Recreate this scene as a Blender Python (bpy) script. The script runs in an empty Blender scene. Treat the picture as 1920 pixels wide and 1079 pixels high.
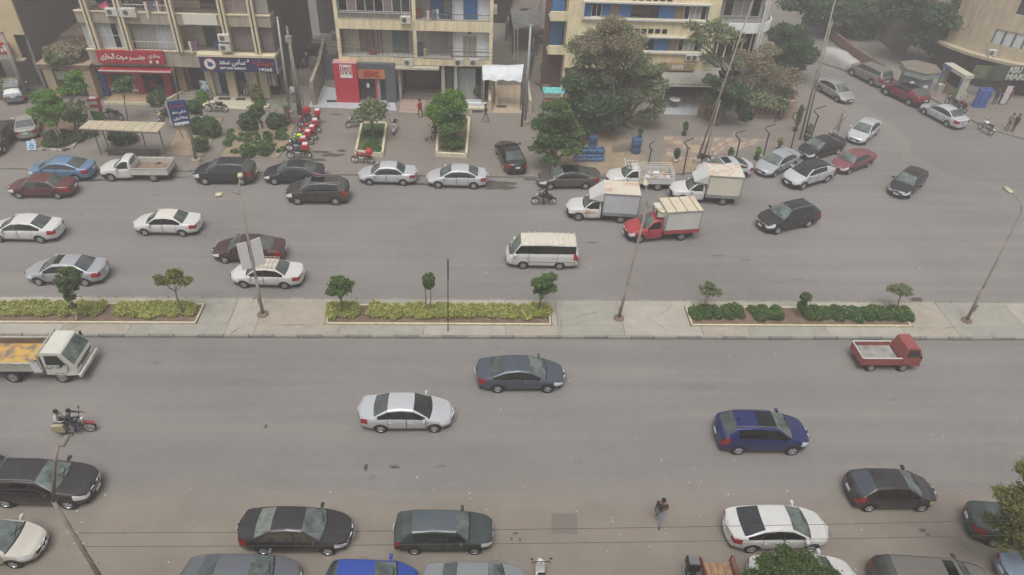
import bpy, math, random
import numpy as np
from mathutils import Vector, Matrix
random.seed(7)
RNG = np.random.default_rng(7)
sc = bpy.context.scene
col = sc.collection
R = math.radians

# ------------------------------------------------------------------ camera, sky, sun, exposure
CAM_F, CAM_PITCH, CAM_ROLL, CAM_YAW, CAM_H = 1326.77, 0.670897718, 0.0508282125, -0.0700517475, 27.428
def cam_axes():
    cp, sp = math.cos(CAM_PITCH), math.sin(CAM_PITCH)
    Z = Matrix.Rotation(CAM_YAW, 3, 'Z')
    fw, rt, up = Z @ Vector((0, cp, -sp)), Z @ Vector((1, 0, 0)), Z @ Vector((0, sp, cp))
    c, s = math.cos(CAM_ROLL), math.sin(CAM_ROLL)
    return c*rt + s*up, -s*rt + c*up, fw
C_R, C_U, C_F = cam_axes()
cam_d = bpy.data.cameras.new('camera')
cam = bpy.data.objects.new('camera', cam_d)
col.objects.link(cam)
cam_d.sensor_width = 36
cam_d.lens = CAM_F/1920*36
cam_d.clip_end = 2000
cam.matrix_world = Matrix(((C_R.x, C_U.x, -C_F.x, 0), (C_R.y, C_U.y, -C_F.y, 0), (C_R.z, C_U.z, -C_F.z, CAM_H), (0, 0, 0, 1)))
sc.camera = cam

SUN_EL, SUN_AZ = R(68), R(195)
world = bpy.data.worlds.new('World')
sc.world = world
world.use_nodes = True
nt = world.node_tree
bg = nt.nodes['Background']
sky = nt.nodes.new('ShaderNodeTexSky')
sky.sky_type = 'NISHITA'
sky.sun_disc = False
sky.sun_elevation = SUN_EL
sky.sun_rotation = SUN_AZ
sky.dust_density = 4.0
sky.air_density = 1.0
hsv = nt.nodes.new('ShaderNodeHueSaturation')
hsv.inputs['Saturation'].default_value = 0.22
nt.links.new(sky.outputs[0], hsv.inputs['Color'])
nt.links.new(hsv.outputs[0], bg.inputs[0])
bg.inputs[1].default_value = 0.095
sun_d = bpy.data.lights.new('sun', 'SUN')
sun = bpy.data.objects.new('sun', sun_d)
col.objects.link(sun)
sun_d.energy = 1.5
sun_d.angle = R(34)
sun_d.color = (1.0, 0.975, 0.94)
sdir = Vector((math.sin(SUN_AZ)*math.cos(SUN_EL), math.cos(SUN_AZ)*math.cos(SUN_EL), math.sin(SUN_EL)))
sun.rotation_euler = sdir.to_track_quat('Z', 'Y').to_euler()
sun.location = (0, 0, 80)
sc.view_settings.view_transform = 'Standard'
sc.view_settings.look = 'None'
sc.view_settings.exposure = 0.53
sc.view_settings.gamma = 1
sc.cycles.max_bounces = 6
sc.cycles.volume_bounces = 1
sc.cycles.use_denoising = True

# ------------------------------------------------------------------ survey: where things stand on the ground
def ray(x, y):
    return C_F + C_R*((x-960)/CAM_F) - C_U*((y-539.5)/CAM_F)
def G(x, y, z=0.0):
    d = ray(x, y); t = (z-CAM_H)/d.z
    return Vector((d.x*t, d.y*t, z))
def F(x, y, Y):                       # point of the vertical plane at distance Y
    d = ray(x, y); t = Y/d.y
    return Vector((d.x*t, Y, CAM_H+d.z*t))

# ------------------------------------------------------------------ materials
def lin(c):
    return tuple((v/255/12.92 if v/255 <= 0.04045 else ((v/255+0.055)/1.055)**2.4) for v in c) + (1.0,)
_M = {}
def M(name, rgb, rough=0.7, metal=0.0, var=0.12, scale=3.0, rgb2=None, cut=None, coat=0.0, bump=0.0, detail=5, stretch=None, spec=None):
    """a plain material whose colour wanders a little (dirt, wear); rgb are sRGB 0-255 of the thing's own colour"""
    if name in _M: return _M[name]
    m = bpy.data.materials.new(name); m.use_nodes = True
    n, l = m.node_tree.nodes, m.node_tree.links
    b = n['Principled BSDF']
    b.inputs['Roughness'].default_value = rough
    b.inputs['Metallic'].default_value = metal
    if coat: b.inputs['Coat Weight'].default_value = coat; b.inputs['Coat Roughness'].default_value = 0.08
    if spec is not None: b.inputs['Specular IOR Level'].default_value = spec
    c = lin(rgb)
    if var == 0 and rgb2 is None:
        b.inputs['Base Color'].default_value = c
    else:
        tc = n.new('ShaderNodeTexCoord'); mp = n.new('ShaderNodeMapping')
        l.new(tc.outputs['Object'], mp.inputs[0])
        oi = n.new('ShaderNodeObjectInfo'); ml = n.new('ShaderNodeMath'); ml.operation = 'MULTIPLY'; ml.inputs[1].default_value = 37.0
        l.new(oi.outputs['Random'], ml.inputs[0]); l.new(ml.outputs[0], mp.inputs['Location'])
        if stretch: mp.inputs['Scale'].default_value = stretch
        ns = n.new('ShaderNodeTexNoise'); ns.inputs['Scale'].default_value = scale; ns.inputs['Detail'].default_value = detail
        ns.inputs['Roughness'].default_value = 0.65
        l.new(mp.outputs[0], ns.inputs['Vector'])
        cr = n.new('ShaderNodeValToRGB')
        l.new(ns.outputs[0], cr.inputs[0])
        if rgb2 is None:
            lo = tuple(max(0, v*(1-var*1.6)) for v in c[:3]) + (1,); hi = tuple(min(1, v*(1+var)) for v in c[:3]) + (1,)
            cr.color_ramp.elements[0].position = 0.3; cr.color_ramp.elements[1].position = 0.7
        else:
            lo, hi = lin(rgb2), c
            a = cut if cut is not None else 0.45
            cr.color_ramp.elements[0].position = a-0.05; cr.color_ramp.elements[1].position = a+0.07
        cr.color_ramp.elements[0].color = lo; cr.color_ramp.elements[1].color = hi
        l.new(cr.outputs[0], b.inputs['Base Color'])
        if bump:
            bp = n.new('ShaderNodeBump'); bp.inputs['Strength'].default_value = bump; bp.inputs['Distance'].default_value = 0.03
            l.new(ns.outputs[0], bp.inputs['Height']); l.new(bp.outputs[0], b.inputs['Normal'])
    _M[name] = m
    return m
def paint(name, rgb, metal=0.0, rough=0.32, dust=0.25):
    """car paint with a film of dust on what faces up"""
    if name in _M: return _M[name]
    m = bpy.data.materials.new(name); m.use_nodes = True
    n, l = m.node_tree.nodes, m.node_tree.links
    b = n['Principled BSDF']
    b.inputs['Metallic'].default_value = metal
    b.inputs['Roughness'].default_value = rough
    b.inputs['Coat Weight'].default_value = 0.6
    b.inputs['Coat Roughness'].default_value = 0.12
    tc = n.new('ShaderNodeTexCoord')
    ns = n.new('ShaderNodeTexNoise'); ns.inputs['Scale'].default_value = 2.2; ns.inputs['Detail'].default_value = 6
    l.new(tc.outputs['Object'], ns.inputs['Vector'])
    mr = n.new('ShaderNodeMapRange'); mr.inputs[1].default_value = 0.3; mr.inputs[2].default_value = 0.75
    mr.inputs[3].default_value = dust*0.15; mr.inputs[4].default_value = dust*0.7
    l.new(ns.outputs[0], mr.inputs[0])
    mx = n.new('ShaderNodeMix'); mx.data_type = 'RGBA'
    mx.inputs[6].default_value = lin(rgb); mx.inputs[7].default_value = lin((128, 120, 110))
    l.new(mr.outputs[0], mx.inputs[0]); l.new(mx.outputs[2], b.inputs['Base Color'])
    mr2 = n.new('ShaderNodeMapRange'); mr2.inputs[3].default_value = rough; mr2.inputs[4].default_value = rough+0.25
    l.new(ns.outputs[0], mr2.inputs[0]); l.new(mr2.outputs[0], b.inputs['Roughness'])
    _M[name] = m
    return m
BLK = M('black_trim', (24, 24, 26), 0.5, var=0.2)
SEAM = M('panel_gap', (12, 12, 13), 0.8, var=0)
UNDER = M('underbody', (14, 14, 15), 0.9, var=0)
RUB = M('tyre_rubber', (34, 33, 33), 0.85, var=0.2)
RIM = M('alloy_rim', (196, 198, 202), 0.35, metal=0.6, var=0.1)
RIMD = M('rim_backing', (30, 30, 32), 0.6, var=0.1)
HUBC = M('steel_hubcap', (150, 148, 144), 0.5, metal=0.3, var=0.15)
GLS = M('car_glass', (30, 36, 38), 0.04, var=0.1, spec=0.9)
GLD = M('tinted_glass', (14, 15, 18), 0.05, var=0.1, spec=0.7)
GLG = M('reflection_tinted_windscreen', (96, 107, 103), 0.05, var=0.45, scale=1.8, spec=0.9)  # base colour lightened for reflected sky and the cabin behind
GLR = M('reflection_tinted_rear_glass', (76, 83, 83), 0.06, var=0.35, scale=1.5, spec=0.9)  # pale base colour carries the sky's reflection and the cabin inside
LMP = M('headlight_glass', (214, 217, 222), 0.12, var=0.1, spec=0.8)
LMPY = M('yellowed_headlight', (190, 190, 120), 0.15, var=0.1)
TLR = M('taillight_red', (150, 22, 30), 0.2, var=0.15)
CHR = M('chrome', (190, 192, 196), 0.2, metal=0.9, var=0.05)
PLT = M('number_plate', (205, 210, 214), 0.4, var=0.08, scale=20)
MET = M('galvanised_steel', (150, 154, 155), 0.5, metal=0.4, var=0.12)
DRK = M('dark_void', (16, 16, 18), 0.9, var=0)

# ------------------------------------------------------------------ mesh helpers
class MB:
    def __init__(s): s.v = []; s.f = []; s.m = []
    def add(s, v, f, m=0):
        o = len(s.v); s.v += [tuple(p) for p in v]
        s.f += [tuple(i+o for i in q) for q in f]; s.m += [m]*len(f)
        return s
    def box(s, x0, x1, y0, y1, z0, z1, m=0):
        return s.add([(x0,y0,z0),(x1,y0,z0),(x1,y1,z0),(x0,y1,z0),(x0,y0,z1),(x1,y0,z1),(x1,y1,z1),(x0,y1,z1)],
            [(0,3,2,1),(4,5,6,7),(0,1,5,4),(1,2,6,5),(2,3,7,6),(3,0,4,7)], m)
    def cbox(s, c, d, m=0, rz=0, ch=0.0):
        """box about a centre, chamfered top edges if ch"""
        hx, hy, hz = d[0]/2, d[1]/2, d[2]/2
        if ch:
            P = []
            for z, k in ((-hz, 0), (hz-ch, 0), (hz, ch)):
                P += [(-hx+k,-hy+k,z),(hx-k,-hy+k,z),(hx-k,hy-k,z),(-hx+k,hy-k,z)]
            fs = [(3,2,1,0),(8,9,10,11)]
            for a in (0,4): fs += [(a+i, a+(i+1)%4, a+4+(i+1)%4, a+4+i) for i in range(4)]
        else:
            P = [(-hx,-hy,-hz),(hx,-hy,-hz),(hx,hy,-hz),(-hx,hy,-hz),(-hx,-hy,hz),(hx,-hy,hz),(hx,hy,hz),(-hx,hy,hz)]
            fs = [(0,3,2,1),(4,5,6,7),(0,1,5,4),(1,2,6,5),(2,3,7,6),(3,0,4,7)]
        cz, sz = math.cos(rz), math.sin(rz)
        return s.add([(c[0]+x*cz-y*sz, c[1]+x*sz+y*cz, c[2]+z) for x,y,z in P], fs, m)
    def tube(s, pts, rad, seg=8, m=0, cap=True):
        pts = [Vector(p) for p in pts]
        rad = rad if isinstance(rad, (list, tuple)) else [rad]*len(pts)
        vs = []; fs = []
        up = None
        for i, p in enumerate(pts):
            d = (pts[min(i+1, len(pts)-1)] - pts[max(i-1, 0)]).normalized()
            if up is None: up = Vector((0,0,1)) if abs(d.z) < .9 else Vector((1,0,0))
            a = d.cross(up).normalized(); b = a.cross(d).normalized(); up = b
            for k in range(seg):
                t = 2*math.pi*k/seg
                vs.append(p + (a*math.cos(t)+b*math.sin(t))*rad[i])
        for i in range(len(pts)-1):
            for k in range(seg):
                fs.append((i*seg+k, i*seg+(k+1)%seg, (i+1)*seg+(k+1)%seg, (i+1)*seg+k))
        if cap:
            fs.append(tuple(range(seg))[::-1]); fs.append(tuple((len(pts)-1)*seg+k for k in range(seg)))
        return s.add(vs, fs, m)
    def lathe(s, prof, axis='z', seg=16, m=0, c=(0,0,0), cap=True):
        vs = []; fs = []
        for r, h in prof:
            for k in range(seg):
                t = 2*math.pi*k/seg; a, b = r*math.cos(t), r*math.sin(t)
                q = {'z': (a,b,h), 'y': (a,h,b), 'x': (h,a,b)}[axis]
                vs.append((q[0]+c[0], q[1]+c[1], q[2]+c[2]))
        for i in range(len(prof)-1):
            for k in range(seg):
                fs.append((i*seg+k, i*seg+(k+1)%seg, (i+1)*seg+(k+1)%seg, (i+1)*seg+k))
        if cap: fs.append(tuple(range(seg))[::-1]); fs.append(tuple((len(prof)-1)*seg+k for k in range(seg)))
        return s.add(vs, fs, m)
    def prism(s, poly, z0, z1, m=0):
        n = len(poly)
        a = sum(poly[i][0]*poly[(i+1)%n][1]-poly[(i+1)%n][0]*poly[i][1] for i in range(n))
        if a < 0: poly = poly[::-1]
        vs = [(p[0],p[1],z0) for p in poly] + [(p[0],p[1],z1) for p in poly]
        fs = [tuple(range(n))[::-1], tuple(range(n, 2*n))] + [(i,(i+1)%n,n+(i+1)%n,n+i) for i in range(n)]
        return s.add(vs, fs, m)
    def xprism(s, poly, x0, x1, m=0):          # polygon in (y,z), extruded along x
        n = len(poly)
        vs = [(x0,p[0],p[1]) for p in poly] + [(x1,p[0],p[1]) for p in poly]
        return s.add(vs, [tuple(range(n))[::-1], tuple(range(n,2*n))] + [(i,(i+1)%n,n+(i+1)%n,n+i) for i in range(n)], m)
    def yprism(s, poly, y0, y1, m=0):          # polygon in (x,z), extruded along y
        n = len(poly)
        vs = [(p[0],y0,p[1]) for p in poly] + [(p[0],y1,p[1]) for p in poly]
        return s.add(vs, [tuple(range(n)), tuple(range(n,2*n))[::-1]] + [(i,n+i,n+(i+1)%n,(i+1)%n) for i in range(n)], m)
    def mesh(s, name, mats, smooth=False):
        me = bpy.data.meshes.new(name)
        me.from_pydata(s.v, [], s.f)
        for m in (mats if isinstance(mats, (list, tuple)) else [mats]): me.materials.append(m)
        if any(s.m): me.polygons.foreach_set('material_index', s.m)
        if smooth: me.polygons.foreach_set('use_smooth', [True]*len(s.f))
        me.update()
        return me
    def build(s, name, mats, parent=None, smooth=False, **kw):
        return link(name, s.mesh(name, mats, smooth), parent, **kw)
WORLD = set()      # things whose parts are written in site coordinates
def wthing(name, label, cat, base, group=None):
    o = thing(name, label, cat, base, 0, group); WORLD.add(o.name); return o
def link(name, me, parent=None, loc=None, rz=None, label=None, cat=None, group=None, kind=None):
    o = bpy.data.objects.new(name, me); col.objects.link(o)
    if parent: o.parent = parent
    if loc is not None: o.location = loc
    elif parent and parent.name in WORLD: o.location = -parent.location
    if rz is not None: o.rotation_euler.z = rz
    if label: o['label'] = label
    if cat: o['category'] = cat
    if group: o['group'] = group
    if kind: o['kind'] = kind
    return o
def thing(name, label, cat, loc=(0,0,0), rz=0, group=None):
    return link(name, None, None, loc, rz, label, cat, group)
def box(name, mat, parent, x0, x1, y0, y1, z0, z1, **kw):
    return MB().box(x0, x1, y0, y1, z0, z1).build(name, mat, parent, **kw)
def struct(name, mb, mat, **kw):
    return mb.build(name, mat, kind='structure', **kw)
def copy_tree(o, parent=None):
    kids = [c for c in o.children]
    c = o.copy(); col.objects.link(c)
    if parent: c.parent = parent
    for k in kids: copy_tree(k, c)
    return c

# ------------------------------------------------------------------ lettering
TEXTFIT = {}
def text(s, size, mat, parent, loc, rot=(R(90),0,0), name='lettering', depth=0.02, bold=0.0, sx=1.0, align='CENTER', fit=None):
    cu = bpy.data.curves.new(name, 'FONT'); cu.body = s; cu.size = size; cu.align_x = align
    cu.extrude = depth; cu.offset = bold; cu.resolution_u = 2
    cu.materials.append(mat)
    cu.size = size
    o = bpy.data.objects.new(name, cu); col.objects.link(o)
    o.parent = parent; o.location = loc; o.rotation_euler = rot; o.scale = (sx, 1, 1)
    if fit: TEXTFIT[o.name] = fit          # (width, height) in metres, centred on loc
    return o
# Arabic letters in the shapes they take inside a word, written right to left as they are set
_AR = {'ا':('ﺍ','ﺎ',None,None),'أ':('ﺃ','ﺄ',None,None),'د':('ﺩ','ﺪ',None,None),'ر':('ﺭ','ﺮ',None,None),'و':('ﻭ','ﻮ',None,None),
 'ب':('ﺏ','ﺐ','ﺑ','ﺒ'),'ت':('ﺕ','ﺖ','ﺗ','ﺘ'),'ح':('ﺡ','ﺢ','ﺣ','ﺤ'),'خ':('ﺥ','ﺦ','ﺧ','ﺨ'),'ض':('ﺽ','ﺾ','ﺿ','ﻀ'),'س':('ﺱ','ﺲ','ﺳ','ﺴ'),
 'ع':('ﻉ','ﻊ','ﻋ','ﻌ'),'ل':('ﻝ','ﻞ','ﻟ','ﻠ'),'م':('ﻡ','ﻢ','ﻣ','ﻤ'),'ى':('ﻯ','ﻰ','ﻯ','ﻰ'),'ي':('ﻱ','ﻲ','ﻳ','ﻴ'),'ص':('ﺹ','ﺺ','ﺻ','ﺼ'),'ة':('ﺓ','ﺔ',None,None),
 'ه':('ﻩ','ﻪ','ﻫ','ﻬ'),'ن':('ﻥ','ﻦ','ﻧ','ﻨ'),'ـ':('ـ','ـ','ـ','ـ')}
def ar(s):
    out = []
    for w in s.split(' '):
        r = []
        for i, c in enumerate(w):
            if c not in _AR: r.append(c); continue
            pj = i > 0 and w[i-1] in _AR and _AR[w[i-1]][2] is not None
            nj = i < len(w)-1 and w[i+1] in _AR and _AR[c][2] is not None
            r.append(_AR[c][3 if pj and nj else 1 if pj else 2 if nj else 0])
        out.append(''.join(r[::-1]))
    return ' '.join(out[::-1])
HAZE = True
# ------------------------------------------------------------------ wheels
def interp(keys, x):
    if x <= keys[0][0]: return keys[0][1]
    for (a, u), (b, v) in zip(keys, keys[1:]):
        if x <= b: return u + (v-u)*(x-a)/(b-a) if b > a else v
    return keys[-1][1]
_wheel = {}
def wheel_meshes(style):
    if style in _wheel: return _wheel[style]
    t = MB().lathe([(0.19,-.10),(0.275,-.108),(0.312,-.085),(0.32,-.03),(0.32,.03),(0.312,.085),(0.275,.108),(0.19,.10)], 'y', 24, cap=False).mesh('tyre', RUB, True)
    r = MB()
    r.lathe([(0.005,-.055),(0.205,-.055),(0.205,.05),(0.005,.05)], 'y', 20, 1)
    r.lathe([(0.205,-.085),(0.222,-.103),(0.205,-.1),(0.19,-.07)], 'y', 20, 0, cap=False)
    ns = {'five':5, 'six':6, 'ten':10}.get(style, 0)
    if ns:
        for k in range(ns):
            a = 2*math.pi*k/ns; w = .032 if ns < 8 else .018
            u, n = Vector((math.cos(a),0,math.sin(a))), Vector((-math.sin(a),0,math.cos(a)))
            P = []
            for y in (-.09,-.05):
                for d, ww in ((.03,w*1.3),(.2,w)):
                    P += [u*d-n*ww+Vector((0,y,0)), u*d+n*ww+Vector((0,y,0))]
            r.add(P, [(0,2,3,1),(4,5,7,6),(0,4,6,2),(1,3,7,5),(0,1,5,4),(2,6,7,3)], 0)
        r.lathe([(0.005,-.095),(0.045,-.092),(0.05,-.05)], 'y', 10, 0)
    else:
        r.lathe([(0.005,-.082),(0.07,-.095),(0.12,-.075),(0.2,-.085),(0.205,-.05)], 'y', 20, 2)
        for k in range(8):
            a = 2*math.pi*k/8
            r.cbox((.155*math.cos(a), -.08, .155*math.sin(a)), (.03,.02,.03), 1)
    _wheel[style] = (t, r.mesh('rim', [RIM, RIMD, HUBC]))
    return _wheel[style]
def add_wheels(root, wb, track, rad, style, x0=0.0, double_rear=False, rears=True):
    t, r = wheel_meshes(style)
    k = rad/0.32
    for x in ((-wb/2, wb/2) if rears else (wb/2,)):
        for s in (-1, 1):
            w = link('wheel', t, root); w.location = (x0+x, s*track/2, rad)
            w.scale = (k, 1.0 if k < 1.2 else 1.2, k)
            if s > 0: w.rotation_euler.z = math.pi
            link('rim', r, w)

# ------------------------------------------------------------------ car bodies: lofted shells cut into panels
SPECS = dict(
 sedan=dict(L=4.5, W=1.76, H=1.45, wb=2.62, fo=.88, R=.315, hood=1.02, ws=.80, roofb=-.98, deck=-1.70, zn=.60, zh=.76, zc=.96, zd=1.05, zb=.94, bf=.80, belt=.90),
 old_sedan=dict(L=4.3, W=1.68, H=1.39, wb=2.45, fo=.84, R=.29, hood=.98, ws=.62, roofb=-.82, deck=-1.42, zn=.62, zh=.78, zc=.92, zd=.98, zb=.9, belt=.86),
 coupe_sedan=dict(L=4.6, W=1.8, H=1.42, wb=2.7, fo=.9, R=.325, hood=.96, ws=.86, roofb=-.92, deck=-1.80, zn=.6, zh=.76, zc=.95, zd=1.06, zb=.96, belt=.91),
 hatch=dict(L=4.0, W=1.70, H=1.47, wb=2.45, fo=.80, R=.3, hood=.84, ws=.80, roofb=-1.18, deck=-1.80, rw=.9, bow=.85, tumble=.45, zn=.58, zh=.74, zc=.96, zd=1.0, zb=.78, belt=.92),
 box_hatch=dict(L=4.0, W=1.62, H=1.40, wb=2.46, fo=.74, R=.285, hood=.98, ws=.5, roofb=-1.38, deck=-1.86, rw=.95, bow=.3, zn=.66, zh=.82, zc=.92, zd=.95, zb=.78, belt=.86),
 suv=dict(L=4.5, W=1.86, H=1.68, wb=2.67, fo=.88, R=.35, hood=.98, ws=.85, roofb=-1.62, deck=-2.13, tumble=.46, rw=.92, bow=.75, zn=.74, zh=.95, zc=1.13, zd=1.16, zb=.9, belt=1.05),
 big_suv=dict(L=4.8, W=1.9, H=1.78, wb=2.8, fo=.9, R=.37, hood=1.02, ws=.66, roofb=-2.08, deck=-2.4, rw=.96, bow=.5, zn=.82, zh=1.03, zc=1.17, zd=1.2, zb=.95, belt=1.1),
 coupe_suv=dict(L=4.6, W=1.86, H=1.60, wb=2.67, fo=.9, R=.36, hood=.95, ws=.8, roofb=-1.1, deck=-2.12, rw=.93, bow=.8, zn=.72, zh=.92, zc=1.1, zd=1.16, zb=.9, belt=1.06),
 minibus=dict(L=4.65, W=1.7, H=1.96, wb=2.35, fo=1.1, R=.31, hood=.22, ws=.66, roofb=-2.2, deck=-2.33, rw=.97, bow=.35, zn=.78, zh=1.02, zc=1.12, zd=1.16, zb=1.0, belt=1.14, tumble=.16),
 pickup=dict(L=5.1, W=1.74, H=1.68, wb=3.0, fo=.84, R=.345, hood=1.12, ws=.62, zn=.76, zh=.95, zc=1.08, belt=1.0, cab=-.02, tumble=.3),
)
def heading(gr, gf, track, W):
    """from the near-side tyres' contact points to the car's centre and heading"""
    d = (gf-gr); d.z = 0; u = d.normalized()
    n = Vector((-u.y, u.x, 0))
    mid = (gf+gr)/2
    if n.dot(Vector((-mid.x, -mid.y, 0))) < 0: n = -n
    c = mid - n*(track/2)
    return c, math.atan2(u.y, u.x), d.length
def car_body(root, S, pm, glass, ws_glass, opts):
    wb, fo, Rw, H = S['wb'], S['fo'], S['R'], S['H']
    L, W = S['L'], S['W']/2
    xf = wb/2+fo; truck = 'cab' in S
    xr = S['cab'] if truck else xf-L
    hood_x = xf-S['hood']; rf = hood_x-S['ws']
    tm = S.get('tumble', .40)
    if truck:
        rb, dk = xr+.06, xr+.0
        T = [(xr, H-.04), (xr+.06, H-.02), (rf-.3, H), (rf, H-.05), (hood_x, S['zc']), (xf-.35, S['zh']), (xf-.08, (S['zh']+S['zn'])/2+.02), (xf, S['zn'])]
        B = [(xr, S['belt']+.03), (hood_x, S['belt']), (xf-.3, S['zh']-.06), (xf, S['zn']-.03)]
        Wk = [(xr, W), (0, W), (xf-.6, W*.985), (xf-.2, W*.93), (xf, W*.8)]
    else:
        rb, dk = S['roofb'], S['deck']
        T = [(xr, S['zb']), (xr+.06, S['zd']-.02), (dk, S['zd']), (rb, H-.06), ((rb+rf)/2, H), (rf, H-.06), (hood_x, S['zc']), (xf-.35, S['zh']), (xf-.08, (S['zh']+S['zn'])/2+.02), (xf, S['zn'])]
        if dk-xr < .1: T = [(xr, S['zd']-.02), (xr+.03, S['zd'])] + T[3:]; T.insert(1, (dk+.001, S['zd']+.02)); T.sort()
        bu = .12 if opts.get('tail') and opts.get('kind') != 'box_hatch' else .05
        B = [(xr, S['zb']-.05), (xr+.15, S['belt']+bu), (dk, S['belt']+bu), (hood_x, S['belt']), (xf-.3, S['zh']-.06), (xf, S['zn']-.03)]
        rwf = S.get('rw', .84)
        Wk = [(xr, W*rwf), (xr+.22, W*max(.93, rwf)), (xr+.7, W), (0, W), (xf-.75, W*.985), (xf-.25, W*.9), (xf-.08, W*.8), (xf, W*.66)]
    bow = S.get('bow', 1.0)
    CB = [(xr, -.16*bow if not truck else 0), (dk, -.10*bow if not truck else 0), (rb, -.07*bow if not truck else 0), (0, 0), (rf, .07*bow), (hood_x, .16*bow), (xf-.5, .16*bow), (xf, .24*bow)]
    zbk = [(xr, .30), (xr+.5, .22), (xf-.5, .22), (xf, .26)]
    lift = S.get('lift', .04 if 'suv' not in opts.get('kind','') else .07)
    def smooth(K, x, s): return sum(interp(K, x+k*s)*w for k, w in ((-1,.25),(0,.5),(1,.25)))
    # door lines
    if truck: doors = [(xr+.12, hood_x-.12)]
    elif opts.get('doors', 4) == 2: doors = [(-.45, hood_x-.1)]
    elif opts.get('kind') == 'minibus': doors = [(hood_x-1.15, hood_x-.18), (-1.0, hood_x-1.25)]
    else: doors = [(-.02, hood_x-.12), (-.98, -.05)]
    marks = [rb+.03, rf-.03, hood_x-.02, hood_x+.04, xf-.28, xf-.12, xf-.04]
    if not truck: marks += [dk+.04, dk-.05, xr+.05, xr+.2, xr+.34]
    for a, b in doors: marks += [a-.011, a+.011, b-.011, b+.011]
    if 'sunroof' in opts: marks += list(opts['sunroof'])
    pill = opts.get('pillars')
    if pill is None:
        pill = [] if truck else [((doors[0][0]+doors[-1][1])/2 if len(doors) > 1 else -.3)]
    for p in pill: marks += [p-.035, p+.035]
    xs = set(round(m, 4) for m in marks if xr < m < xf)
    n = int((xf-xr)/.085)
    for i in range(n+1):
        x = round(xr+(xf-xr)*i/n, 4)
        if all(abs(x-m) > .035 for m in xs): xs.add(x)
    xs.add(round(xr, 4)); xs.add(round(xf, 4))
    xs = sorted(xs)
    VT = []                    # half section -> rows
    for x in xs:
        w = smooth(Wk, x, .06); t = smooth(T, x, .035); b = min(interp(B, x), t-.015); zb = interp(zbk, x)+lift
        h = max(t-b, 0.0)
        y4 = w*.955; y5 = max(y4 - tm*h - .03, .2); z5 = b + h*.87 - .004
        y6 = y5-.05-.03*min(h, .3); z6 = t-.022
        P = [(w*.86, zb), (w*.955, zb+.05), (w*.985, zb+.16), (w, zb+.3*(b-zb)+.05), (w, zb+.55*(b-zb)), (w*.995, zb+.78*(b-zb)), (w*.985, b-.05), (y4, b)]
        for k in (.1, .5, .9): P.append((y4+(y5-y4)*k + .012*math.sin(k*math.pi)*min(h*2, 1), b+(z5-b)*k))
        P.append((y5, z5)); P.append((y6, z6))
        for k in (.16, .45, .75, 1.0):
            P.append((y6*(1-k), z6+(t+.012*min(h*3, 1)-z6)*(1-(1-k)**2)))
        VT.append(P)
    NR = len(VT[0])            # 17 rows; 16 = centre line
    verts = []
    def vid(i, j, s): return None
    idx = {}
    for i, x in enumerate(xs):
        cb = interp(CB, x)
        for j, (y, z) in enumerate(VT[i]):
            for s in ((1, -1) if j < NR-1 else (1,)):
                yy = y*s; xx = x-cb*(y/W)**2
                # wheel arches
                if j <= 7:
                    for wx in (wb/2, -wb/2):
                        if truck and wx < 0: continue
                        dx, dz = xx-wx, z-Rw; dd = math.hypot(dx, dz); Ra = Rw+.055
                        if dd < Ra and j <= 6:
                            idx[('in', i, j, s)] = True
                            if dd < 1e-6: dx, dz, dd = 0, 1, 1
                            if z < Rw*.95 and abs(dx) > 1e-6:
                                xx = wx+math.copysign(math.sqrt(max(Ra*Ra-dz*dz, 0)), dx)
                            else: xx = wx+dx*Ra/dd; z = Rw+dz*Ra/dd
                idx[(i, j, s)] = len(verts); verts.append((xx, yy, z))
        idx[(i, NR-1, -1)] = idx[(i, NR-1, 1)]
    parts = {}
    def put(key, face): parts.setdefault(key, []).append(face)
    trimlow = opts.get('trimlow', False)
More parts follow.
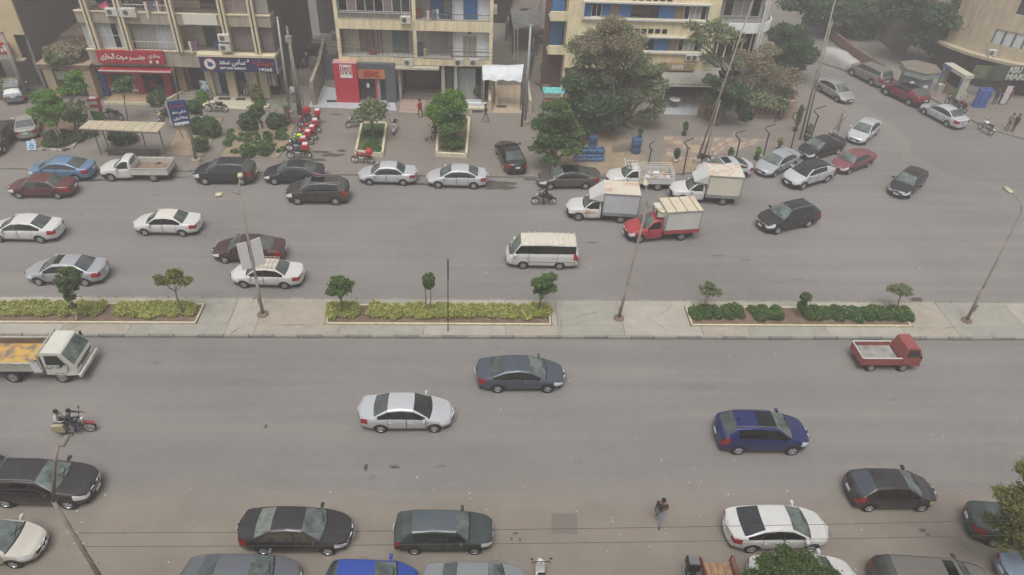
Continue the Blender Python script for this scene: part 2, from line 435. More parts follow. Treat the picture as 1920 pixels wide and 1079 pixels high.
    for i in range(len(xs)-1):
        xc = (xs[i]+xs[i+1])/2; h = interp(T, xc)-interp(B, xc)
        for j in range(NR-1):
            for s in (1, -1):
                if all(idx.get(('in', a, b, s)) for a in (i, i+1) for b in (j, j+1)): continue
                f = (idx[(i,j,s)], idx[(i+1,j,s)], idx[(i+1,j+1,s)], idx[(i,j+1,s)])
                if s < 0: f = f[::-1]
                f = f[::-1] if False else f
                side = 'L' if s > 0 else 'R'
                key = ('body', 0)
                seam = any(abs(xc-e) < .012 for d in doors for e in d)
                if j < 8:
                    for di, (a, b) in enumerate(doors):
                        if a < xc < b and j >= 1: key = ('door%d%s' % (di, side), 0)
                    if seam and j >= 1: key = ('body', 1)
                    if j <= 1: key = ('body', 1 if trimlow or j == 0 else 0)
                    if xc > xf-.40 and j in (4, 5, 6, 7) and not truck: key = ('lamp%s' % side, 0)
                    if xc > xf-.26 and j in (4, 5, 6) and truck: key = ('lamp%s' % side, 0)
                    if not truck and xc < xr+.32 and j in (4, 5, 6, 7) : key = ('tail%s' % side, 0)
                    if j <= 3 and xc > xf-.35: key = ('front_bumper', 1 if (trimlow or truck) else 0)
                    if not truck and j <= 3 and xc < xr+.35: key = ('rear_bumper', 1 if trimlow else 0)
                elif j < 11:
                    if h > .16 and j in (8, 9):
                        lo, hi = (xr if truck else opts.get('sgr', rb+.08 if opts.get('tail') else dk+.18)), hood_x-.03
                        if truck: lo = xr+.14
                        if lo < xc < hi:
                            if any(abs(xc-p) < .035 for p in pill): key = ('body', 2)
                            else:
                                k = sum(xc > p for p in pill)
                                key = ('sg%d%s' % (k, side), 0)
                    elif h > .16: key = ('body', 2 if opts.get('blacktrim') else 0)
                else:
                    top = 'roof'
                    if xc > hood_x+.04: key = ('hood', 0) if j >= 12 else ('body', 0)
                    elif xc > hood_x-.02: key = ('body', 2)
                    elif xc > rf-.03: key = ('ws', 0) if j >= 12 else ('body', 0)
                    elif xc > rb+.03:
                        key = ('roof', 0)
                        if 'sunroof' in opts and j >= 13 and opts['sunroof'][0] < xc < opts['sunroof'][1]: key = ('sunroof', 0)
                    elif truck: key = ('roof', 0)
                    elif xc > dk+.04: key = ('rw', 0) if j >= 12 else ('body', 0)
                    elif xc > dk-.05: key = ('body', 0)
                    else: key = ('trunk', 0) if j >= 11 else ('body', 0)
                put(key, f)
    # end caps, in strips across
    for e, i in ((1, len(xs)-1), (-1, 0)):
        for j in range(NR-2):
            ring = []
            for jj in (j, j+1):
                a = Vector(verts[idx[(i,jj,1)]]); b = Vector(verts[idx[(i,jj,-1)]])
                row = [idx[(i,jj,1)]]
                for k in range(1, 6):
                    p = a.lerp(b, k/6); q = 1-abs(2*k/6-1)
                    p.x += e*.10*bow*(1-(1-q)**2)*(1 if not truck or e > 0 else 0) + (0 if not(e > 0) else .0)
                    row.append(len(verts)); verts.append(tuple(p))
                row.append(idx[(i,jj,-1)]); ring.append(row)
            zc = (verts[ring[0][0]][2]+verts[ring[1][0]][2])/2; ztop = VT[i][NR-1][1]
            for k in range(6):
                f = (ring[0][k], ring[0][k+1], ring[1][k+1], ring[1][k])
                if e < 0: f = f[::-1]
                edge = k in (0, 5)
                if e > 0:
                    if j <= 3: key = ('front_bumper', 1 if (trimlow or truck or (j in (1,2) and not edge)) else 0)
                    elif edge: key = ('lampL' if k == 0 else 'lampR', 0)
                    elif j <= 6: key = ('grille', 0)
                    else: key = ('body', 0)
                else:
                    if truck:
                        key = ('rw', 0) if 8 <= j <= 10 and not edge else ('body', 0)
                    elif j <= 3: key = ('rear_bumper', 1 if trimlow else 0)
                    elif edge and j < 9: key = ('tailL' if k == 0 else 'tailR', 0)
                    elif h is not None and opts.get('kind') in ('minibus',) and 8 <= j <= 11: key = ('rw', 0)
                    else: key = ('trunk', 0)
                put(key, f)
    names = {'body':'body','hood':'bonnet','ws':'windscreen','rw':'rear_window','roof':'roof','trunk':'boot_lid' if not opts.get('tail') else 'tailgate','front_bumper':'front_bumper','rear_bumper':'rear_bumper','grille':'grille','sunroof':'sunroof'}
    bins = {}
    for (k, mi), fs in parts.items():
        bins.setdefault(k, []).extend((f, mi) for f in fs)
    out = {}
    for k, fm in bins.items():
        used = {}; vs = []; fs = []; ms = []
        for f, mi in fm:
            g = []
            for a in f:
                if a not in used: used[a] = len(vs); vs.append(verts[a])
                if used[a] not in g: g.append(used[a])
            if len(g) >= 3: fs.append(g); ms.append(mi)
        if k.startswith('door'): nm, mats = 'door', [pm]
        elif k.startswith('sg'): nm, mats = 'side_window', [glass]
        elif k.startswith('lamp'): nm, mats = 'headlight', [opts.get('lamp', LMP)]
        elif k.startswith('tail'): nm, mats = 'taillight', [TLR]
        elif k == 'ws': nm, mats = names[k], [ws_glass]
        elif k == 'rw': nm, mats = names[k], [opts.get('rw_glass', GLR)]
        elif k == 'sunroof': nm, mats = names[k], [GLD]
        elif k == 'grille': nm, mats = names[k], [BLK]
        elif k == 'roof': nm, mats = names[k], [opts.get('roof_mat', pm)]
        elif k == 'hood': nm, mats = names[k], [opts.get('hood_mat', pm)]
        elif k in ('front_bumper', 'rear_bumper'): nm, mats = names[k], [opts.get('bumper_mat', pm), BLK]
        else: nm, mats = names[k], [pm, SEAM, BLK]
        me = bpy.data.meshes.new(nm); me.from_pydata(vs, [], fs)
        for m in mats: me.materials.append(m)
        me.polygons.foreach_set('material_index', [min(q, len(mats)-1) for q in ms])
        me.polygons.foreach_set('use_smooth', [True]*len(fs)); me.update()
        out[k] = link(nm, me, root)
    # underbody, plates, mirrors, handles
    box('underbody', UNDER, root, (xr+.12 if not truck else -wb/2-.9), xf-.2, -W+.27, W-.27, .17, .62 if not truck else .6)
    nose = xf+.10*bow
    pl = PLT
    if opts.get('plates', True):
        MB().cbox((nose+.012, 0, .42+lift), (.02, .36, .14)).build('number_plate', pl, root)
        if not truck: MB().cbox((xr-.10*bow-.014, 0, S['zb']-.16 if opts.get('tail') is None else .78), (.02, .36, .15)).build('number_plate', pl, root)
    MB().cbox((nose+.008, 0, S['zn']-.07), (.02, W*.9, .03)).cbox((nose+.012, 0, S['zn']-.09), (.02, .12, .08)).build('grille_bar', CHR, root)
    mx = hood_x-.33; zb = interp(B, mx)
    mm = opts.get('mirror_mat', pm)
    for s in (-1, 1):
        MB().cbox((mx, s*(W+.09), zb+.08), (.13, .2, .13), ch=.03).cbox((mx, s*(W-.02), zb+.03), (.06, .12, .05)).build('wing_mirror', [mm], root)
    for d in doors:
        for s in (-1, 1):
            out_k = 'door%d%s' % (doors.index(d), 'L' if s > 0 else 'R')
            if out_k in out: MB().cbox((d[0]+.16, s*(W+.008), zb-.14), (.17, .03, .035)).build('handle', [opts.get('handle', pm)], out[out_k])
    if opts.get('rails'):
        for s in (-1, 1):
            ww = interp(Wk, 0)*.955-tm*(H-S['belt'])-.06
            MB().tube([(rb+.0, s*ww, H-.06), (rb+.15, s*ww, H+.015), (rf-.25, s*ww, H+.015), (rf-.08, s*ww, H-.05)], .022, 6).build('roof_rail', [CHR if opts['rails'] == 'chrome' else BLK], root)
    if opts.get('fin'):
        MB().yprism([(rb+.12, H-.05), (rb+.32, H-.04), (rb+.16, H+.05)], -.02, .02).build('antenna', [opts.get('finmat', BLK)], root)
    if opts.get('wiper', True):
        z0, z1 = S['zc'], H-.06
        MB().tube([(hood_x-.04, -.1, z0+.035), (hood_x-.2, .45, z0+.035+(z1-z0)*.22)], .012, 4).tube([(hood_x-.04, .55*W/.88, z0+.02), (hood_x-.2, -.05, z0+.05+(z1-z0)*.2)], .012, 4).build('wiper', [BLK], root)
    if opts.get('spoiler'):
        MB().cbox((xr+.12, 0, S['zd']+.11), (.16, W*1.5, .03)).cbox((xr+.14, W*.6, S['zd']+.05), (.1, .05, .12)).cbox((xr+.14, -W*.6, S['zd']+.05), (.1, .05, .12)).build('spoiler', [pm], root)
    if opts.get('rack'):
        rk = MB(); ww = W*.955-tm*(H-S['belt'])-.08
        for s in (-1, 0, 1): rk.tube([(rb+.02, s*ww, H+.09), (rf+.0, s*ww, H+.09)], .018, 5)
        for k in range(6):
            x = rb+.02+(rf-rb-.02)*k/5; rk.tube([(x, -ww, H+.09), (x, ww, H+.09)], .018, 5)
            for s in (-1, 1): rk.tube([(x, s*ww, H+.09), (x, s*(ww+.04), H-.07)], .014, 4)
        rk.build('roof_rack', [opts['rack']], root)
    return dict(xf=xf, xr=xr, W=W, H=H, hood_x=hood_x, rf=rf, belt=S['belt'], parts=out)

ALL_CARS = []
def car(kind, rear, front, pm, label, cat='car', z=0.0, scale_L=None, glass=None, ws=None, style='five', near=True, name=None, **o):
    S = dict(SPECS[kind]); S.update({k: v for k, v in o.items() if k in S or k in ('tumble', 'bow', 'lift')})
    track = S['W']-.26
    c, a, d = heading(G(*rear, z), G(*front, z), track+.2, S['W'])
    if not near: pass
    root = thing(name or ('pickup_truck' if kind == 'pickup' else 'minibus' if kind == 'minibus' else 'parked_car' if o.get('parked') else 'car'), label, cat, (c.x, c.y, z), a, o.get('group'))
    o['kind'] = kind
    info = car_body(root, S, pm, glass or GLS, ws or GLG, o)
    add_wheels(root, S['wb'], track, S['R'], style)
    ALL_CARS.append((root, S))
    info['root'] = root; info['S'] = S
    return info
# ------------------------------------------------------------------ people: one skinned body each
HAIR = M('dark_hair', (28, 24, 22), 0.8, var=0.2, scale=40)
SKIN = M('skin', (150, 112, 88), 0.6, var=0.1)
SHOE = M('dark_shoes', (36, 32, 30), 0.6, var=0.1)
SHOEW = M('pale_shoes', (190, 188, 184), 0.6, var=0.1)
def person_joints(pose, h=1.72):
    """joints facing +x, feet on z=0 (or seat pose about a saddle)"""
    k = h/1.72
    J = {}
    def put(**kw):
        for a, b in kw.items(): J[a] = Vector(b)*k
    put(pelvis=(0,0,.93), waist=(.01,0,1.08), chest=(0,0,1.30), neck=(0,0,1.46), chin=(.02,0,1.54), head=(.015,0,1.63), crown=(-.005,0,1.70))
    for s, n in ((1,'l'), (-1,'r')):
        put(**{n+'hip': (0,.095*s,.90), n+'knee': (.02,.10*s,.49), n+'ankle': (-.02,.10*s,.085), n+'toe': (.15,.115*s,.035),
               n+'sho': (0,.185*s,1.42), n+'elb': (-.03,.235*s,1.14), n+'wri': (.04,.245*s,.90), n+'palm': (.06,.245*s,.84)})
    if pose.startswith('walk'):
        m = -1 if pose.endswith('2') else 1
        a, b = ('l','r') if m > 0 else ('r','l')
        sg = {'l':1,'r':-1}
        put(**{a+'knee': (.22,.10*sg[a],.52), a+'ankle': (.28,.10*sg[a],.10), a+'toe': (.43,.11*sg[a],.07),
               b+'knee': (-.06,.10*sg[b],.50), b+'ankle': (-.36,.10*sg[b],.17), b+'toe': (-.25,.11*sg[b],.05),
               b+'elb': (.08,.24*sg[b],1.16), b+'wri': (.24,.24*sg[b],.98), b+'palm': (.29,.23*sg[b],.94),
               a+'elb': (-.16,.24*sg[a],1.17), a+'wri': (-.14,.25*sg[a],.93), a+'palm': (-.13,.25*sg[a],.87)})
    if pose == 'phone':      # walking, forearms raised to the chest
        J.update(person_joints('walk', h)[0])
        put(lelb=(.02,.24,1.15), lwri=(.22,.14,1.25), lpalm=(.27,.11,1.30), head=(.05,0,1.62), chin=(.06,0,1.53), crown=(.035,0,1.69))
    if pose in ('ride', 'pillion'):
        lean = .14 if pose == 'ride' else .05
        put(pelvis=(0,0,.86), waist=(.02+lean*.2,0,1.00), chest=(.05+lean,0,1.20), neck=(.10+lean,0,1.34), chin=(.14+lean,0,1.41), head=(.14+lean,0,1.50), crown=(.12+lean,0,1.57))
        for s, n in ((1,'l'), (-1,'r')):
            put(**{n+'hip': (.02,.11*s,.84), n+'knee': (.40,.22*s,.66), n+'ankle': (.22,.20*s,.30), n+'toe': (.38,.21*s,.27),
                   n+'sho': (.06+lean,.18*s,1.31), n+'elb': (.26+lean,.27*s,1.10), n+'wri': (.50+lean,.30*s,1.06), n+'palm': (.56+lean,.29*s,1.05)})
            if pose == 'pillion':
                put(**{n+'elb': (.18,.25*s,1.08), n+'wri': (.34,.20*s,.98), n+'palm': (.38,.17*s,.98)})
    if pose == 'sit':
        put(pelvis=(0,0,.50), waist=(.0,0,.64), chest=(.03,0,.86), neck=(.05,0,1.01), chin=(.09,0,1.09), head=(.09,0,1.18), crown=(.07,0,1.25))
        for s, n in ((1,'l'), (-1,'r')):
            put(**{n+'hip': (.03,.10*s,.48), n+'knee': (.44,.12*s,.50), n+'ankle': (.46,.12*s,.085), n+'toe': (.62,.13*s,.035),
                   n+'sho': (.04,.18*s,.98), n+'elb': (.06,.23*s,.72), n+'wri': (.28,.18*s,.66), n+'palm': (.34,.16*s,.66)})
    return J, k
_people = {}
def person_mesh(pose, h=1.72, stout=1.0):
    key = (pose, h, stout)
    if key in _people: return _people[key]
    J, k = person_joints(pose, h)
    names = []; P = []; RR = []; E = []; lab = {}
    def v(n, p, r):
        names.append(n); P.append(tuple(p)); RR.append(r*k); return len(P)-1
    def e(a, b): E.append((a, b))
    ids = {n: v(n, J[n], r*st) for n, r, st in (('pelvis',.135,stout),('waist',.128,stout),('chest',.150,stout),('neck',.058,1),('chin',.062,1),('head',.092,1),('crown',.066,1))}
    for a, b in (('pelvis','waist'),('waist','chest'),('chest','neck'),('neck','chin'),('chin','head'),('head','crown')): e(ids[a], ids[b])
    nose = v('nose', J['head']+Vector((.095,0,-.02))*k, .014); e(ids['head'], nose)
    for n in 'lr':
        for q, r in (('hip',.092*stout),('knee',.058),('ankle',.042),('toe',.034),('sho',.062*stout),('elb',.043),('wri',.028),('palm',.032)):
            ids[n+q] = v(n+q, J[n+q], r)
        e(ids['pelvis'], ids[n+'hip']); e(ids[n+'hip'], ids[n+'knee']); e(ids[n+'knee'], ids[n+'ankle']); e(ids[n+'ankle'], ids[n+'toe'])
        e(ids['chest'], ids[n+'sho']); e(ids[n+'sho'], ids[n+'elb']); e(ids[n+'elb'], ids[n+'wri']); e(ids[n+'wri'], ids[n+'palm'])
        d = (J[n+'palm']-J[n+'wri']).normalized(); side = d.cross(Vector((0,1,0))).normalized(); dn = Vector((0,-1 if n == 'l' else 1,0))
        for q, (o, ln) in enumerate(((-.03,.062),(-.011,.075),(.009,.070),(.027,.055))):
            a = J[n+'palm']+(side*o+d*.03)*k
            f1 = v('f', a+(d*ln*.55)*k, .009); f2 = v('f', a+(d*ln+dn*.018)*k, .008)
            e(ids[n+'palm'], f1); e(f1, f2)
        t1 = v('f', J[n+'palm']+(side*-.045+d*.0)*k, .011); t2 = v('f', J[n+'palm']+(side*-.06+d*.035+dn*.015)*k, .009)
        e(ids[n+'palm'], t1); e(t1, t2)
    me = bpy.data.meshes.new('skeleton'); me.from_pydata(P, E, [])
    o = bpy.data.objects.new('skeleton', me); col.objects.link(o)
    sm = o.modifiers.new('skin', 'SKIN'); sm.use_smooth_shade = True
    for i, r in enumerate(RR): me.skin_vertices[0].data[i].radius = (r, r)
    for d_ in me.skin_vertices[0].data: d_.use_root = False
    me.skin_vertices[0].data[ids['pelvis']].use_root = True
    ss = o.modifiers.new('sub', 'SUBSURF'); ss.levels = 1; ss.render_levels = 1
    dg = bpy.context.evaluated_depsgraph_get()
    out = bpy.data.meshes.new_from_object(o.evaluated_get(dg)); out.name = 'body'
    bpy.data.objects.remove(o); bpy.data.meshes.remove(me)
    # which cloth or skin each face wears, by the nearest bone
    seg = []
    for a, b in E:
        na, nb = names[a], names[b]
        z = 0
        if nb == 'f' or na == 'f' or nb[1:] in ('palm',): z = 2
        elif nb in ('chin','head','crown','nose'): z = 2
        elif nb == 'neck': z = 0
        elif nb[1:] in ('knee','ankle') or nb[1:] == 'hip': z = 1
        elif nb[1:] == 'toe': z = 3
        elif nb[1:] == 'wri': z = 4
        seg.append((np.array(P[a]), np.array(P[b]), z))
    n = len(out.polygons); cs = np.zeros(n*3); out.polygons.foreach_get('center', cs); cs = cs.reshape(-1, 3)
    best = np.full(n, 9e9); mi = np.zeros(n, int)
    for a, b, z in seg:
        ab = b-a; t = np.clip(((cs-a)@ab)/max(ab@ab, 1e-9), 0, 1); dd = np.linalg.norm(cs-(a+t[:,None]*ab), axis=1)
        w = dd < best; best[w] = dd[w]; mi[w] = z
    out.materials.clear()
    for _ in range(5): out.materials.append(SKIN)
    out.polygons.foreach_set('material_index', mi.astype(np.int32))
    out.polygons.foreach_set('use_smooth', np.ones(n, bool)); out.update()
    _people[key] = (out, J, k)
    return _people[key]
def person(label, loc, rz, pose, shirt, trousers, h=1.72, stout=1.0, hair=True, shoes=None, sleeves=True, group=None, head_mat=None, z=0.0, holds=None):
    me, J, k = person_mesh(pose, h, stout)
    root = thing('person', label, 'person', loc, rz, group)
    b = link('body', me, root)
    mats = [shirt, trousers, SKIN, shoes or SHOE, shirt if sleeves else SKIN]
    b.data = me.copy()
    b.data.materials.clear()
    for m in mats: b.data.materials.append(m)
    me2 = b.data; mi = np.zeros(len(me.polygons), np.int32); me.polygons.foreach_get('material_index', mi); me2.polygons.foreach_set('material_index', mi)
    if hair:
        hc = J['head']*.45+J['crown']*.55; mb = MB(); prof = []
        for i in range(6):
            t = i/5*math.pi*.62; prof.append((max(.108*k*math.sin(t), .002), .115*k*math.cos(t)))
        mb.lathe(prof, 'z', 12, c=(hc.x-.018*k, hc.y, hc.z-.012*k))
        mb.build('hair' if head_mat is None else 'headscarf', [head_mat or HAIR], root, True)
    for s in (-1, 1):
        MB().lathe([(.002,-.012),(.012,0),(.002,.012)], 'x', 6, c=(J['head'].x+.088*k, s*.033*k, J['head'].z+.012*k)).build('eye', [BLK], root)
    return root

# ------------------------------------------------------------------ motorcycles
def motorbike(label, cat, rear=None, front=None, paintm=None, box=None, scooter=False, loc=None, rz=None, z=0.0, group=None, lean=0.0, luggage=None, tank=None, cover=None, size=1.0, name='motorcycle'):
    paintm = paintm or BLK
    if rear is not None:
        a, b = G(*rear, z), G(*front, z); d = b-a; c = (a+b)/2; loc = (c.x, c.y, z); rz = math.atan2(d.y, d.x)
    root = thing(name, label, cat, loc, rz, group)
    root.rotation_euler.x = lean; root.scale = (size,)*3
    wb = 1.28; Rw = .30 if not scooter else .25
    for x in (-wb/2, wb/2):
        t = MB()
        pr = [(Rw-.06,-.04),(Rw-.02,-.05),(Rw,-.02),(Rw,.02),(Rw-.02,.05),(Rw-.06,.04)]
        t.lathe(pr, 'y', 20, c=(x,0,Rw), cap=False)
        w = t.build('wheel', [RUB], root, True)
        r = MB()
        r.lathe([(Rw-.075,-.03),(Rw-.045,-.035),(Rw-.045,.035),(Rw-.075,.03)], 'y', 20, c=(x,0,Rw), cap=False)
        r.lathe([(.004,-.05),(.05,-.05),(.05,.05),(.004,.05)], 'y', 8, c=(x,0,Rw))
        for k in range(6):
            an = math.pi*2*k/6; r.tube([(x,0,Rw), (x+(Rw-.06)*math.cos(an),0,Rw+(Rw-.06)*math.sin(an))], .012, 4)
        r.build('rim', [RIM], w)
        MB().xprism([], 0, 0) if False else None
        pts = []
        for k in range(7):
            an = R(40+k*17) if x > 0 else R(20+k*20); pts.append((x+(Rw+.035)*math.cos(an), 0, Rw+(Rw+.035)*math.sin(an)))
        m = MB()
        for p, q in zip(pts, pts[1:]): m.add([(p[0],-.07,p[2]),(q[0],-.07,q[2]),(q[0],.07,q[2]),(p[0],.07,p[2])], [(0,1,2,3)])
        m.build('mudguard', [paintm], root, True)
    hz = 1.02
    MB().tube([(wb/2,.08,Rw),(wb/2-.26,.08,hz-.08)], .025, 6).tube([(wb/2,-.08,Rw),(wb/2-.26,-.08,hz-.08)], .025, 6).build('front_fork', [CHR], root)
    MB().tube([(wb/2-.34,-.36,hz+.02),(wb/2-.27,-.2,hz),(wb/2-.25,0,hz-.05),(wb/2-.27,.2,hz),(wb/2-.34,.36,hz+.02)], .018, 6).build('handlebar', [BLK], root)
    MB().lathe([(.005,-.06),(.06,-.05),(.085,.04),(.08,.055),(.005,.06)], 'x', 12, c=(wb/2-.16,0,hz-.16)).build('headlight', [LMP], root, True)
    for s in (-1, 1): MB().tube([(wb/2-.30,s*.3,hz+.02),(wb/2-.28,s*.34,hz+.18)], .009, 4).cbox((wb/2-.28,s*.35,hz+.2),(.02,.1,.07)).build('mirror', [BLK], root)
    if scooter:
        MB().yprism([(-.62,.55),(-.55,.8),(0,.78),(.08,.42),(.34,.36),(.42,.92),(.48,.9),(.44,.3),(-.1,.26),(-.4,.4)], -.17, .17).build('fairing', [paintm], root)
        MB().cbox((-.28,0,.82),(.66,.28,.08), ch=.03).build('seat', [BLK], root)
    else:
        MB().cbox((.18,0,.84),(.44,.27,.22), ch=.08).build('fuel_tank', [tank or paintm], root, True)
        MB().cbox((-.26,0,.80),(.62,.26,.10), ch=.04).build('seat', [BLK], root)
        MB().tube([(.40,0,.82),(.30,0,.38),(-.1,0,.30),(-.25,0,.5),(-.62,0,.74)], .028, 6).tube([(-wb/2,.1,Rw),(-.2,.1,.42)], .02, 6).tube([(-wb/2,-.1,Rw),(-.2,-.1,.42)], .02, 6).tube([(-wb/2,.12,Rw+.05),(-.42,.12,.74)], .025, 6).tube([(-wb/2,-.12,Rw+.05),(-.42,-.12,.74)], .025, 6).build('frame', [BLK], root)
        MB().cbox((.08,0,.46),(.34,.26,.26), ch=.04).lathe([(.02,-.0),(.09,.02),(.1,.2),(.02,.22)], 'z', 10, c=(.16,0,.56)).build('engine', [MET], root)
        MB().tube([(.24,-.12,.4),(.1,-.15,.26),(-.35,-.16,.28),(-.72,-.17,.36)], [.02,.025,.04,.045], 7).build('exhaust', [CHR], root)
        MB().cbox((-.30,0,.66),(.36,.2,.14)).build('side_panel', [paintm], root)
    MB().cbox((-.68,0,.66),(.05,.14,.07)).build('taillight', [TLR], root)
    if box:
        bm, lid = box
        MB().cbox((-.55,0,1.06),(.44,.46,.40), ch=.05).build('delivery_box', [bm], root)
        MB().cbox((-.55,0,1.275),(.36,.38,.03), ch=.01).build('box_lid', [lid], root)
        MB().tube([(-.36,-.15,.8),(-.74,-.15,.84),(-.74,.15,.84),(-.36,.15,.8)], .014, 5).build('carrier', [BLK], root)
    if luggage:
        for s in (-1, 1): MB().cbox((-.45, s*.26, .62),(.5,.16,.44), ch=.05).build('pannier', [luggage], root)
    if cover:
        MB().cbox((-.1,0,.86),(1.2,.5,.3), ch=.12).build('cover', [cover], root, True)
    MB().tube([(-.02,-.08,.3),(-.08,-.26,.01)], .014, 5).build('kickstand', [BLK], root)
    return root
# ------------------------------------------------------------------ trucks and special vehicles
def pickup_bed(info, mat, y=None, open_cage=False, z0=.72, z1=1.12, floor=None):
    root, S = info['root'], info['S']; W = S['W']/2; x1 = S['cab']-.06; x0 = -S['wb']/2-1.12
    t = .045
    box('bed_floor', floor or M('worn_bed_floor', (132,112,98), .9, var=.25, scale=2.5), root, x0+t, x1-t, -W+t, W-t, z0-.05, z0)
    for s in (-1, 1):
        a, b = (W-t, W) if s > 0 else (-W, -W+t)
        m = MB().box(x0, x1, a, b, z0-.12, z1)
        for k in range(5): m.box(x0+.1+k*(x1-x0-.2)/4-.025, x0+.1+k*(x1-x0-.2)/4+.025, a-(0 if s < 0 else -t), b+(.02 if s > 0 else -t*0)+0.0, z0-.1, z1-.02) if False else None
        m.tube([(x0, s*(W+.01), z1+.005), (x1, s*(W+.01), z1+.005)], .028, 6)
        m.build('bed_side', [mat], root)
    box('tailgate', mat, root, x0-t, x0-.003, -W, W, z0-.12, z1)
    box('bed_headboard', mat, root, x1+.003, x1+t, -W, W, z0-.12, z1+.05)
    for s in (-1, 1):
        box('taillight', TLR, root, x0-t-.02, x0-t-.002, s*(W-.1)-.06, s*(W-.1)+.06, z0-.2, z0-.02)
        mm = MB()
        pts = [(-S['wb']/2+(S['R']+.07)*math.cos(R(a)), S['R']+(S['R']+.07)*math.sin(R(a))) for a in range(10, 171, 20)]
        for p, q in zip(pts, pts[1:]): mm.add([(p[0], s*(W-.24), p[1]), (q[0], s*(W-.24), q[1]), (q[0], s*W, q[1]), (p[0], s*W, p[1])], [(0,1,2,3)])
        mm.build('mudguard', [BLK], root)
    box('rear_bumper', BLK, root, x0-.12, x0-.05, -W*.9, W*.9, .42, .52)
    return x0, x1, W
def box_body(info, side, roof, z0=.86, z1=2.45, deflector=None, frame=None, x0=None, trim=None):
    root, S = info['root'], info['S']; W = S['W']/2+.06; x1 = S['cab']-.10; x0 = x0 or -S['wb']/2-1.12
    fr = frame or MET
    box('flatbed', fr, root, x0, x1, -W, W, z0-.2, z0-.004)
    b = MB().box(x0+.02, x1, -W+.02, W-.02, z0, z1-.03); b.build('cargo_box', [side], root)
    box('box_roof', roof, root, x0, x1+.02, -W, W, z1-.027, z1+.02)
    e = MB()
    for x in (x0+.01, x1-.03):
        for s in (-1, 1): e.box(x-.015, x+.045, s*W-.025, s*W+.025, z0, z1-.03)
    for s in (-1, 1):
        e.box(x0, x1, s*W-.012, s*W+.015, z0, z0+.06); e.box(x0, x1, s*W-.012, s*W+.015, z1-.1, z1-.035)
    e.build('box_edging', [fr], root)
    d = MB()
    for s in (-1, 1): d.box(x0-.02, x0+.018, s*.02 if s > 0 else -W+.08, W-.08 if s > 0 else -.02, z0+.06, z1-.12)
    d.build('rear_door', [side], root)
    for s in (-1, 1):
        box('taillight', TLR, root, x0-.03, x0-.004, s*(W-.14)-.07, s*(W-.14)+.07, z0-.19, z0-.06)
        mm = MB(); pts = [(-S['wb']/2+(S['R']+.06)*math.cos(R(a)), S['R']+(S['R']+.06)*math.sin(R(a))) for a in range(10, 171, 20)]
        for p, q in zip(pts, pts[1:]): mm.add([(p[0], s*(W-.28), p[1]), (q[0], s*(W-.28), q[1]), (q[0], s*(W-.02), q[1]), (p[0], s*(W-.02), p[1])], [(0,1,2,3)])
        mm.build('mudguard', [BLK], root)
    if trim:
        for s in (-1, 1): box('side_skirt', trim, root, x0, x1, s*W+(.018 if s > 0 else -.04), s*W+(.04 if s > 0 else -.018), z0-.24, z0+.05)
    if deflector:
        xd, h = x1+.02, S['H']
        dm = MB(); wt = W-.03
        V = [(xd,-wt,h+.06),(xd,wt,h+.06),(xd,wt,z1),(xd,-wt,z1),(xd+.95,-wt*.78,h+.10),(xd+.95,wt*.78,h+.10)]
        dm.add(V, [(0,1,2,3)[::-1],(3,2,5,4)[::-1],(0,3,4),(1,5,2),(0,4,5,1)])
        dm.build('wind_deflector', [deflector], root)
    return x0, x1, W
def person_in(root, x, y, z, shirt):
    """driver's head and shoulders seen through the open window: a part of the vehicle's interior view"""
    return None
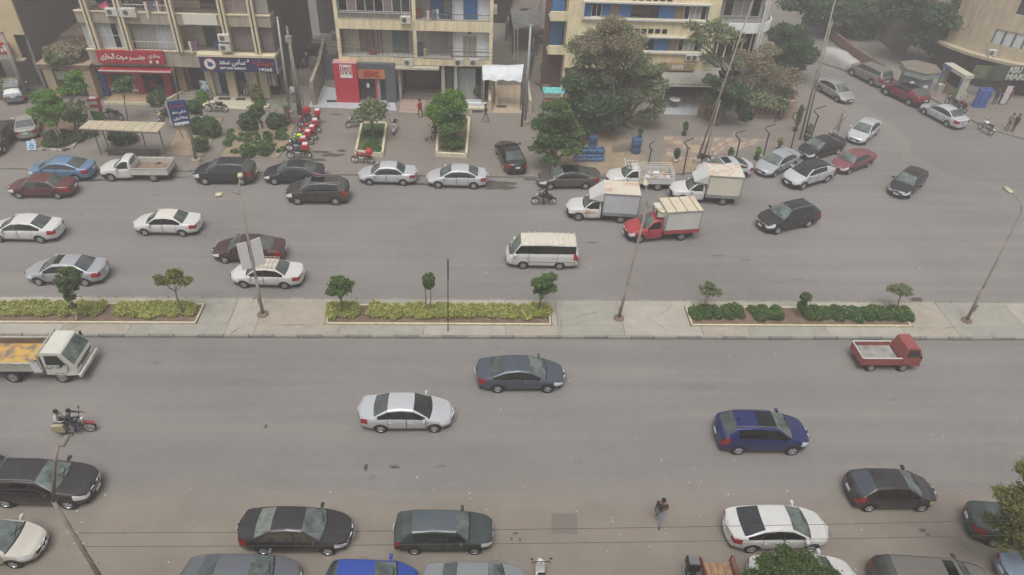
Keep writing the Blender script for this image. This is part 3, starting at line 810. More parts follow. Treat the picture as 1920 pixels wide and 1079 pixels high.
def mini_truck():
    """small red cab-over pickup with an open grey bed"""
    c, a, d = heading(G(1629,696.6), G(1691.7,696.6), 1.35, 1.4)
    RP = paint('faded_red_paint', (142, 54, 48), 0, .45, .25)
    root = thing('mini_truck', 'small old red mini truck with an open grey bed driving by the median kerb', 'truck', c, a)
    wb, W, xf = 1.84, .70, 1.72
    prof = [(.62,.42),(.62,1.0),(.70,1.62),(.86,1.68),(1.30,1.66),(1.42,1.6),(1.66,1.08),(1.72,.9),(1.72,.42)]
    V = []; Fc = []
    n = len(prof)
    for s, yy in ((-1, W), (1, W)):
        for x, z in prof:
            inset = 0 if z < 1.05 else (z-1.05)*.16  # plain white panels on the lamp post, giving no light
            V.append((x, s*(yy-inset), z))
    MB().add(V, [tuple(range(n)), tuple(range(n,2*n))[::-1]] + [(i,n+i,n+(i+1)%n,(i+1)%n) for i in range(n)]).build('cab', [RP], root)
    def gl(pts, nm, m=GLS): MB().add(pts, [(0,1,2,3)]).build(nm, [m], root)
    w2 = W-.09
    gl([(1.435,-w2,1.585),(1.435,w2,1.585),(1.665,W-.04,1.13),(1.665,-W+.04,1.13)], 'windscreen', GLG)
    gl([(.655,-w2+.06,1.16),(.655,w2-.06,1.16),(.688,w2-.12,1.52),(.688,-w2+.12,1.52)], 'rear_window')
    for s in (-1, 1):
        gl([(.76,s*(W+.004-.01),1.1),(1.52,s*(W-.006),1.1),(1.36,s*(W-.075),1.55),(.80,s*(W-.075),1.55)], 'side_window')
        gl([(.70,s*(W+.006),.5),(1.22,s*(W+.006),.5),(1.22,s*(W+.006),1.04),(.70,s*(W+.006),1.04)], 'door', RP)
        MB().lathe([(.01,-.02),(.09,-.01),(.09,.02),(.01,.03)], 'x', 12, c=(1.725, s*.5, .78)).build('headlight', [LMP], root)
        MB().cbox((1.5,s*(W+.12),1.22),(.06,.1,.16)).tube([(1.5,s*W,1.2),(1.5,s*(W+.1),1.2)], .01, 4).build('wing_mirror', [BLK], root)
    box('front_bumper', M('grey_bumper',(120,120,118),.6), root, 1.73, 1.80, -W, W, .40, .54)
    box('bed_floor', M('grey_bed',(150,148,144),.7,var=.3,scale=2), root, -1.62, .56, -W+.02, W-.02, .66, .72)
    rail = M('white_rail',(205,203,198),.6,var=.15)
    for s in (-1, 1):
        m = MB().box(-1.62, .56, s*W-.02, s*W+.02, .52, 1.0); m.build('bed_side', [RP], root)
        box('bed_rail', rail, root, -1.62, .56, s*W-.035, s*W+.035, 1.003, 1.04)
    MB().box(-1.66,-1.62,-W,W,.52,1.0).build('tailgate', [RP], root)
    box('bed_rail', rail, root, -1.68, -1.625, -W, W, 1.003, 1.04)
    for s in (-1, 1): box('taillight', TLR, root, -1.69, -1.665, s*.58-.06, s*.58+.06, .55, .68)
    box('underbody', UNDER, root, -1.5, 1.55, -.42, .42, .25, .6)
    add_wheels(root, wb, 1.22, .29, 'steel', x0=-.02+.0)
def dump_truck():
    WP = paint('cream_white_paint', (205, 206, 196), 0, .45, .3)
    rear, front = G(30,717), G(122,717)
    c, a, d = heading(rear, front, 1.75, 2.0)
    root = thing('dump_truck', 'white cab dump truck with an open tipping bed and yellow floor driving right', 'truck', c, a)
    wb = d; xw = wb/2; W = .94
    f = xw+.92
    # cab: sloped windscreen, flat roof
    prof = [(f-1.55,.62),(f-1.55,1.96),(f-1.44,2.04),(f-.66,2.02),(f-.54,1.97),(f-.04,1.24),(f,1.14),(f,.55),(f-.45,.55)]
    n = len(prof); V = []
    for s in (-1, 1):
        for x, z in prof:
            V.append((x, s*(W-(max(z-1.3,0))*.12-(.05 if x > f-.1 else 0)), z))
    MB().add(V, [tuple(range(n)), tuple(range(n,2*n))[::-1]] + [(i,n+i,n+(i+1)%n,(i+1)%n) for i in range(n)]).build('cab', [WP], root)
    q = .012
    MB().add([(f-.525+q,-.80,1.93),(f-.525+q,.80,1.93),(f-.06+q,.90,1.28),(f-.06+q,-.90,1.28)], [(0,1,2,3)]).build('windscreen', [GLG], root)
    MB().add([(f-.484+q+.012,-.18,1.56),(f-.2,.05,1.6),(f-.17,.05,1.5),(f-.2,-.2,1.5)], [(0,1,2,3)]) 
    for s in (-1, 1):
        y = s*(W+.004)
        MB().add([(f-1.38,y-s*.0,1.30),(f-.42,y-s*.0,1.30),(f-.70,y-s*.07,1.86),(f-1.36,y-s*.07,1.86)], [(0,1,2,3)]).build('side_window', [GLD], root)
        dr = MB().add([(f-1.48,y+s*.002,.72),(f-.55,y+s*.002,.72),(f-.38,y+s*.002,1.1),(f-.38,y+s*.002,1.29),(f-1.48,y+s*.002,1.29)], [(0,1,2,3,4)]).build('door', [WP], root)
        MB().add([(f-1.46,y+s*.006,1.0),(f-.8,y+s*.006,1.02),(f-.5,y+s*.006,1.22),(f-1.46,y+s*.006,1.22)], [(0,1,2,3)]).build('green_stripe', [M('dull_green',(92,110,100),.6,rgb2=(190,192,182),cut=.5,scale=9)], dr)
        MB().cbox((f-.5,s*(W+.2),1.55),(.05,.16,.34)).tube([(f-.5,s*W,1.4),(f-.5,s*(W+.2),1.45),(f-.5,s*(W+.2),1.7)], .012, 4).build('wing_mirror', [BLK], root)
        MB().cbox((f+.012,s*.66,.86),(.03,.3,.16)).build('headlight', [LMP], root)
    MB().cbox((f+.008,0,1.0),(.02,1.5,.1)).cbox((f+.008,0,.86),(.02,.9,.06)).build('grille', [BLK], root)
    MB().cbox((f+.10,0,.60),(.14,2.0,.2), ch=.03).build('front_bumper', [M('off_white_bumper',(196,192,182),.6,var=.2)], root)
    MB().cbox((f+.18,0,.60),(.012,.4,.13)).build('number_plate', [PLT], root)
    box('driver_shirt', M('pink_red_shirt',(170,60,75),.8), root, f-1.15, f-.85, -W+.012, -W+.2, 1.33, 1.7) if False else None
    # bed
    bx1, bx0 = f-1.74, f-1.74-3.4
    FL = M('ochre_stained_floor', (196,158,84), .9, rgb2=(128,112,100), cut=.46, scale=1.6, detail=4)
    BS = M('grey_white_bed', (170,170,162), .7, var=.25, scale=2.4)
    BI = M('rusty_brown_boards', (116,94,82), .85, var=.3, scale=3)
    box('bed_floor', FL, root, bx0+.05, bx1-.05, -.92, .92, .98, 1.04)
    for s in (-1, 1):
        box('bed_side', BS, root, bx0, bx1, s*.97-.03, s*.97+.03, .90, 1.42)
        for k in range(3): box('board', BI, root, bx0+.04, bx1-.06, s*.925-.012, s*.925+.012, 1.06+k*.12, 1.16+k*.12)
        box('bed_rail', BS, root, bx0, bx1, s*.98-.05, s*.98+.05, 1.423, 1.47)
    box('tailgate', BS, root, bx0-.05, bx0-.004, -.97, .97, .90, 1.42)
    box('bed_headboard', BI, root, bx1+.004, bx1+.06, -1.0, 1.0, .9, 1.6)
    MB().tube([(bx1+.12,-.98,.95),(bx1+.12,-.98,2.0),(bx1+.12,.98,2.0),(bx1+.12,.98,.95)], .05, 6).build('headboard_frame', [BS], root)
    MB().add([(bx1-.7,-.80,1.08),(bx1-.05,-.86,1.62),(bx1-.05,-.35,1.66),(bx1-.5,-.45,1.10),(bx1-.2,-.62,1.3)], [(0,1,4),(1,2,4),(2,3,4),(3,0,4)]).build('white_sack', [M('white_sacking',(205,205,210),.8,var=.2)], root)
    MB().add([(bx1+.07,-1.035,1.66),(bx1-.35,-1.035,1.5),(bx1-.3,-1.04,.86),(bx1+.1,-1.04,.86)], [(0,1,2,3)]).build('sheet_flap', [M('white_sacking',(205,205,210),.8)], root)
    box('chassis', UNDER, root, bx0+.2, f-.4, -.45, .45, .45, .88)
    for s in (-1, 1): box('fuel_tank', M('grey_tank',(110,110,108),.6), root, -.25, .5, s*.62-.2, s*.62+.2, .45, .8)
    add_wheels(root, wb, 1.62, .40, 'steel')
    return root, f, W
# ------------------------------------------------------------------ the ground, roads, pavements
def asphalt(name, base, dark, pale, spots=True, sandy=None):
    m = bpy.data.materials.new(name); m.use_nodes = True
    n, l = m.node_tree.nodes, m.node_tree.links; b = n['Principled BSDF']
    b.inputs['Roughness'].default_value = 0.9; b.inputs['Specular IOR Level'].default_value = 0.25
    tc = n.new('ShaderNodeTexCoord')
    def noise(scale, det, st=None, rough=.6):
        q = n.new('ShaderNodeTexNoise'); q.inputs['Scale'].default_value = scale; q.inputs['Detail'].default_value = det; q.inputs['Roughness'].default_value = rough
        if st:
            mp = n.new('ShaderNodeMapping'); mp.inputs['Scale'].default_value = st; l.new(tc.outputs['Object'], mp.inputs[0]); l.new(mp.outputs[0], q.inputs['Vector'])
        else: l.new(tc.outputs['Object'], q.inputs['Vector'])
        return q.outputs[0]
    def ramp(src, a, b_, v0=0.0, v1=1.0):
        r = n.new('ShaderNodeMapRange'); r.inputs[1].default_value = a; r.inputs[2].default_value = b_; r.inputs[3].default_value = v0; r.inputs[4].default_value = v1
        l.new(src, r.inputs[0]); return r.outputs[0]
    def mix(f, a, c):
        x = n.new('ShaderNodeMix'); x.data_type = 'RGBA'
        l.new(f, x.inputs[0])
        for i, v in ((6, a), (7, c)):
            if isinstance(v, tuple): x.inputs[i].default_value = v
            else: l.new(v, x.inputs[i])
        return x.outputs[2]
    c = mix(ramp(noise(.09, 4), .35, .68), lin(base), lin(dark))                      # broad patches
    c = mix(ramp(noise(1.0, 5, (.03, .9, 1), .7), .42, .7, 0, .5), c, lin(pale))  # dust drawn out along the lanes
    c = mix(ramp(noise(1.0, 4, (.035, .45, 1)), .46, .72, 0, .5), c, lin(dark))       # worn wheel tracks
    c = mix(ramp(noise(2.6, 8, None, .75), .45, .8, 0, .5), c, lin(pale))
    c = mix(ramp(noise(26, 3), .45, .75, 0, .35), c, lin(dark))                       # grit
    if sandy:                                                                         # sand blown in along the near side
        sx_ = n.new('ShaderNodeSeparateXYZ'); l.new(tc.outputs['Object'], sx_.inputs[0])
        ad = n.new('ShaderNodeMath'); ad.operation = 'MULTIPLY_ADD'; l.new(noise(1.0, 6, (.12, .5, 1), .65), ad.inputs[0]); ad.inputs[1].default_value = -5.0; l.new(sx_.outputs[1], ad.inputs[2])
        c = mix(ramp(ad.outputs[0], sandy-2.5-.5, sandy-2.5-2.2, 0, .8), c, mix(ramp(noise(.5, 6), .35, .65), lin((139,130,119)), lin((127,118,108))))
    if spots:
        dk = tuple(v*.55 for v in lin(dark)[:3])+(1,)
        c = mix(ramp(noise(1.0, 6, (.5, 1.5, 1), .62), .665, .72, 0, .6), c, dk)      # oil and damp spots
        c = mix(ramp(noise(.8, 7, None, .6), .70, .73, 0, .35), c, dk)
    l.new(c, b.inputs['Base Color'])
    bp = n.new('ShaderNodeBump'); bp.inputs['Strength'].default_value = .25; bp.inputs['Distance'].default_value = .02
    l.new(noise(30, 4), bp.inputs['Height']); l.new(bp.outputs[0], b.inputs['Normal'])
    return m
ASPH = asphalt('dusty_asphalt', (129,125,122), (113,110,108), (145,140,134), sandy=20.6)
ASPH2 = asphalt('side_street_asphalt', (121,119,116), (108,106,104), (136,131,124))
VERGE = asphalt('sandy_asphalt', (143,133,120), (128,119,109), (156,145,130))
PAVE = asphalt('grey_pavement', (128,122,115), (112,106,100), (142,135,125))
CONC = M('median_concrete', (158,154,144), .9, var=.09, scale=.9, bump=.1)
KERBW = M('kerb_faded_white', (138,136,129), .85, var=.14, scale=6)
KERBK = M('kerb_faded_black', (122,121,115), .85, var=.25, scale=5)
KERBG = M('kerb_bare_concrete', (132,126,116), .9, var=.12, scale=5)
SOIL = M('dry_soil', (116,98,82), .95, var=.22, scale=2.2, bump=.4)
SOILP = M('sandy_soil', (146,130,108), .95, var=.15, scale=1.5, bump=.3)
EDGE = M('cream_painted_edge', (205,196,168), .85, var=.16, scale=4)
GRASSM = M('low_green', (74,92,52), .9, var=.3, scale=5)

struct('ground', MB().add([(-260,-30,-.02),(320,-30,-.02),(320,420,-.02),(-260,420,-.02)], [(0,1,2,3)]), VERGE)
KL = [(-900,300),(-200,312),(0,316),(330,320),(620,327),(980,332),(1130,333),(1270,326),(1400,316),(1446,302),(1500,279),(1554,252),(1588,216),(1575,200),(1525,170),(1490,140),(1478,100),(1490,50),(1500,-40)]
KR = [(1480,-40),(1560,50),(1600,96),(1665,146),(1740,183),(1812,222),(1855,244),(1920,262),(2300,330)]
gl = [G(*p) for p in KL]; gr_ = [G(*p) for p in KR]
Yv = G(960, 905).y
struct('road', MB().add([(-200,-28,.0),(200,-28,.0),(200,130,.0),(-200,130,.0)], [(0,1,2,3)]), ASPH)
ss = [G(1640,-60), G(1500,-60)] + [G(*p) for p in ((1490,60),(1500,130),(1560,180),(1610,200),(1668,236),(1700,285),(1790,330),(1990,372),(2120,360),(2100,262))] + [G(1920,262), G(1812,222), G(1740,183), G(1600,96)]
struct('side_street', MB().add([(p.x,p.y,.004) for p in ss], [tuple(range(len(ss)))]), ASPH2)
struct('dust_strip', MB().add([(p.x,p.y,.008) for p in [G(*q) for q in ((1590,196),(1612,196),(1672,232),(1702,262),(1712,305),(1694,303),(1680,262),(1650,234))]], [tuple(range(8))]), asphalt('dust_strip_asphalt', (130,125,118), (121,117,112), (138,132,124), False))
pv = gl + [Vector((60,140,0)), Vector((-160,140,0))]
struct('pavement', MB().prism([(p.x,p.y) for p in pv], -.1, .12), PAVE)
pr = gr_ + [Vector((160,60,0)), Vector((160,150,0)), Vector((70,150,0))]
struct('pavement', MB().prism([(p.x,p.y) for p in pr], -.1, .14), PAVE)
# kerb stones
def kerb_line(pts, h, label=None, mats=(KERBG,), w=.16, ln=1.0, paintk=None, side=1):
    root = link('kerb', None); root['kind'] = 'structure'; root.location = pts[0]
    root.location.z = 0
    meshes = {}
    k = 0
    for a, b in zip(pts, pts[1:]):
        d = b-a; d.z = 0; L = d.length; n = max(1, round(L/ln)); u = d.normalized(); ang = math.atan2(u.y, u.x)
        for i in range(n):
            st = L/n
            key = (round(st, 2), k % len(mats))
            if key not in meshes:
                meshes[key] = MB().cbox((0,0,h/2-.03), (st-.035, w, h+.06), ch=.015).mesh('kerb_stone', [mats[k % len(mats)]])
            p = a+u*(i+.5)*st
            o = link('kerb_stone', meshes[key], root, (p.x-root.location.x + random.uniform(-.006,.006), p.y-root.location.y + random.uniform(-.008,.008), random.uniform(-.006,.004)), ang)
            k += 1
    return root
kerb_line([p+Vector((0,-.09,0)) for p in gl[1:9]], .15, mats=(KERBG,), ln=1.2)
kerb_line([p for p in gl[8:14]], .16, mats=(KERBW, KERBK), ln=1.0)
kerb_line([p for p in gr_[1:9]], .17, mats=(KERBG,), ln=1.1)
# the median island
MY0, MY1 = G(960,636).y, G(960,560,.15).y
root = link('median_strip', None, kind='structure'); root.location = (2, (MY0+MY1)/2, 0)
xs_ = [-46,-41.5,-36.9,-32.2,-27.5,-22.9,-19.2,-13.9,-12.3,-7.6,-2.8,1.9,4.95,8.8,13.4,16.2,20.9,25.6,28.9,33.4,38,42.6,47]
P_Y0, P_Y1 = G(820,608,.15).y, G(820,574,.15).y
PL = [(-40.0, G(366,606,.15).x), (G(612,607,.15).x, G(1032,607,.15).x), (G(1298,611,.15).x, G(1708,612,.15).x)]
_cm = [M('median_concrete_%s' % q, c, .9, var=.10, scale=1.1, bump=.1) for q, c in (('grey',(150,147,138)),('pale',(162,157,147)),('warm',(158,150,138)))]
for i, (a, b) in enumerate(zip(xs_, xs_[1:])):
    for (y0, y1) in ((MY0+.16, P_Y0-.11), (P_Y0-.10, P_Y1+.10), (P_Y1+.11, MY1-.16)):
        segs = [(a, b)]
        if y0 > P_Y0-.2 and y1 < P_Y1+.2:
            for (p, q) in PL:
                ns = []
                for (s0, s1) in segs:
                    if s1 <= p-.1 or s0 >= q+.1: ns.append((s0, s1))
                    else:
                        if s0 < p-.1: ns.append((s0, p-.1))
                        if s1 > q+.1: ns.append((q+.1, s1))
                segs = ns
        for (s0, s1) in segs:
            if s1-s0 > .15:
                MB().box(s0+.012-2, s1-.012-2, y0-root.location.y, y1-root.location.y, -.05, .15+random.uniform(-.004,.004)).build('concrete_slab', [_cm[i % 3]], root)
box('joint_filler', M('joint_grime',(92,86,78),.95), root, -47, 45, MY0+.2-root.location.y, P_Y0-.12-root.location.y, -.06, .135)
box('joint_filler', M('joint_grime',(92,86,78),.95), root, -47, 45, P_Y1+.12-root.location.y, MY1-.2-root.location.y, -.06, .135)
kerb_line([Vector((-45,MY0+.08,0)), Vector((47,MY0+.08,0))], .16, mats=(KERBK, KERBW), ln=1.35)
kerb_line([Vector((-45,MY1-.08,0)), Vector((47,MY1-.08,0))], .155, mats=(KERBG, KERBW, KERBG), ln=1.0)
def planter(poly, z0, z1, soil, label, w=.14, edge=EDGE, name='planter', group=None, sz=None):
    cx = sum(p[0] for p in poly)/len(poly); cy = sum(p[1] for p in poly)/len(poly)
    root = wthing(name, label, 'planter', (cx, cy, z0-.02), group)
    n = len(poly)
    for i in range(n):
        a, b = Vector((*poly[i], 0)), Vector((*poly[(i+1)%n], 0)); d = (b-a); L = d.length; c = (a+b)/2
        MB().cbox((c.x, c.y, (z0+z1)/2-.01), (L+w*.98, w, z1-z0+.02), rz=math.atan2(d.y, d.x), ch=.02).build('edging', [edge], root)
    inner = poly
    MB().add([(p[0],p[1],(sz if sz else z1-.05)) for p in inner], [tuple(range(n))]).build('soil', [soil], root)
    return root
for i, (a, b) in enumerate(PL):
    sl = .35
    poly = [(a, P_Y0), (b-(.0 if i else 0), P_Y0), (b, P_Y1), (a, P_Y1)]
    planter(poly, .12, .23, SOIL, ['long soil planter at the left end of the median, running out of the picture', 'long soil planter in the middle of the median with yellow green shrubs', 'soil planter at the right of the median with dark flowering shrubs'][i], w=.1)
# planting beds of the north pavement
def bed(px, soil, label, h=.1, edge=KERBG, w=.13, z=.12, sz=None, name='planting_bed'):
    return planter([(G(*p, z).x, G(*p, z).y) for p in px], z-.03, z+h, soil, label, w=w, edge=edge, name=name, sz=sz)
BK = M('bed_kerb_blackwhite', (176,172,162), .85, rgb2=(70,68,66), cut=.47, scale=1.3)
bed([(60,262),(72,281),(118,284),(136,278),(165,247),(150,222),(70,222)], SOIL, 'corner bed with black and white kerb under the two leaning trees', .16, BK, .2)
bed([(308,290),(380,294),(400,262),(418,222),(345,215)], SOILP, 'sandy bed with round clipped bushes beside the blue signboard', .08)
bed([(411,294),(520,297),(535,280),(554,235),(452,228)], SOILP, 'sandy bed with weeds and a bare white trunk beside the red motorcycles', .08)
bed([(668,289),(717,294),(725,236),(679,236)], GRASSM, 'cream edged planter under the round tree with grass in it', .34, EDGE, .2, sz=.36)
bed([(819,293),(874,296),(880,226),(822,228)], SOIL, 'cream edged planter under the bright green tree', .36, EDGE, .2, sz=.38)
def flat(name, px, mat, z=.124, **kw):
    return struct(name, MB().add([(G(*p, .12).x, G(*p, .12).y, z) for p in px], [tuple(range(len(px)))]), mat, **kw)
flat('dirt_patch', [(1085,262),(1180,250),(1205,290),(1235,324),(1010,328),(1045,285)], SOILP)
flat('dirt_patch', [(1240,290),(1330,300),(1390,312),(1300,322),(1240,324)], SOILP, .126)
# pink and cream paving of the corner: rows of tiles
def tiles(name, quad, nx, ny, mats, z=.124, gap=.05, rough=0.0, t=.012, skip=0.0):
    P = [G(*p, .12) for p in quad]
    root = link(name, None, kind='structure'); root.location = (P[0].x, P[0].y, 0)
    mb = {}
    for i in range(nx):
        for j in range(ny):
            if random.random() < skip: continue
            def at(u, v): return P[0].lerp(P[1], u).lerp(P[3].lerp(P[2], u), v)
            g = gap/2
            q = [at((i+a)/nx, (j+b)/ny) for a, b in ((g,g),(1-g,g),(1-g,1-g),(g,1-g))]
            zz = z+random.uniform(0, rough)
            vs = [(p.x-P[0].x, p.y-P[0].y, zz-.05) for p in q]+[(p.x-P[0].x, p.y-P[0].y, zz+t) for p in q]
            MB().add(vs, [(4,5,6,7),(0,1,5,4),(1,2,6,5),(2,3,7,6),(3,0,4,7)]).build('paving_tile', [mats[(i+j) % len(mats)] if random.random() < .8 else random.choice(mats)], root)
    return root
PINK = M('pink_paver', (148,126,116), .9, var=.15); CRM = M('cream_paver', (166,150,128), .9, var=.12)
tiles('tiled_pavement', [(1250,300),(1322,304),(1334,258),(1244,256)], 5, 6, [PINK, CRM, PINK, PAVE])
tiles('tiled_pavement', [(1330,294),(1378,284),(1440,262),(1338,258)], 8, 4, [PINK, CRM])
TW = M('pale_grey_tile', (176,180,184), .5, var=.06); TP = M('salmon_tile', (166,142,130), .7, var=.1); TB = M('beige_tile', (178,160,138), .7, var=.1)
tiles('tiled_forecourt', [(578,201),(744,208),(740,190),(600,160)], 10, 5, [TW], gap=.03)
tiles('tiled_forecourt', [(748,211),(790,214),(800,186),(752,186)], 4, 4, [TP], gap=.04)
tiles('tiled_forecourt', [(404,203),(468,206),(484,180),(398,180)], 5, 3, [M('ivory_tile',(196,188,166),.6,var=.06)], gap=.03)
tiles('tiled_ramp', [(910,212),(978,213),(976,160),(918,160)], 5, 6, [TB], gap=.04)
tiles('tiled_forecourt', [(1244,215),(1315,217),(1320,182),(1252,180)], 4, 4, [TW], gap=.04)
# a drain cover patch in the near verge, hatches in the forecourts
struct('road_patch', MB().add([(G(*p).x, G(*p).y, .006) for p in ((1034,1001),(1083,1002),(1082,963),(1034,963))], [(0,1,2,3)]), asphalt('patch_asphalt', (118,113,106), (108,104,98), (126,120,112), False))
def decal(name, px, py, w, h, mat, z, kind='structure', n=18, seed=0):
    g = G(px, py, z); rr = random.Random(seed); pts = []
    for i in range(n):
        a = 2*math.pi*i/n; k = rr.uniform(.55, 1.15); pts.append((g.x+w/2*k*math.cos(a), g.y+h/2*k*math.sin(a), z))
    return struct(name, MB().add(pts, [tuple(range(n))]), mat)
WET = M('damp_stain', (82,76,70), .55, var=.25, scale=3)
for i, (x, y, w, h, z) in enumerate([(600,285,1.6,.5,.124),(622,291,2.2,.7,.124),(640,283,.8,.5,.124),(596,300,1.5,.6,.124),(545,291,1.0,.4,.13),(565,330,3.2,.5,.002),(930,345,3.2,1.2,.002),(765,345,3.8,.7,.002),(300,333,4.4,.6,.002),(170,338,3.2,.5,.002),(940,352,3,.7,.003),(630,215,.9,.3,.124),(1010,337,2.6,.5,.002),(800,262,.5,.9,.124),(686,877,.22,.5,.003),(740,876,.5,.25,.003),(959,1010,.14,.2,.003),(966,1000,.25,.15,.003),(975,1012,.15,.15,.003),(498,800,.18,.35,.003),(1730,995,.35,.2,.003),(1740,1003,.25,.15,.003),(1720,560,.9,.3,.16),(1345,480,.9,.12,.003),(1400,488,1.1,.12,.003),(1110,455,1,.15,.003)]):
    if z > 0.003 or i not in (5,): decal('damp_stain', x, y, w, h, WET, z+.001*(i % 3), seed=i)
# scattered litter: nobody could count it
lm = MB()
for i in range(150):
    x = random.uniform(-22, 30); y = random.choice([random.uniform(14.5, 29), random.uniform(34, 47), random.uniform(14, 20)]); s = random.uniform(.02, .055); a = random.uniform(0, 3.1)
    if 29.2 < y < 34: continue
    lm.cbox((x, y, .012), (s*random.uniform(.8,1.8), s, .008), rz=a)
lm.build('litter', [M('paper_litter', (205,202,194), .8, var=.1)], kind='stuff', label='small scraps of pale litter scattered over the roads', cat='litter')

# cracks in the concrete of the median and in the asphalt
CRK = M('crack_dark', (84,78,72), .95, var=.2)
def crack(px, py, ang, ln, z, w=.025, seed=0):
    rr = random.Random(seed); g = G(px, py, z); pts = []; a = ang; p = Vector((g.x, g.y, z))
    for i in range(int(ln/.22)):
        pts.append(p.copy()); a += rr.uniform(-.5,.5); a = a*.8+ang*.2; p = p+Vector((math.cos(a), math.sin(a), 0))*.22
    V = []; Fc = []
    for i, q in enumerate(pts):
        t = math.sin(math.pi*(i+.5)/len(pts))*w*rr.uniform(.3,.8)
        d = (pts[min(i+1,len(pts)-1)]-pts[max(i-1,0)]).normalized(); n = Vector((-d.y, d.x, 0)); V += [q+n*t, q-n*t]
    for i in range(len(pts)-1): Fc.append((i*2, i*2+1, i*2+3, i*2+2))
    struct('crack', MB().add(V, Fc), CRK)
for i, (x, y, a, ln, z) in enumerate([(1075,600,.3,2.2,.158),(1050,625,1.4,1.6,.158),(470,570,.9,1.4,.158),(520,610,.2,2.4,.158),(430,630,1.5,1.2,.158),(1230,590,.1,1.8,.158),(1250,620,1.9,1.2,.158),(1760,620,.6,1.6,.158),(1740,580,2.2,1.2,.158),(120,625,1.2,1.1,.158)]):
    crack(x, y, a, ln, z, .03 if z > .1 else .022, i)
# ------------------------------------------------------------------ buildings
def FX(x0, y0, x1, y1, Y):
    my, mx = (y0+y1)/2, (x0+x1)/2
    return F(x0, my, Y).x, F(x1, my, Y).x, F(mx, y1, Y).z, F(mx, y0, Y).z
def panel(name, mat, root, px, Y, d=.1, parent=None, **kw):
    """a part whose front stands at distance Y, its outline surveyed from the picture"""
    x0, x1, z0, z1 = FX(*px, Y)
    return MB().box(x0, x1, Y, Y+d, z0, z1).build(name, mat, parent or root, **kw)
def pbox(name, mat, root, x0, x1, y0, y1, z0, z1, **kw):
    return MB().box(x0, x1, y0, y1, z0, z1).build(name, mat, root, **kw)
def sub(name, mat, par, mb):
    o = link(name, mb.mesh(name, mat), par, (0,0,0)); return o
WINF = M('white_window_frame', (205,204,198), .5, var=.08)
WGL = M('window_glass', (46,50,54), .08, var=.3, scale=.7, spec=.8)
CURT = M('pale_curtain', (170,176,178), .9, var=.22, scale=2, stretch=(9,1,.4))
CURB = M('mauve_curtain', (138,122,122), .9, var=.28, scale=2, stretch=(9,1,.4))
CURG = M('grey_blind', (150,148,142), .9, var=.15, scale=2, stretch=(6,1,.4))
SHUT = M('blue_shutter', (62,116,172), .6, var=.18, scale=2, stretch=(1,1,14))
DOORG = M('dark_green_door', (62,78,72), .7, var=.2, scale=2, stretch=(8,1,1))
DOORB = M('brown_door', (92,76,70), .7, var=.2)
ACW = M('aircon_white', (196,194,184), .5, var=.12)
ACG = M('aircon_grille', (92,90,86), .7, var=.2, scale=20)
RAIL = M('balcony_rail', (98,92,88), .6, var=.15)
RAILW = M('white_rail', (196,196,190), .5, var=.1)
def window(root, x0, x1, z0, z1, Y, panes=2, frame=WINF, glass=WGL, cross=0, w=.055, name='window'):
    m = MB(); d = .07
    m.box(x0, x1, Y, Y+d, z0, z0+w).box(x0, x1, Y, Y+d, z1-w, z1).box(x0, x0+w, Y, Y+d, z0+w, z1-w).box(x1-w, x1, Y, Y+d, z0+w, z1-w)
    for k in range(1, panes):
        x = x0+(x1-x0)*k/panes; m.box(x-w/2, x+w/2, Y+.002, Y+d, z0+w, z1-w)
    for k in range(1, cross+1):
        z = z0+(z1-z0)*k/(cross+1); m.box(x0+w, x1-w, Y+.004, Y+d, z-w/3, z+w/3)
    o = m.build(name, [frame], root)
    for k in range(panes):
        a = x0+(x1-x0)*k/panes+w/2; b = x0+(x1-x0)*(k+1)/panes-w/2
        g = glass[k % len(glass)] if isinstance(glass, (list, tuple)) else glass
        sub('pane', g, o, MB().box(a, b, Y+.03, Y+.045, z0+w, z1-w))
    return o
def shutter(root, x0, x1, z0, z1, Y, mat=SHUT, name='shutter'):
    o = MB().box(x0, x1, Y+.02, Y+.06, z0, z1).build(name, [mat], root)
    m = MB(); n = max(3, int((z1-z0)/.12))
    for k in range(n):
        z = z0+(z1-z0)*(k+.5)/n; m.add([(x0+.04,Y+.018,z-.04),(x1-.04,Y+.018,z-.04),(x1-.04,Y-.01,z+.015),(x0+.04,Y-.01,z+.015)], [(0,1,2,3)])
    for a in (x0, (x0+x1)/2-.02, x1-.04): m.box(a, a+.04, Y-.015, Y+.019, z0, z1)
    sub('louvre', mat, o, m); return o
def aircon(root, px, Y, w=.85, h=.58, d=.34, side=0):
    p = F(px[0], px[1], Y)
    o = MB().cbox((p.x, Y-d/2, p.z), (w, d, h), ch=.03).build('air_conditioner', [ACW], root)
    m = MB().lathe([(.01,-.004),(.21,-.004),(.21,.004),(.01,.004)], 'y', 14, c=(p.x-.12, Y-d-.006, p.z))
    sub('fan_grille', ACG, o, m)
    sub('bracket', ACG, o, MB().box(p.x-.3, p.x-.26, Y-d, Y, p.z-h/2-.1, p.z-h/2-.01).box(p.x+.26, p.x+.3, Y-d, Y, p.z-h/2-.1, p.z-h/2-.01))
    return o
def railing(root, x0, x1, Y, z0, z1, step=.13, mat=RAIL, y1=None, top=.05):
    m = MB(); m.box(x0, x1, Y, Y+.04, z1-top, z1).box(x0, x1, Y+.005, Y+.035, z0, z0+.03)
    n = int((x1-x0)/step)
    for k in range(n+1):
        x = x0+(x1-x0)*k/n; m.box(x-.01, x+.01, Y+.01, Y+.03, z0+.03, z1-top)
    if y1: m.box(x1-.04, x1, Y, y1, z1-top, z1)
    return m.build('railing', [mat], root)
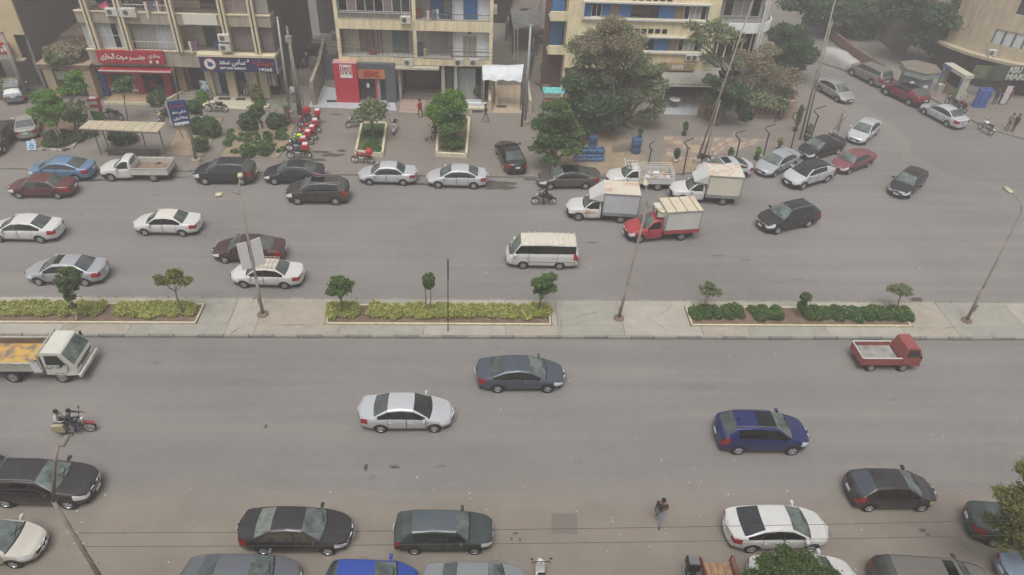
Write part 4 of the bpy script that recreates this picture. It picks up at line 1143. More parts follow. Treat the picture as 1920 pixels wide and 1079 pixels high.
def clutter(root, spots, Y):
    cs = [M('clutter_red',(130,56,50),.8), M('clutter_blue',(52,76,110),.8), M('clutter_cream',(180,168,140),.8), M('clutter_green',(60,84,56),.8)]
    for i, (x, z, w, h) in enumerate(spots):
        MB().cbox((x, Y, z+h/2), (w, .35, h), ch=.04).build('balcony_item', [cs[i % 4]], root)

# --- the brownish block with the two shops (second from the left)
YB = 60.9
BR = M('brown_grey_render', (162,151,136), .9, var=.2, scale=1.2, stretch=(2.2,2.2,.35), bump=.05)
CB_ = M('cream_pilaster', (210,198,168), .85, var=.12, scale=1.2)
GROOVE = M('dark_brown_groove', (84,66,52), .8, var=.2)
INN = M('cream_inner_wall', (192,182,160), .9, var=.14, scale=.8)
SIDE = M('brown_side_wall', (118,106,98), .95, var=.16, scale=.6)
b = wthing('apartment_building', 'brown and cream apartment block above the red restaurant sign and the navy pharmacy sign', 'building', (-25, YB+4, 0))
xl, xr_ = -32.9, -17.1
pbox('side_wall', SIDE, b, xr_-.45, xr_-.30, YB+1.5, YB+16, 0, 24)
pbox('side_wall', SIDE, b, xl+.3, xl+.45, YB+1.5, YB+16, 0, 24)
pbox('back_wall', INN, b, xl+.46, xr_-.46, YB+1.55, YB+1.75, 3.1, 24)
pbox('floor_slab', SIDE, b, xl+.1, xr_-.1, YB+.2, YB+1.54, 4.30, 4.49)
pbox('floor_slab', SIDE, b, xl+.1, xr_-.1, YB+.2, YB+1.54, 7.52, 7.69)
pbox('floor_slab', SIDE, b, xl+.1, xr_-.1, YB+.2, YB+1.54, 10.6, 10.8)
pbox('balcony_front', BR, b, xl, xr_, YB, YB+.19, 3.12, 4.42)
pbox('balcony_ledge', CB_, b, xl-.04, xr_+.04, YB-.06, YB+.22, 4.425, 4.52)
pbox('balcony_front', BR, b, xl, -24.9, YB, YB+.19, 6.72, 7.62)
pbox('balcony_front', BR, b, -24.8, xr_, YB, YB+.19, 6.72, 7.62)
pbox('balcony_ledge', CB_, b, xl-.04, xr_+.04, YB-.06, YB+.22, 7.625, 7.73)
pbox('balcony_front', BR, b, xl, xr_, YB, YB+.19, 9.9, 24)
pbox('balcony_side', BR, b, xr_-.19, xr_-.003, YB+.192, YB+1.5, 6.72, 7.62)
pbox('balcony_side', BR, b, xr_-.19, xr_-.003, YB+.192, YB+1.5, 3.12, 4.42)
for x in (-31.85, -29.2, -25.05, -20.9, -18.5):
    p = MB().box(x-.24, x-.07, YB-.32, YB-.062, 4.55, 14).build('pilaster', [CB_], b)
    sub('fin', CB_, p, MB().box(x+.07, x+.24, YB-.32, YB-.062, 4.55, 14)); sub('groove', GROOVE, p, MB().box(x-.068, x+.068, YB-.22, YB-.062, 4.55, 14))
    pbox('column', CB_, b, x-.15, x+.15, YB+.2, YB+.5, 4.5, 6.71); pbox('column', CB_, b, x-.15, x+.15, YB+.2, YB+.5, 7.75, 9.89)
bays = [(-32.8,-32.0),(-31.6,-29.4),(-28.95,-25.3),(-24.8,-21.15),(-20.65,-18.75),(-18.25,-17.2)]
window(b, *bays[0], 4.55, 6.70, YB+.25, 2, glass=CURT, cross=0)
window(b, *bays[1], 4.55, 6.70, YB+.25, 4, glass=[CURT, CURT, GLD, CURT], cross=1)
pbox('curtain', CURG, b, -28.9, -27.0, YB+.45, YB+.5, 4.52, 6.6)
pbox('curtain', CURT, b, -26.98, -25.35, YB+.42, YB+.47, 4.52, 6.6)
railing(b, -28.95, -25.3, YB+.05, 4.53, 5.25, .3, RAILW)
pbox('door', DOORG, b, -23.35, -22.35, YB+1.46, YB+1.54, 4.5, 6.45)
shutter(b, -21.9, -21.3, 4.9, 6.4, YB+1.45, DOORB)
clutter(b, [(-24.4,4.52,.5,.6),(-22.0,4.52,.8,.7),(-21.4,4.52,.4,.9),(-26,4.52,.7,.6)], YB+.9)
aircon(b, (421,70), YB-.3, .95, .62); aircon(b, (423,88), YB-.3, .95, .62)
pbox('curtain', CURB, b, -20.65, -18.75, YB+.5, YB+.54, 4.52, 6.7); pbox('curtain', CURB, b, -18.25, -17.25, YB+.5, YB+.54, 4.52, 6.7)
pbox('curtain', CURB, b, -17.3, -17.26, YB+.56, YB+1.5, 4.52, 6.7)
railing(b, -20.7, -18.75, YB+.05, 4.53, 5.3, .16); railing(b, -18.25, -17.12, YB+.05, 4.53, 5.3, .16, y1=YB+1.5)
# second floor
pbox('dark_window', GLD, b, -31.6, -29.4, YB+1.4, YB+1.5, 7.8, 9.8)
pbox('curtain', CURB, b, -28.9, -27.6, YB+1.3, YB+1.4, 7.75, 9.8); pbox('door', GLD, b, -27.5, -26.2, YB+1.3, YB+1.4, 7.7, 9.8)
pbox('door', DOORB, b, -23.1, -21.9, YB+1.44, YB+1.53, 7.7, 9.8)
railing(b, -31.6, -29.4, YB+.05, 7.74, 8.3, .3); railing(b, -28.95, -25.3, YB+.05, 7.74, 8.3, .3, RAILW); railing(b, -24.75, -21.2, YB+.05, 7.74, 8.45, .14)
pbox('curtain', CURB, b, -20.65, -18.75, YB+.5, YB+.54, 7.74, 9.85); pbox('curtain', CURG, b, -18.25, -17.25, YB+.5, YB+.54, 7.74, 9.85)
window(b, -20.65, -18.75, 7.74, 9.85, YB+.3, 3, frame=BR, glass=CURB); window(b, -18.25, -17.2, 7.74, 9.85, YB+.3, 2, frame=BR, glass=CURG)
aircon(b, (211,21), YB, .95, .62); aircon(b, (241,22), YB, 1.35, .72)
MB().add([(-30.9,YB+.1,8.1),(-30.2,YB-.05,7.75),(-29.9,YB-.05,7.8),(-30.1,YB+.1,8.5)], [(0,1,2,3)]).build('pink_cloth', [M('pink_cloth',(196,70,110),.8)], b)
panel('blank_panel', M('off_white_panel',(212,208,196),.7,var=.05), b, (343,27,406,47), YB-.10, .09)
# ground floor of that block
YG = YB+1.0
STN = M('stone_cladding', (158,136,104), .9, var=.28, scale=4)
for x0, x1 in ((-26.35,-25.75),(-23.95,-23.45)): pbox('stone_pier', STN, b, x0, x1, YG-.1, YG+.5, 0.1, 3.1)
pbox('entry_back', DRK, b, -26.3, -23.4, YG+2.4, YG+2.5, 0, 3.1); pbox('entry_door', M('dark_grey_gate',(66,64,66),.7,var=.2), b, -25.7, -24.0, YG+1.1, YG+1.18, .1, 2.7)
pbox('lintel', BR, b, -26.34, -23.44, YG-.08, YG+.4, 2.72, 3.1)
for k in range(3): pbox('step', M('grey_step',(150,142,130),.9), b, -26.3, -23.5, YG-1.2+k*.35, YG+.4, .12+k*.12, .235+k*.12)
box_ = FX(385,135,398,181,YG)
for (a, c) in ((387,399),(426,441),(472,483),(487,502)):
    x0, x1, z0, z1 = FX(a, 130, c, 182, YG-.2); pbox('pharmacy_pier', M('cream_stone_pier',(198,186,156),.8,var=.1), b, x0, x1, YG-.2, YG+.4, .12, 3.2)
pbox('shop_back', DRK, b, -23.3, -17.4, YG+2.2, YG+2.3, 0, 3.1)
pbox('shop_floor', M('shop_floor',(130,124,116),.5), b, -32.2, -17.4, YG-.1, YG+2.2, .1, .2)
for i, (a, c, m_) in enumerate(((400,412,M('pale_blue_door',(168,184,196),.4)),(412,425,M('dark_blue_display',(34,58,92),.5,rgb2=(20,28,44),cut=.5,scale=5)),(441,461,GLD),(461,471,M('pale_blue_door',(168,184,196),.4)),(502,520,DRK))):
    x0, x1, z0, z1 = FX(a, 133, c, 178, YG+.3); pbox('shop_door', m_, b, x0, x1, YG+.3+.02*i, YG+.36+.02*i, .2, 2.9)
pbox('door_mat', M('dark_mat',(60,58,58),.95), b, *(FX(410,176,432,179,YG-.4)[:2]), YG-.9, YG-.4, .14, .155)
pbox('door_mat', M('dark_mat',(60,58,58),.95), b, *(FX(443,176,460,179,YG-.4)[:2]), YG-.9, YG-.4, .14, .155)
# hanging goods beside the pharmacy
for k in range(5): pbox('hanging_garment', [CURT, CURB, M('white_cloth',(206,204,200),.9)][k % 3], b, -18.35+k*.16, -18.23+k*.16, YG-.25, YG-.15, 1.3, 2.5)
# restaurant front
RED = M('restaurant_red', (164,40,50), .45, var=.08)
for (a, c) in ((196,206),(249,266),(306,318)):
    x0, x1, z0, z1 = FX(a, 125, c, 178, YG-.2); pbox('red_pier', RED, b, x0, x1, YG-.2, YG+.2, .12, 3.0)
pbox('shop_front', GLD, b, -31.4, -29.2, YG+.3, YG+.38, .2, 3.0)
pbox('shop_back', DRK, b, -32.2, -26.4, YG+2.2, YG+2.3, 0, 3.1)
pbox('shop_fridge', M('fridge_teal',(52,92,104),.4,var=.3,scale=5), b, -27.4, -26.8, YG+.9, YG+1.5, .2, 2.1)
pbox('shop_shelf', M('shop_shelf',(120,60,52),.7,rgb2=(52,40,40),cut=.5,scale=6), b, -31.3, -29.3, YG+1.6, YG+2.0, .2, 2.2)
a0 = F(186,117,YB-.2); a1 = F(318,122,YB-.2)
aw = MB().add([(-32.15,YB+.8,3.12),(-26.25,YB+.8,3.12),(-26.15,YB-.5,2.86),(-32.25,YB-.5,2.86),(-26.15,YB-.5,2.66),(-32.25,YB-.5,2.66)], [(0,1,2,3),(3,2,4,5)]).build('awning', [RED], b)
sub('awning_edge', M('white_edge',(214,208,204),.6), aw, MB().box(-32.26,-26.14,YB-.54,YB-.5,2.80,2.89))
for (px, lab_, mat_, cat_) in (((182,96,306,120),'red restaurant sign with white Arabic lettering above the shop',RED,'sign'),):
    x0, x1, z0, z1 = FX(*px, YB-.35); s = wthing('shop_sign', lab_, cat_, (x0, YB-.35, z0))
    pbox('sign_board', mat_, s, x0, x1, YB-.35, YB-.05, z0, z1)
    WT = M('sign_white', (222,220,214), .5, var=0)
    zc = (z0+z1)/2
    t_ = text(ar('حضـــــر مـوت البخارى'), .85, WT, s, (0,0,0), fit=(3.7, .62), bold=.012); t_.location = Vector((x0+2.15, YB-.37, zc))-s.location
    t_ = text(ar('بخارى'), .55, WT, s, (0,0,0), fit=(.95,.4)); t_.location = Vector((x1-.75, YB-.37, zc+.15))-s.location
    for k in range(4): pbox('sign_picture', [WT, M('menu_red',(150,30,36),.5)][k % 2], s, x1-1.25+k*.28, x1-1.05+k*.28, YB-.365, YB-.351, z0+.08, z0+.32)
NAVY = M('pharmacy_navy', (44,46,92), .4, var=.06)
x0, x1, z0, z1 = FX(374,103,516,131,YB-.5)
s = wthing('shop_sign', 'navy blue pharmacy sign with a round emblem and white lettering', 'sign', (x0, YB-.5, z0))
z0, z1 = 3.02, 4.28
pbox('sign_board', NAVY, s, x0, x1, YB-.5, YB-.06, z0, z1)
pbox('sign_top', CB_, s, x0-.1, x1+.02, YB-.55, YB-.04, z1+.003, z1+.2)
pbox('side_board', M('grey_white_board',(176,176,170),.6,var=.15), s, x1+.004, x1+.07, YB-.5, YB+1.5, z0-.2, z1+.1)
pbox('side_picture', M('dim_sign_print',(120,124,122),.6,rgb2=(88,92,96),cut=.5,scale=3), s, x1+.072, x1+.08, YB-.3, YB+1.3, z0, z1-.1)
xc = x0+.85
o = MB().lathe([(.01,-.02),(.56,-.02),(.56,.0),(.01,.0)], 'y', 28, c=(xc, YB-.502, (z0+z1)/2)).build('emblem', [M('emblem_red',(150,60,70),.5)], s)
sub('emblem_disc', WT, o, MB().lathe([(.01,-.02),(.46,-.02),(.46,.0),(.01,.0)], 'y', 28, c=(xc, YB-.524, (z0+z1)/2)))
sub('emblem_figure', M('emblem_blue',(70,84,140),.5), o, MB().lathe([(.01,-.02),(.2,-.02),(.2,.0),(.01,.0)], 'y', 14, c=(xc+.05, YB-.546, (z0+z1)/2)).cbox((xc-.12, YB-.556, (z0+z1)/2+.05),(.09,.02,.5)).cbox((xc+.05, YB-.57, (z0+z1)/2),(.5,.01,.08)))
def lt(st, size, mat, x, z, bold=.01, fit=None, Y=YB-.53):
    t_ = text(st, size, mat, s, (0,0,0), bold=bold, fit=fit); t_.location = Vector((x, Y, z))-s.location
lt(ar('سامى سعد'), 1.0, WT, x0+2.75, z0+.80, .012, (2.2,.62))
lt('SAMY SAAD PHARMACY', .3, WT, x0+2.75, z0+.30, .006, (2.2,.2))
lt(ar('صيدلية'), 1.0, M('sign_red',(176,50,56),.5,var=0), x0+5.35, z0+.80, .012, (1.75,.6))
lt(ar('د'), .5, WT, x0+4.1, z0+1.02, .01, (.22,.25))
lt('19265', .42, WT, x0+5.5, z0+.24, .01, (1.1,.26))

# --- the cream block over the fried chicken shop
YK = 61.6
KC = M('cream_fascia', (220,206,172), .85, var=.18, scale=1.2, stretch=(2.4,2.4,.3))
KW = M('white_inner_wall', (222,225,228), .85, var=.07, scale=.8)
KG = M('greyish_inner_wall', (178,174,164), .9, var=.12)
b = wthing('apartment_building', 'cream balcony block above the red fried chicken shop', 'building', (-5, YK+3, 0))
xl, xr_ = -11.9, 1.55
pbox('side_wall', M('cream_side_wall',(178,160,120),.9,var=.14,scale=.6), b, xr_-.22, xr_-.02, YK+.202, YK+16, 0, 24)
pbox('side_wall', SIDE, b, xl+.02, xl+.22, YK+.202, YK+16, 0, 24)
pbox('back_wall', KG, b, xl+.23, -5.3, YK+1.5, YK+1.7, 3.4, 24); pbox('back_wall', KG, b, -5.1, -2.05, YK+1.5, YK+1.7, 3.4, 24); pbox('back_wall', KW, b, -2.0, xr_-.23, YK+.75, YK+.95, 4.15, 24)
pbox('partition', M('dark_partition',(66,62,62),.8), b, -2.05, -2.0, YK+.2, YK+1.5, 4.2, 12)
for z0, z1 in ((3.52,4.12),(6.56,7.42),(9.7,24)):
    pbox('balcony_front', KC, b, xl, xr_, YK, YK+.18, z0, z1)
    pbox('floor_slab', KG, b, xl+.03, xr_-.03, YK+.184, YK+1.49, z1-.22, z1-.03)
for x in (xl, -5.35, xr_-.3):
    for z0, z1 in ((4.123,6.557),(7.423,9.697),(10.51,14)): pbox('column', KC, b, x+.001, x+.3, YK+.001, YK+.28, z0, z1)
# first floor
pbox('wall_panel', M('off_white_wall',(190,188,174),.85,var=.06), b, -11.5, -10.2, YK+1.42, YK+1.49, 4.2, 6.5)
window(b, -10.15, -8.9, 4.2, 6.1, YK+1.38, 2, glass=CURB, frame=M('maroon_frame',(110,52,56),.6)); pbox('wall_panel', M('off_white_wall',(190,188,174),.85), b, -10.15, -8.6, YK+1.44, YK+1.48, 6.12, 6.5)
MRN = M('maroon_frame',(110,52,56),.6)
for x in (-8.55, -8.25): pbox('maroon_post', MRN, b, x, x+.1, YK+1.0, YK+1.1, 4.13, 6.5)
pbox('door', M('sea_green_door',(88,108,102),.7,var=.2), b, -7.3, -5.9, YK+1.40, YK+1.48, 4.15, 6.4)
window(b, -3.95, -2.55, 4.2, 6.3, YK+1.38, 4, glass=CURG, frame=CURG)
window(b, -1.05, .15, 4.2, 5.95, YK+.66, 3, glass=CURG, frame=M('cream_shutter',(176,172,150),.7))
pbox('vent', M('brown_vent',(90,70,60),.8), b, -.6, -.3, YK+.67, YK+.74, 6.15, 6.4)
railing(b, xl+.3, -5.4, YK+.05, 4.13, 4.9, .42, RAIL); railing(b, -5.0, xr_-.3, YK+.05, 4.13, 4.85, .15, RAIL)
clutter(b, [(-9,4.15,.6,.5),(-4.8,4.15,.5,1.1),(-4.5,4.15,.4,.6)], YK+.8)
# second floor: glazed on the left, open on the right
window(b, xl+.35, -5.5, 7.95, 9.68, YK+.32, 8, glass=[GLD, CURB, WGL, WGL], frame=WINF)
pbox('parapet_panel', M('translucent_panel',(128,122,112),.5,var=.15), b, xl+.3, -5.45, YK+.05, YK+.1, 7.43, 7.9); railing(b, xl+.3, -5.4, YK+.0-.045, 7.44, 7.98, .9, RAILW)
shutter(b, -3.85, -2.75, 7.45, 9.68, YK+1.38); shutter(b, -1.0, .2, 7.45, 9.68, YK+.63)
railing(b, -5.0, xr_-.3, YK+.05, 7.43, 8.0, .13, RAIL)
clutter(b, [(-4.8,7.45,.5,.7),(-2.6,7.45,.8,.4)], YK+.8)
aircon(b, (761,36), YK, .85, .62); aircon(b, (766,116), YK, .85, .62); aircon(b, (861,116), YK, .8, .6); aircon(b, (889,116), YK, .8, .6)
o = MB().cbox((xr_+.18, YK+1.6, 8.05), (.35,.85,.62), ch=.03).build('air_conditioner', [ACW], b)
# ground floor
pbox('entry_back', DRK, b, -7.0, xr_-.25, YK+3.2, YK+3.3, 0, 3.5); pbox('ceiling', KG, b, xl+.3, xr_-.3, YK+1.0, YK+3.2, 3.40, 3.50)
pbox('entry_wall', KG, b, -6.85, -6.65, YK+.2, YK+3.2, .1, 3.5); pbox('entry_door', M('dark_glass_door',(44,46,52),.3,var=.3), b, -6.3, -3.2, YK+2.0, YK+2.1, .5, 3.0)
pbox('entry_step', M('entry_step',(120,108,98),.8), b, -6.6, -3.0, YK+.4, YK+2.0, .1, .3); pbox('entry_step', M('entry_step',(120,108,98),.8), b, -6.5, -3.1, YK+1.0, YK+2.0, .3, .48)
pbox('entry_canopy', M('pale_canopy',(186,180,162),.7), b, -7.0, -3.15, YK-.5, YK+.4, 3.28, 3.46)
for x in (-3.0, -1.85, .6): pbox('pier', KG, b, x, x+.3, YK+.3, YK+.6, .1, 3.5)
window(b, -1.5, .1, .9, 3.0, YK+.9, 3, glass=CURT, frame=M('pale_grey_frame',(150,154,154),.6)); pbox('low_wall', KG, b, -2.9, .6, YK+.9, YK+1.0, .1, .9)
pbox('window_grille', M('dim_plants',(66,74,60),.9,var=.4,scale=6), b, -2.65, -1.9, YK+.6, YK+.7, .2, 3.0)
# the chicken shop: red pylon panel, orange sign band, grey portal
s = wthing('takeaway_shop', 'fried chicken shop front with red pylon panel, orange sign band and grey portal', 'shop', (-9.5, YK-.3, 0))
YS = YK-.45
KRED = M('chicken_red', (182,42,60), .4, var=.05); DGR = M('slate_grey_cladding', (84,90,96), .6, var=.08); ORG = M('orange_brown_band', (184,122,82), .6, var=.1)
pbox('red_pylon', KRED, s, -12.4, -10.35, YS-.15, YS+.7, .12, 3.72)
pbox('pylon_cap', M('pinkish_cap',(196,150,146),.7), s, -12.42, -10.33, YS-.17, YS+.72, 3.724, 3.80)
pbox('grey_portal', DGR, s, -10.34, -7.05, YS+.05, YS+.6, 3.25, 3.7)
pbox('grey_portal', DGR, s, -7.95, -7.05, YS+.05, YS+.6, .12, 3.246)
pbox('sign_band', ORG, s, -10.33, -7.96, YS+.1, YS+.5, 2.3, 3.246)
pbox('shop_window', GLD, s, -10.33, -8.9, YS+.45, YS+.5, .2, 2.29); pbox('red_post', KRED, s, -8.9, -8.75, YS+.3, YS+.44, .12, 2.29); pbox('pale_post', M('pale_post',(150,142,134),.7), s, -8.74, -8.5, YS+.3, YS+.44, .12, 2.29); pbox('shop_window', GLD, s, -8.5, -7.96, YS+.46, YS+.5, .2, 2.29)
pbox('sticker', WT, s, -9.7, -9.45, YS+.43, YS+.445, 1.35, 1.75)
def st(stx, size, mat, x, y, z, bold=.02, fit=None, depth=.03):
    t_ = text(stx, size, mat, s, (0,0,0), bold=bold, fit=fit, depth=depth); t_.location = Vector((x, y, z))-s.location; return t_
st('KFC', .74, M('letter_red',(170,40,44),.4,var=0), -9.15, YS+.06, 2.77, .03, (1.35,.55), .04)
q = pbox('emblem_board', WT, s, -11.83, -10.77, YS-.19, YS-.152, 2.45, 3.62)
for k, xx in enumerate((-11.78, -11.6, -11.06, -10.9)):
    if k in (0, 3): sub('red_stripe', KRED, q, MB().box(xx, xx+.1, YS-.2, YS-.191, 2.75, 3.56))
    else: sub('red_stripe', KRED, q, MB().box(xx, xx+.09, YS-.2, YS-.191, 2.75, 3.56))
sub('emblem_portrait', BLK, q, MB().lathe([(.01,-.012),(.17,-.012),(.17,0),(.01,0)], 'y', 20, c=(-11.3, YS-.205, 3.25)).add([(-11.46,YS-.21,3.16),(-11.14,YS-.21,3.16),(-11.24,YS-.21,2.86),(-11.3,YS-.21,2.72),(-11.36,YS-.21,2.86)], [(0,1,2,3,4)]))
sub('emblem_face', WT, q, MB().lathe([(.01,-.012),(.105,-.012),(.105,0),(.01,0)], 'y', 16, c=(-11.3, YS-.222, 3.2)).cbox((-11.3, YS-.226, 3.02),(.09,.01,.12)))
sub('emblem_glasses', BLK, q, MB().cbox((-11.35, YS-.245, 3.22),(.07,.01,.04)).cbox((-11.25, YS-.245, 3.22),(.07,.01,.04)).cbox((-11.3, YS-.245, 2.98),(.03,.01,.08)))
# white tarpaulin canopy over the ramp
c = wthing('tarpaulin_canopy', 'creased white tarpaulin stretched over a frame above the tiled ramp', 'canopy', (4.2, 60.5, 0))
tl, tr, bl, br_ = F(904,123,61.4), F(982,121,61.4), F(905,150,60.2), F(978,153,60.2)
V = []; Fc = []; nx, ny = 14, 8
for j in range(ny+1):
    for i in range(nx+1):
        u, v = i/nx, j/ny
        p = tl.lerp(tr, u).lerp(bl.lerp(br_, u), v)
        V.append((p.x, p.y-.1*math.sin(v*math.pi)*1.3, p.z+.10*math.sin(v*math.pi)+.05*math.sin(u*19+v*5)*(.3+v)+.04*math.sin(u*7-v*9)))
for j in range(ny):
    for i in range(nx): a = j*(nx+1)+i; Fc.append((a, a+1, a+nx+2, a+nx+1))
MB().add(V, Fc).build('tarpaulin', [M('white_tarpaulin',(208,212,214),.6,var=.06,scale=2,bump=.3)], c, True)
fr = MB()
for p in (tl, tr, bl, br_): fr.tube([(p.x, p.y, .1), (p.x, p.y, p.z-.02)], .05, 6)
fr.build('canopy_frame', [M('rusty_frame',(96,84,74),.8)], c)
w = wthing('ramp_wall', 'low cream walls on both sides of the tiled ramp', 'wall', (1.4, 60.3, 0))
pbox('wall_face', INN, w, 1.25, 1.5, 59.6, 63.4, .1, 1.3); pbox('wall_face', INN, w, 1.9, 2.15, 61.2, 66, .1, .9); pbox('wall_face', INN, w, 4.9, 5.1, 59.6, 66, .1, 1.3)
w = wthing('garden_wall', 'low white garden wall with bench behind the bright green tree', 'wall', (-.6, 59.9, 0))
pbox('wall_face', KW, w, -2.4, 1.1, 60.1, 60.3, .1, .75); pbox('paved_top', TW, w, -2.3, .8, 60.31, 61.5, .1, .5)
bn = wthing('bench', 'pale stone bench against the low garden wall', 'bench', (.1, 59.6, .12)); pbox('seat', EDGE, bn, -.5, 1.1, 59.35, 59.85, .5, .58); pbox('leg', EDGE, bn, -.4, -.2, 59.4, 59.8, .12, .498); pbox('leg', EDGE, bn, .8, 1.0, 59.4, 59.8, .12, .498)

# --- the cream block with blue shutters
YD = 63.0
DC = M('warm_cream_render', (226,212,174), .9, var=.14, scale=1.0, stretch=(2.2,2.2,.3))
b = wthing('apartment_building', 'cream apartment block with blue shutters and white window bands behind the big trees', 'building', (17, YD+4, 0))
xl, xr_ = 8.15, 21.6
pbox('front_wall', DC, b, xl, xr_, YD+.2, YD+.4, 5.95, 7.6); pbox('front_wall', DC, b, xl, xr_, YD+.2, YD+.4, 3.0, 4.75); pbox('front_wall', DC, b, xl, xr_, YD+.2, YD+.4, 8.85, 24)
pbox('front_wall', DC, b, xl, 9.5, YD+.205, YD+.4, 4.75, 5.95); pbox('front_wall', DC, b, xl, 9.5, YD+.205, YD+.4, 7.6, 8.85); pbox('front_wall', DC, b, 20.5, xr_, YD+.205, YD+.4, 4.75, 5.95); pbox('front_wall', DC, b, 20.5, xr_, YD+.205, YD+.4, 7.6, 8.85)
pbox('side_wall', DC, b, xl, xl+.2, YD+.41, YD+18, 0, 14)
pbox('inner_wall', M('brownish_infill',(150,128,108),.9,var=.15), b, 9.5, 20.5, YD+.55, YD+.6, 4.7, 9)
for z0, z1 in ((4.72, 5.98), (7.58, 8.88)):
    f = MB().box(9.35, 20.65, YD-.05, YD+.5, z1, z1+.14).box(9.35, 20.65, YD-.05, YD+.5, z0-.14, z0).box(9.35, 9.5, YD-.05, YD+.5, z0, z1).box(20.5, 20.65, YD-.05, YD+.5, z0, z1)
    f.build('window_surround', [WINF], b)
for z0, z1 in ((4.72, 5.98), (7.58, 8.88)):
    shutter(b, 9.55, 10.2, z0, z1, YD+.35); window(b, 10.2, 11.1, z0, z1, YD+.4, 2, glass=GLD); shutter(b, 11.1, 11.8, z0, z1, YD+.35)
    shutter(b, 12.6, 13.7, z0, z1, YD+.36)
    pbox('dark_window', GLD, b, 13.75, 16.2, YD+.42, YD+.45, z0, z1); shutter(b, 16.2, 17.6, z0, z1, YD+.36)
    window(b, 18.4, 20.45, z0, z1, YD+.35, 4, glass=[GLD, CURG, CURG, GLD])
for z in (6.35, 9.15):
    for k in range(6): pbox('vent_hole', DRK, b, 13.6+k*.62, 14.05+k*.62, YD+.17, YD+.197, z, z+.38)
# left loggia
for z0 in (4.9, 7.9):
    pbox('balcony_front', DC, b, 6.6, 8.14, YD+.3, YD+.45, z0-.75, z0+.05); pbox('balcony_floor', KG, b, 6.6, 8.14, YD+.46, YD+2, z0-.75, z0-.6); pbox('blue_shutter_door', SHUT, b, 6.9, 8.0, YD+1.9, YD+1.98, z0-.6, z0+1.7)
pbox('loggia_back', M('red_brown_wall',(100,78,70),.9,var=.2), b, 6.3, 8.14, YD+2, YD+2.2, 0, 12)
aircon(b, (1292,107), YD+.2, .8, .6); aircon(b, (1303,107), YD+.2, .6, .55); aircon(b, (1315,50), YD+.2, .8, .6); aircon(b, (1325,109), YD+.2, .8, .6)
# right bay with white curved balconies
pbox('bay_wall', M('white_bay',(186,188,186),.8,var=.08), b, 21.65, 25.6, YD+.8, YD+1.0, 3.2, 24)
for zb in (7.25, 4.75, 10.4):
    V = []; Fc = []; N = 16
    for i in range(N+1):
        a = math.pi*(i/N)*.5
        x = 24.4+2.6*math.sin(a); y = YD+2.2-2.6*math.cos(a)
        V += [(x, y, zb-.5), (x, y, zb+.35), (x*1.0-.12*math.sin(a), y+.12*math.cos(a), zb+.35), (x-.12*math.sin(a), y+.12*math.cos(a), zb-.5)]
    for i in range(N): a = i*4; Fc += [(a,a+4,a+5,a+1),(a+1,a+5,a+6,a+2),(a+2,a+6,a+7,a+3)]
    if zb != 4.75:
        MB().add(V, Fc).box(21.7, 24.4, YD-.4, YD-.28, zb-.5, zb+.35).build('balcony_front', [M('balcony_white',(230,232,231),.7,var=.06)], b, False)
        P = [(21.7, YD-.28), (24.4, YD-.28)]+[(24.4+2.48*math.sin(math.pi*i/16), YD+2.2-2.48*math.cos(math.pi*i/16)) for i in range(1, 9)]+[(21.7, YD+2.2)]
        MB().prism(P, zb-.5, zb-.35).build('balcony_floor', [KG], b)
window(b, 22.0, 25.3, 7.9, 9.8, YD+.6, 4, glass=[GLD, CURG, CURG, GLD]); pbox('canopy_panel', M('grey_roller',(150,152,152),.6), b, 21.8, 25.4, YD+.4, YD+.5, 9.85, 10.3)
for k in range(5): pbox('bay_mullion', [WINF, KC][k % 2], b, 22.0+k*.75, 22.12+k*.75, YD+.3, YD+.4, 4.3, 6.6)
pbox('bay_glazing', GLD, b, 21.9, 25.4, YD+.5, YD+.6, 4.3, 6.6)
pbox('blue_panel', SHUT, b, 25.5, 25.6, YD+1.0, YD+2.2, 7.4, 10.2); pbox('blue_panel', SHUT, b, 25.7, 26.4, YD+2.3, YD+2.4, 7.3, 8.4)
clutter(b, [(25.2,7.2,.8,.5),(24.6,7.2,.6,.5)], YD+1.2)
pbox('white_pipe', WINF, b, 25.15, 25.3, YD-.75, YD-.6, 3.2, 24); pbox('white_pipe', WINF, b, 25.4, 25.5, YD-.75, YD-.65, 3.2, 24)
# terrace cafe at its foot
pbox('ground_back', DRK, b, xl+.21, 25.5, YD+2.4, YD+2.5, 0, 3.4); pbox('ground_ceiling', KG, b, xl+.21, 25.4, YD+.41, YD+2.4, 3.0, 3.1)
x0, x1, z0, z1 = FX(1240,119,1302,133,YD-.3); sg = wthing('shop_sign', 'brown shop sign with white lettering behind the big dry tree', 'sign', (x0, YD-.3, z0)); pbox('sign_board', M('tan_board',(158,134,104),.6,var=.15), sg, x0, x1, YD-.3, YD+.1, z0, z1)
for k in range(5): pbox('letter', WT, sg, x0+1.0+k*.22, x0+1.12+k*.22, YD-.32, YD-.302, z0+.15, z1-.15)
aw = wthing('awning', 'grey fabric awning over the white tiled terrace', 'awning', (19, YD-1, 0))
MB().add([(17.0,YD+.2,3.1),(22.6,YD+.2,3.1),(22.4,YD-1.9,2.55),(17.2,YD-1.9,2.55),(22.4,YD-1.9,2.35),(17.2,YD-1.9,2.35)], [(0,1,2,3),(3,2,4,5)]).build('fabric', [M('awning_grey',(150,146,138),.8,var=.1,scale=1)], aw)
pbox('edge_bar', WINF, aw, 17.15, 22.5, YD-1.95, YD-1.9, 2.33, 2.42)
for x in (17.3, 22.3): pbox('post', WINF, aw, x, x+.06, YD-1.85, YD-1.79, .12, 2.4)
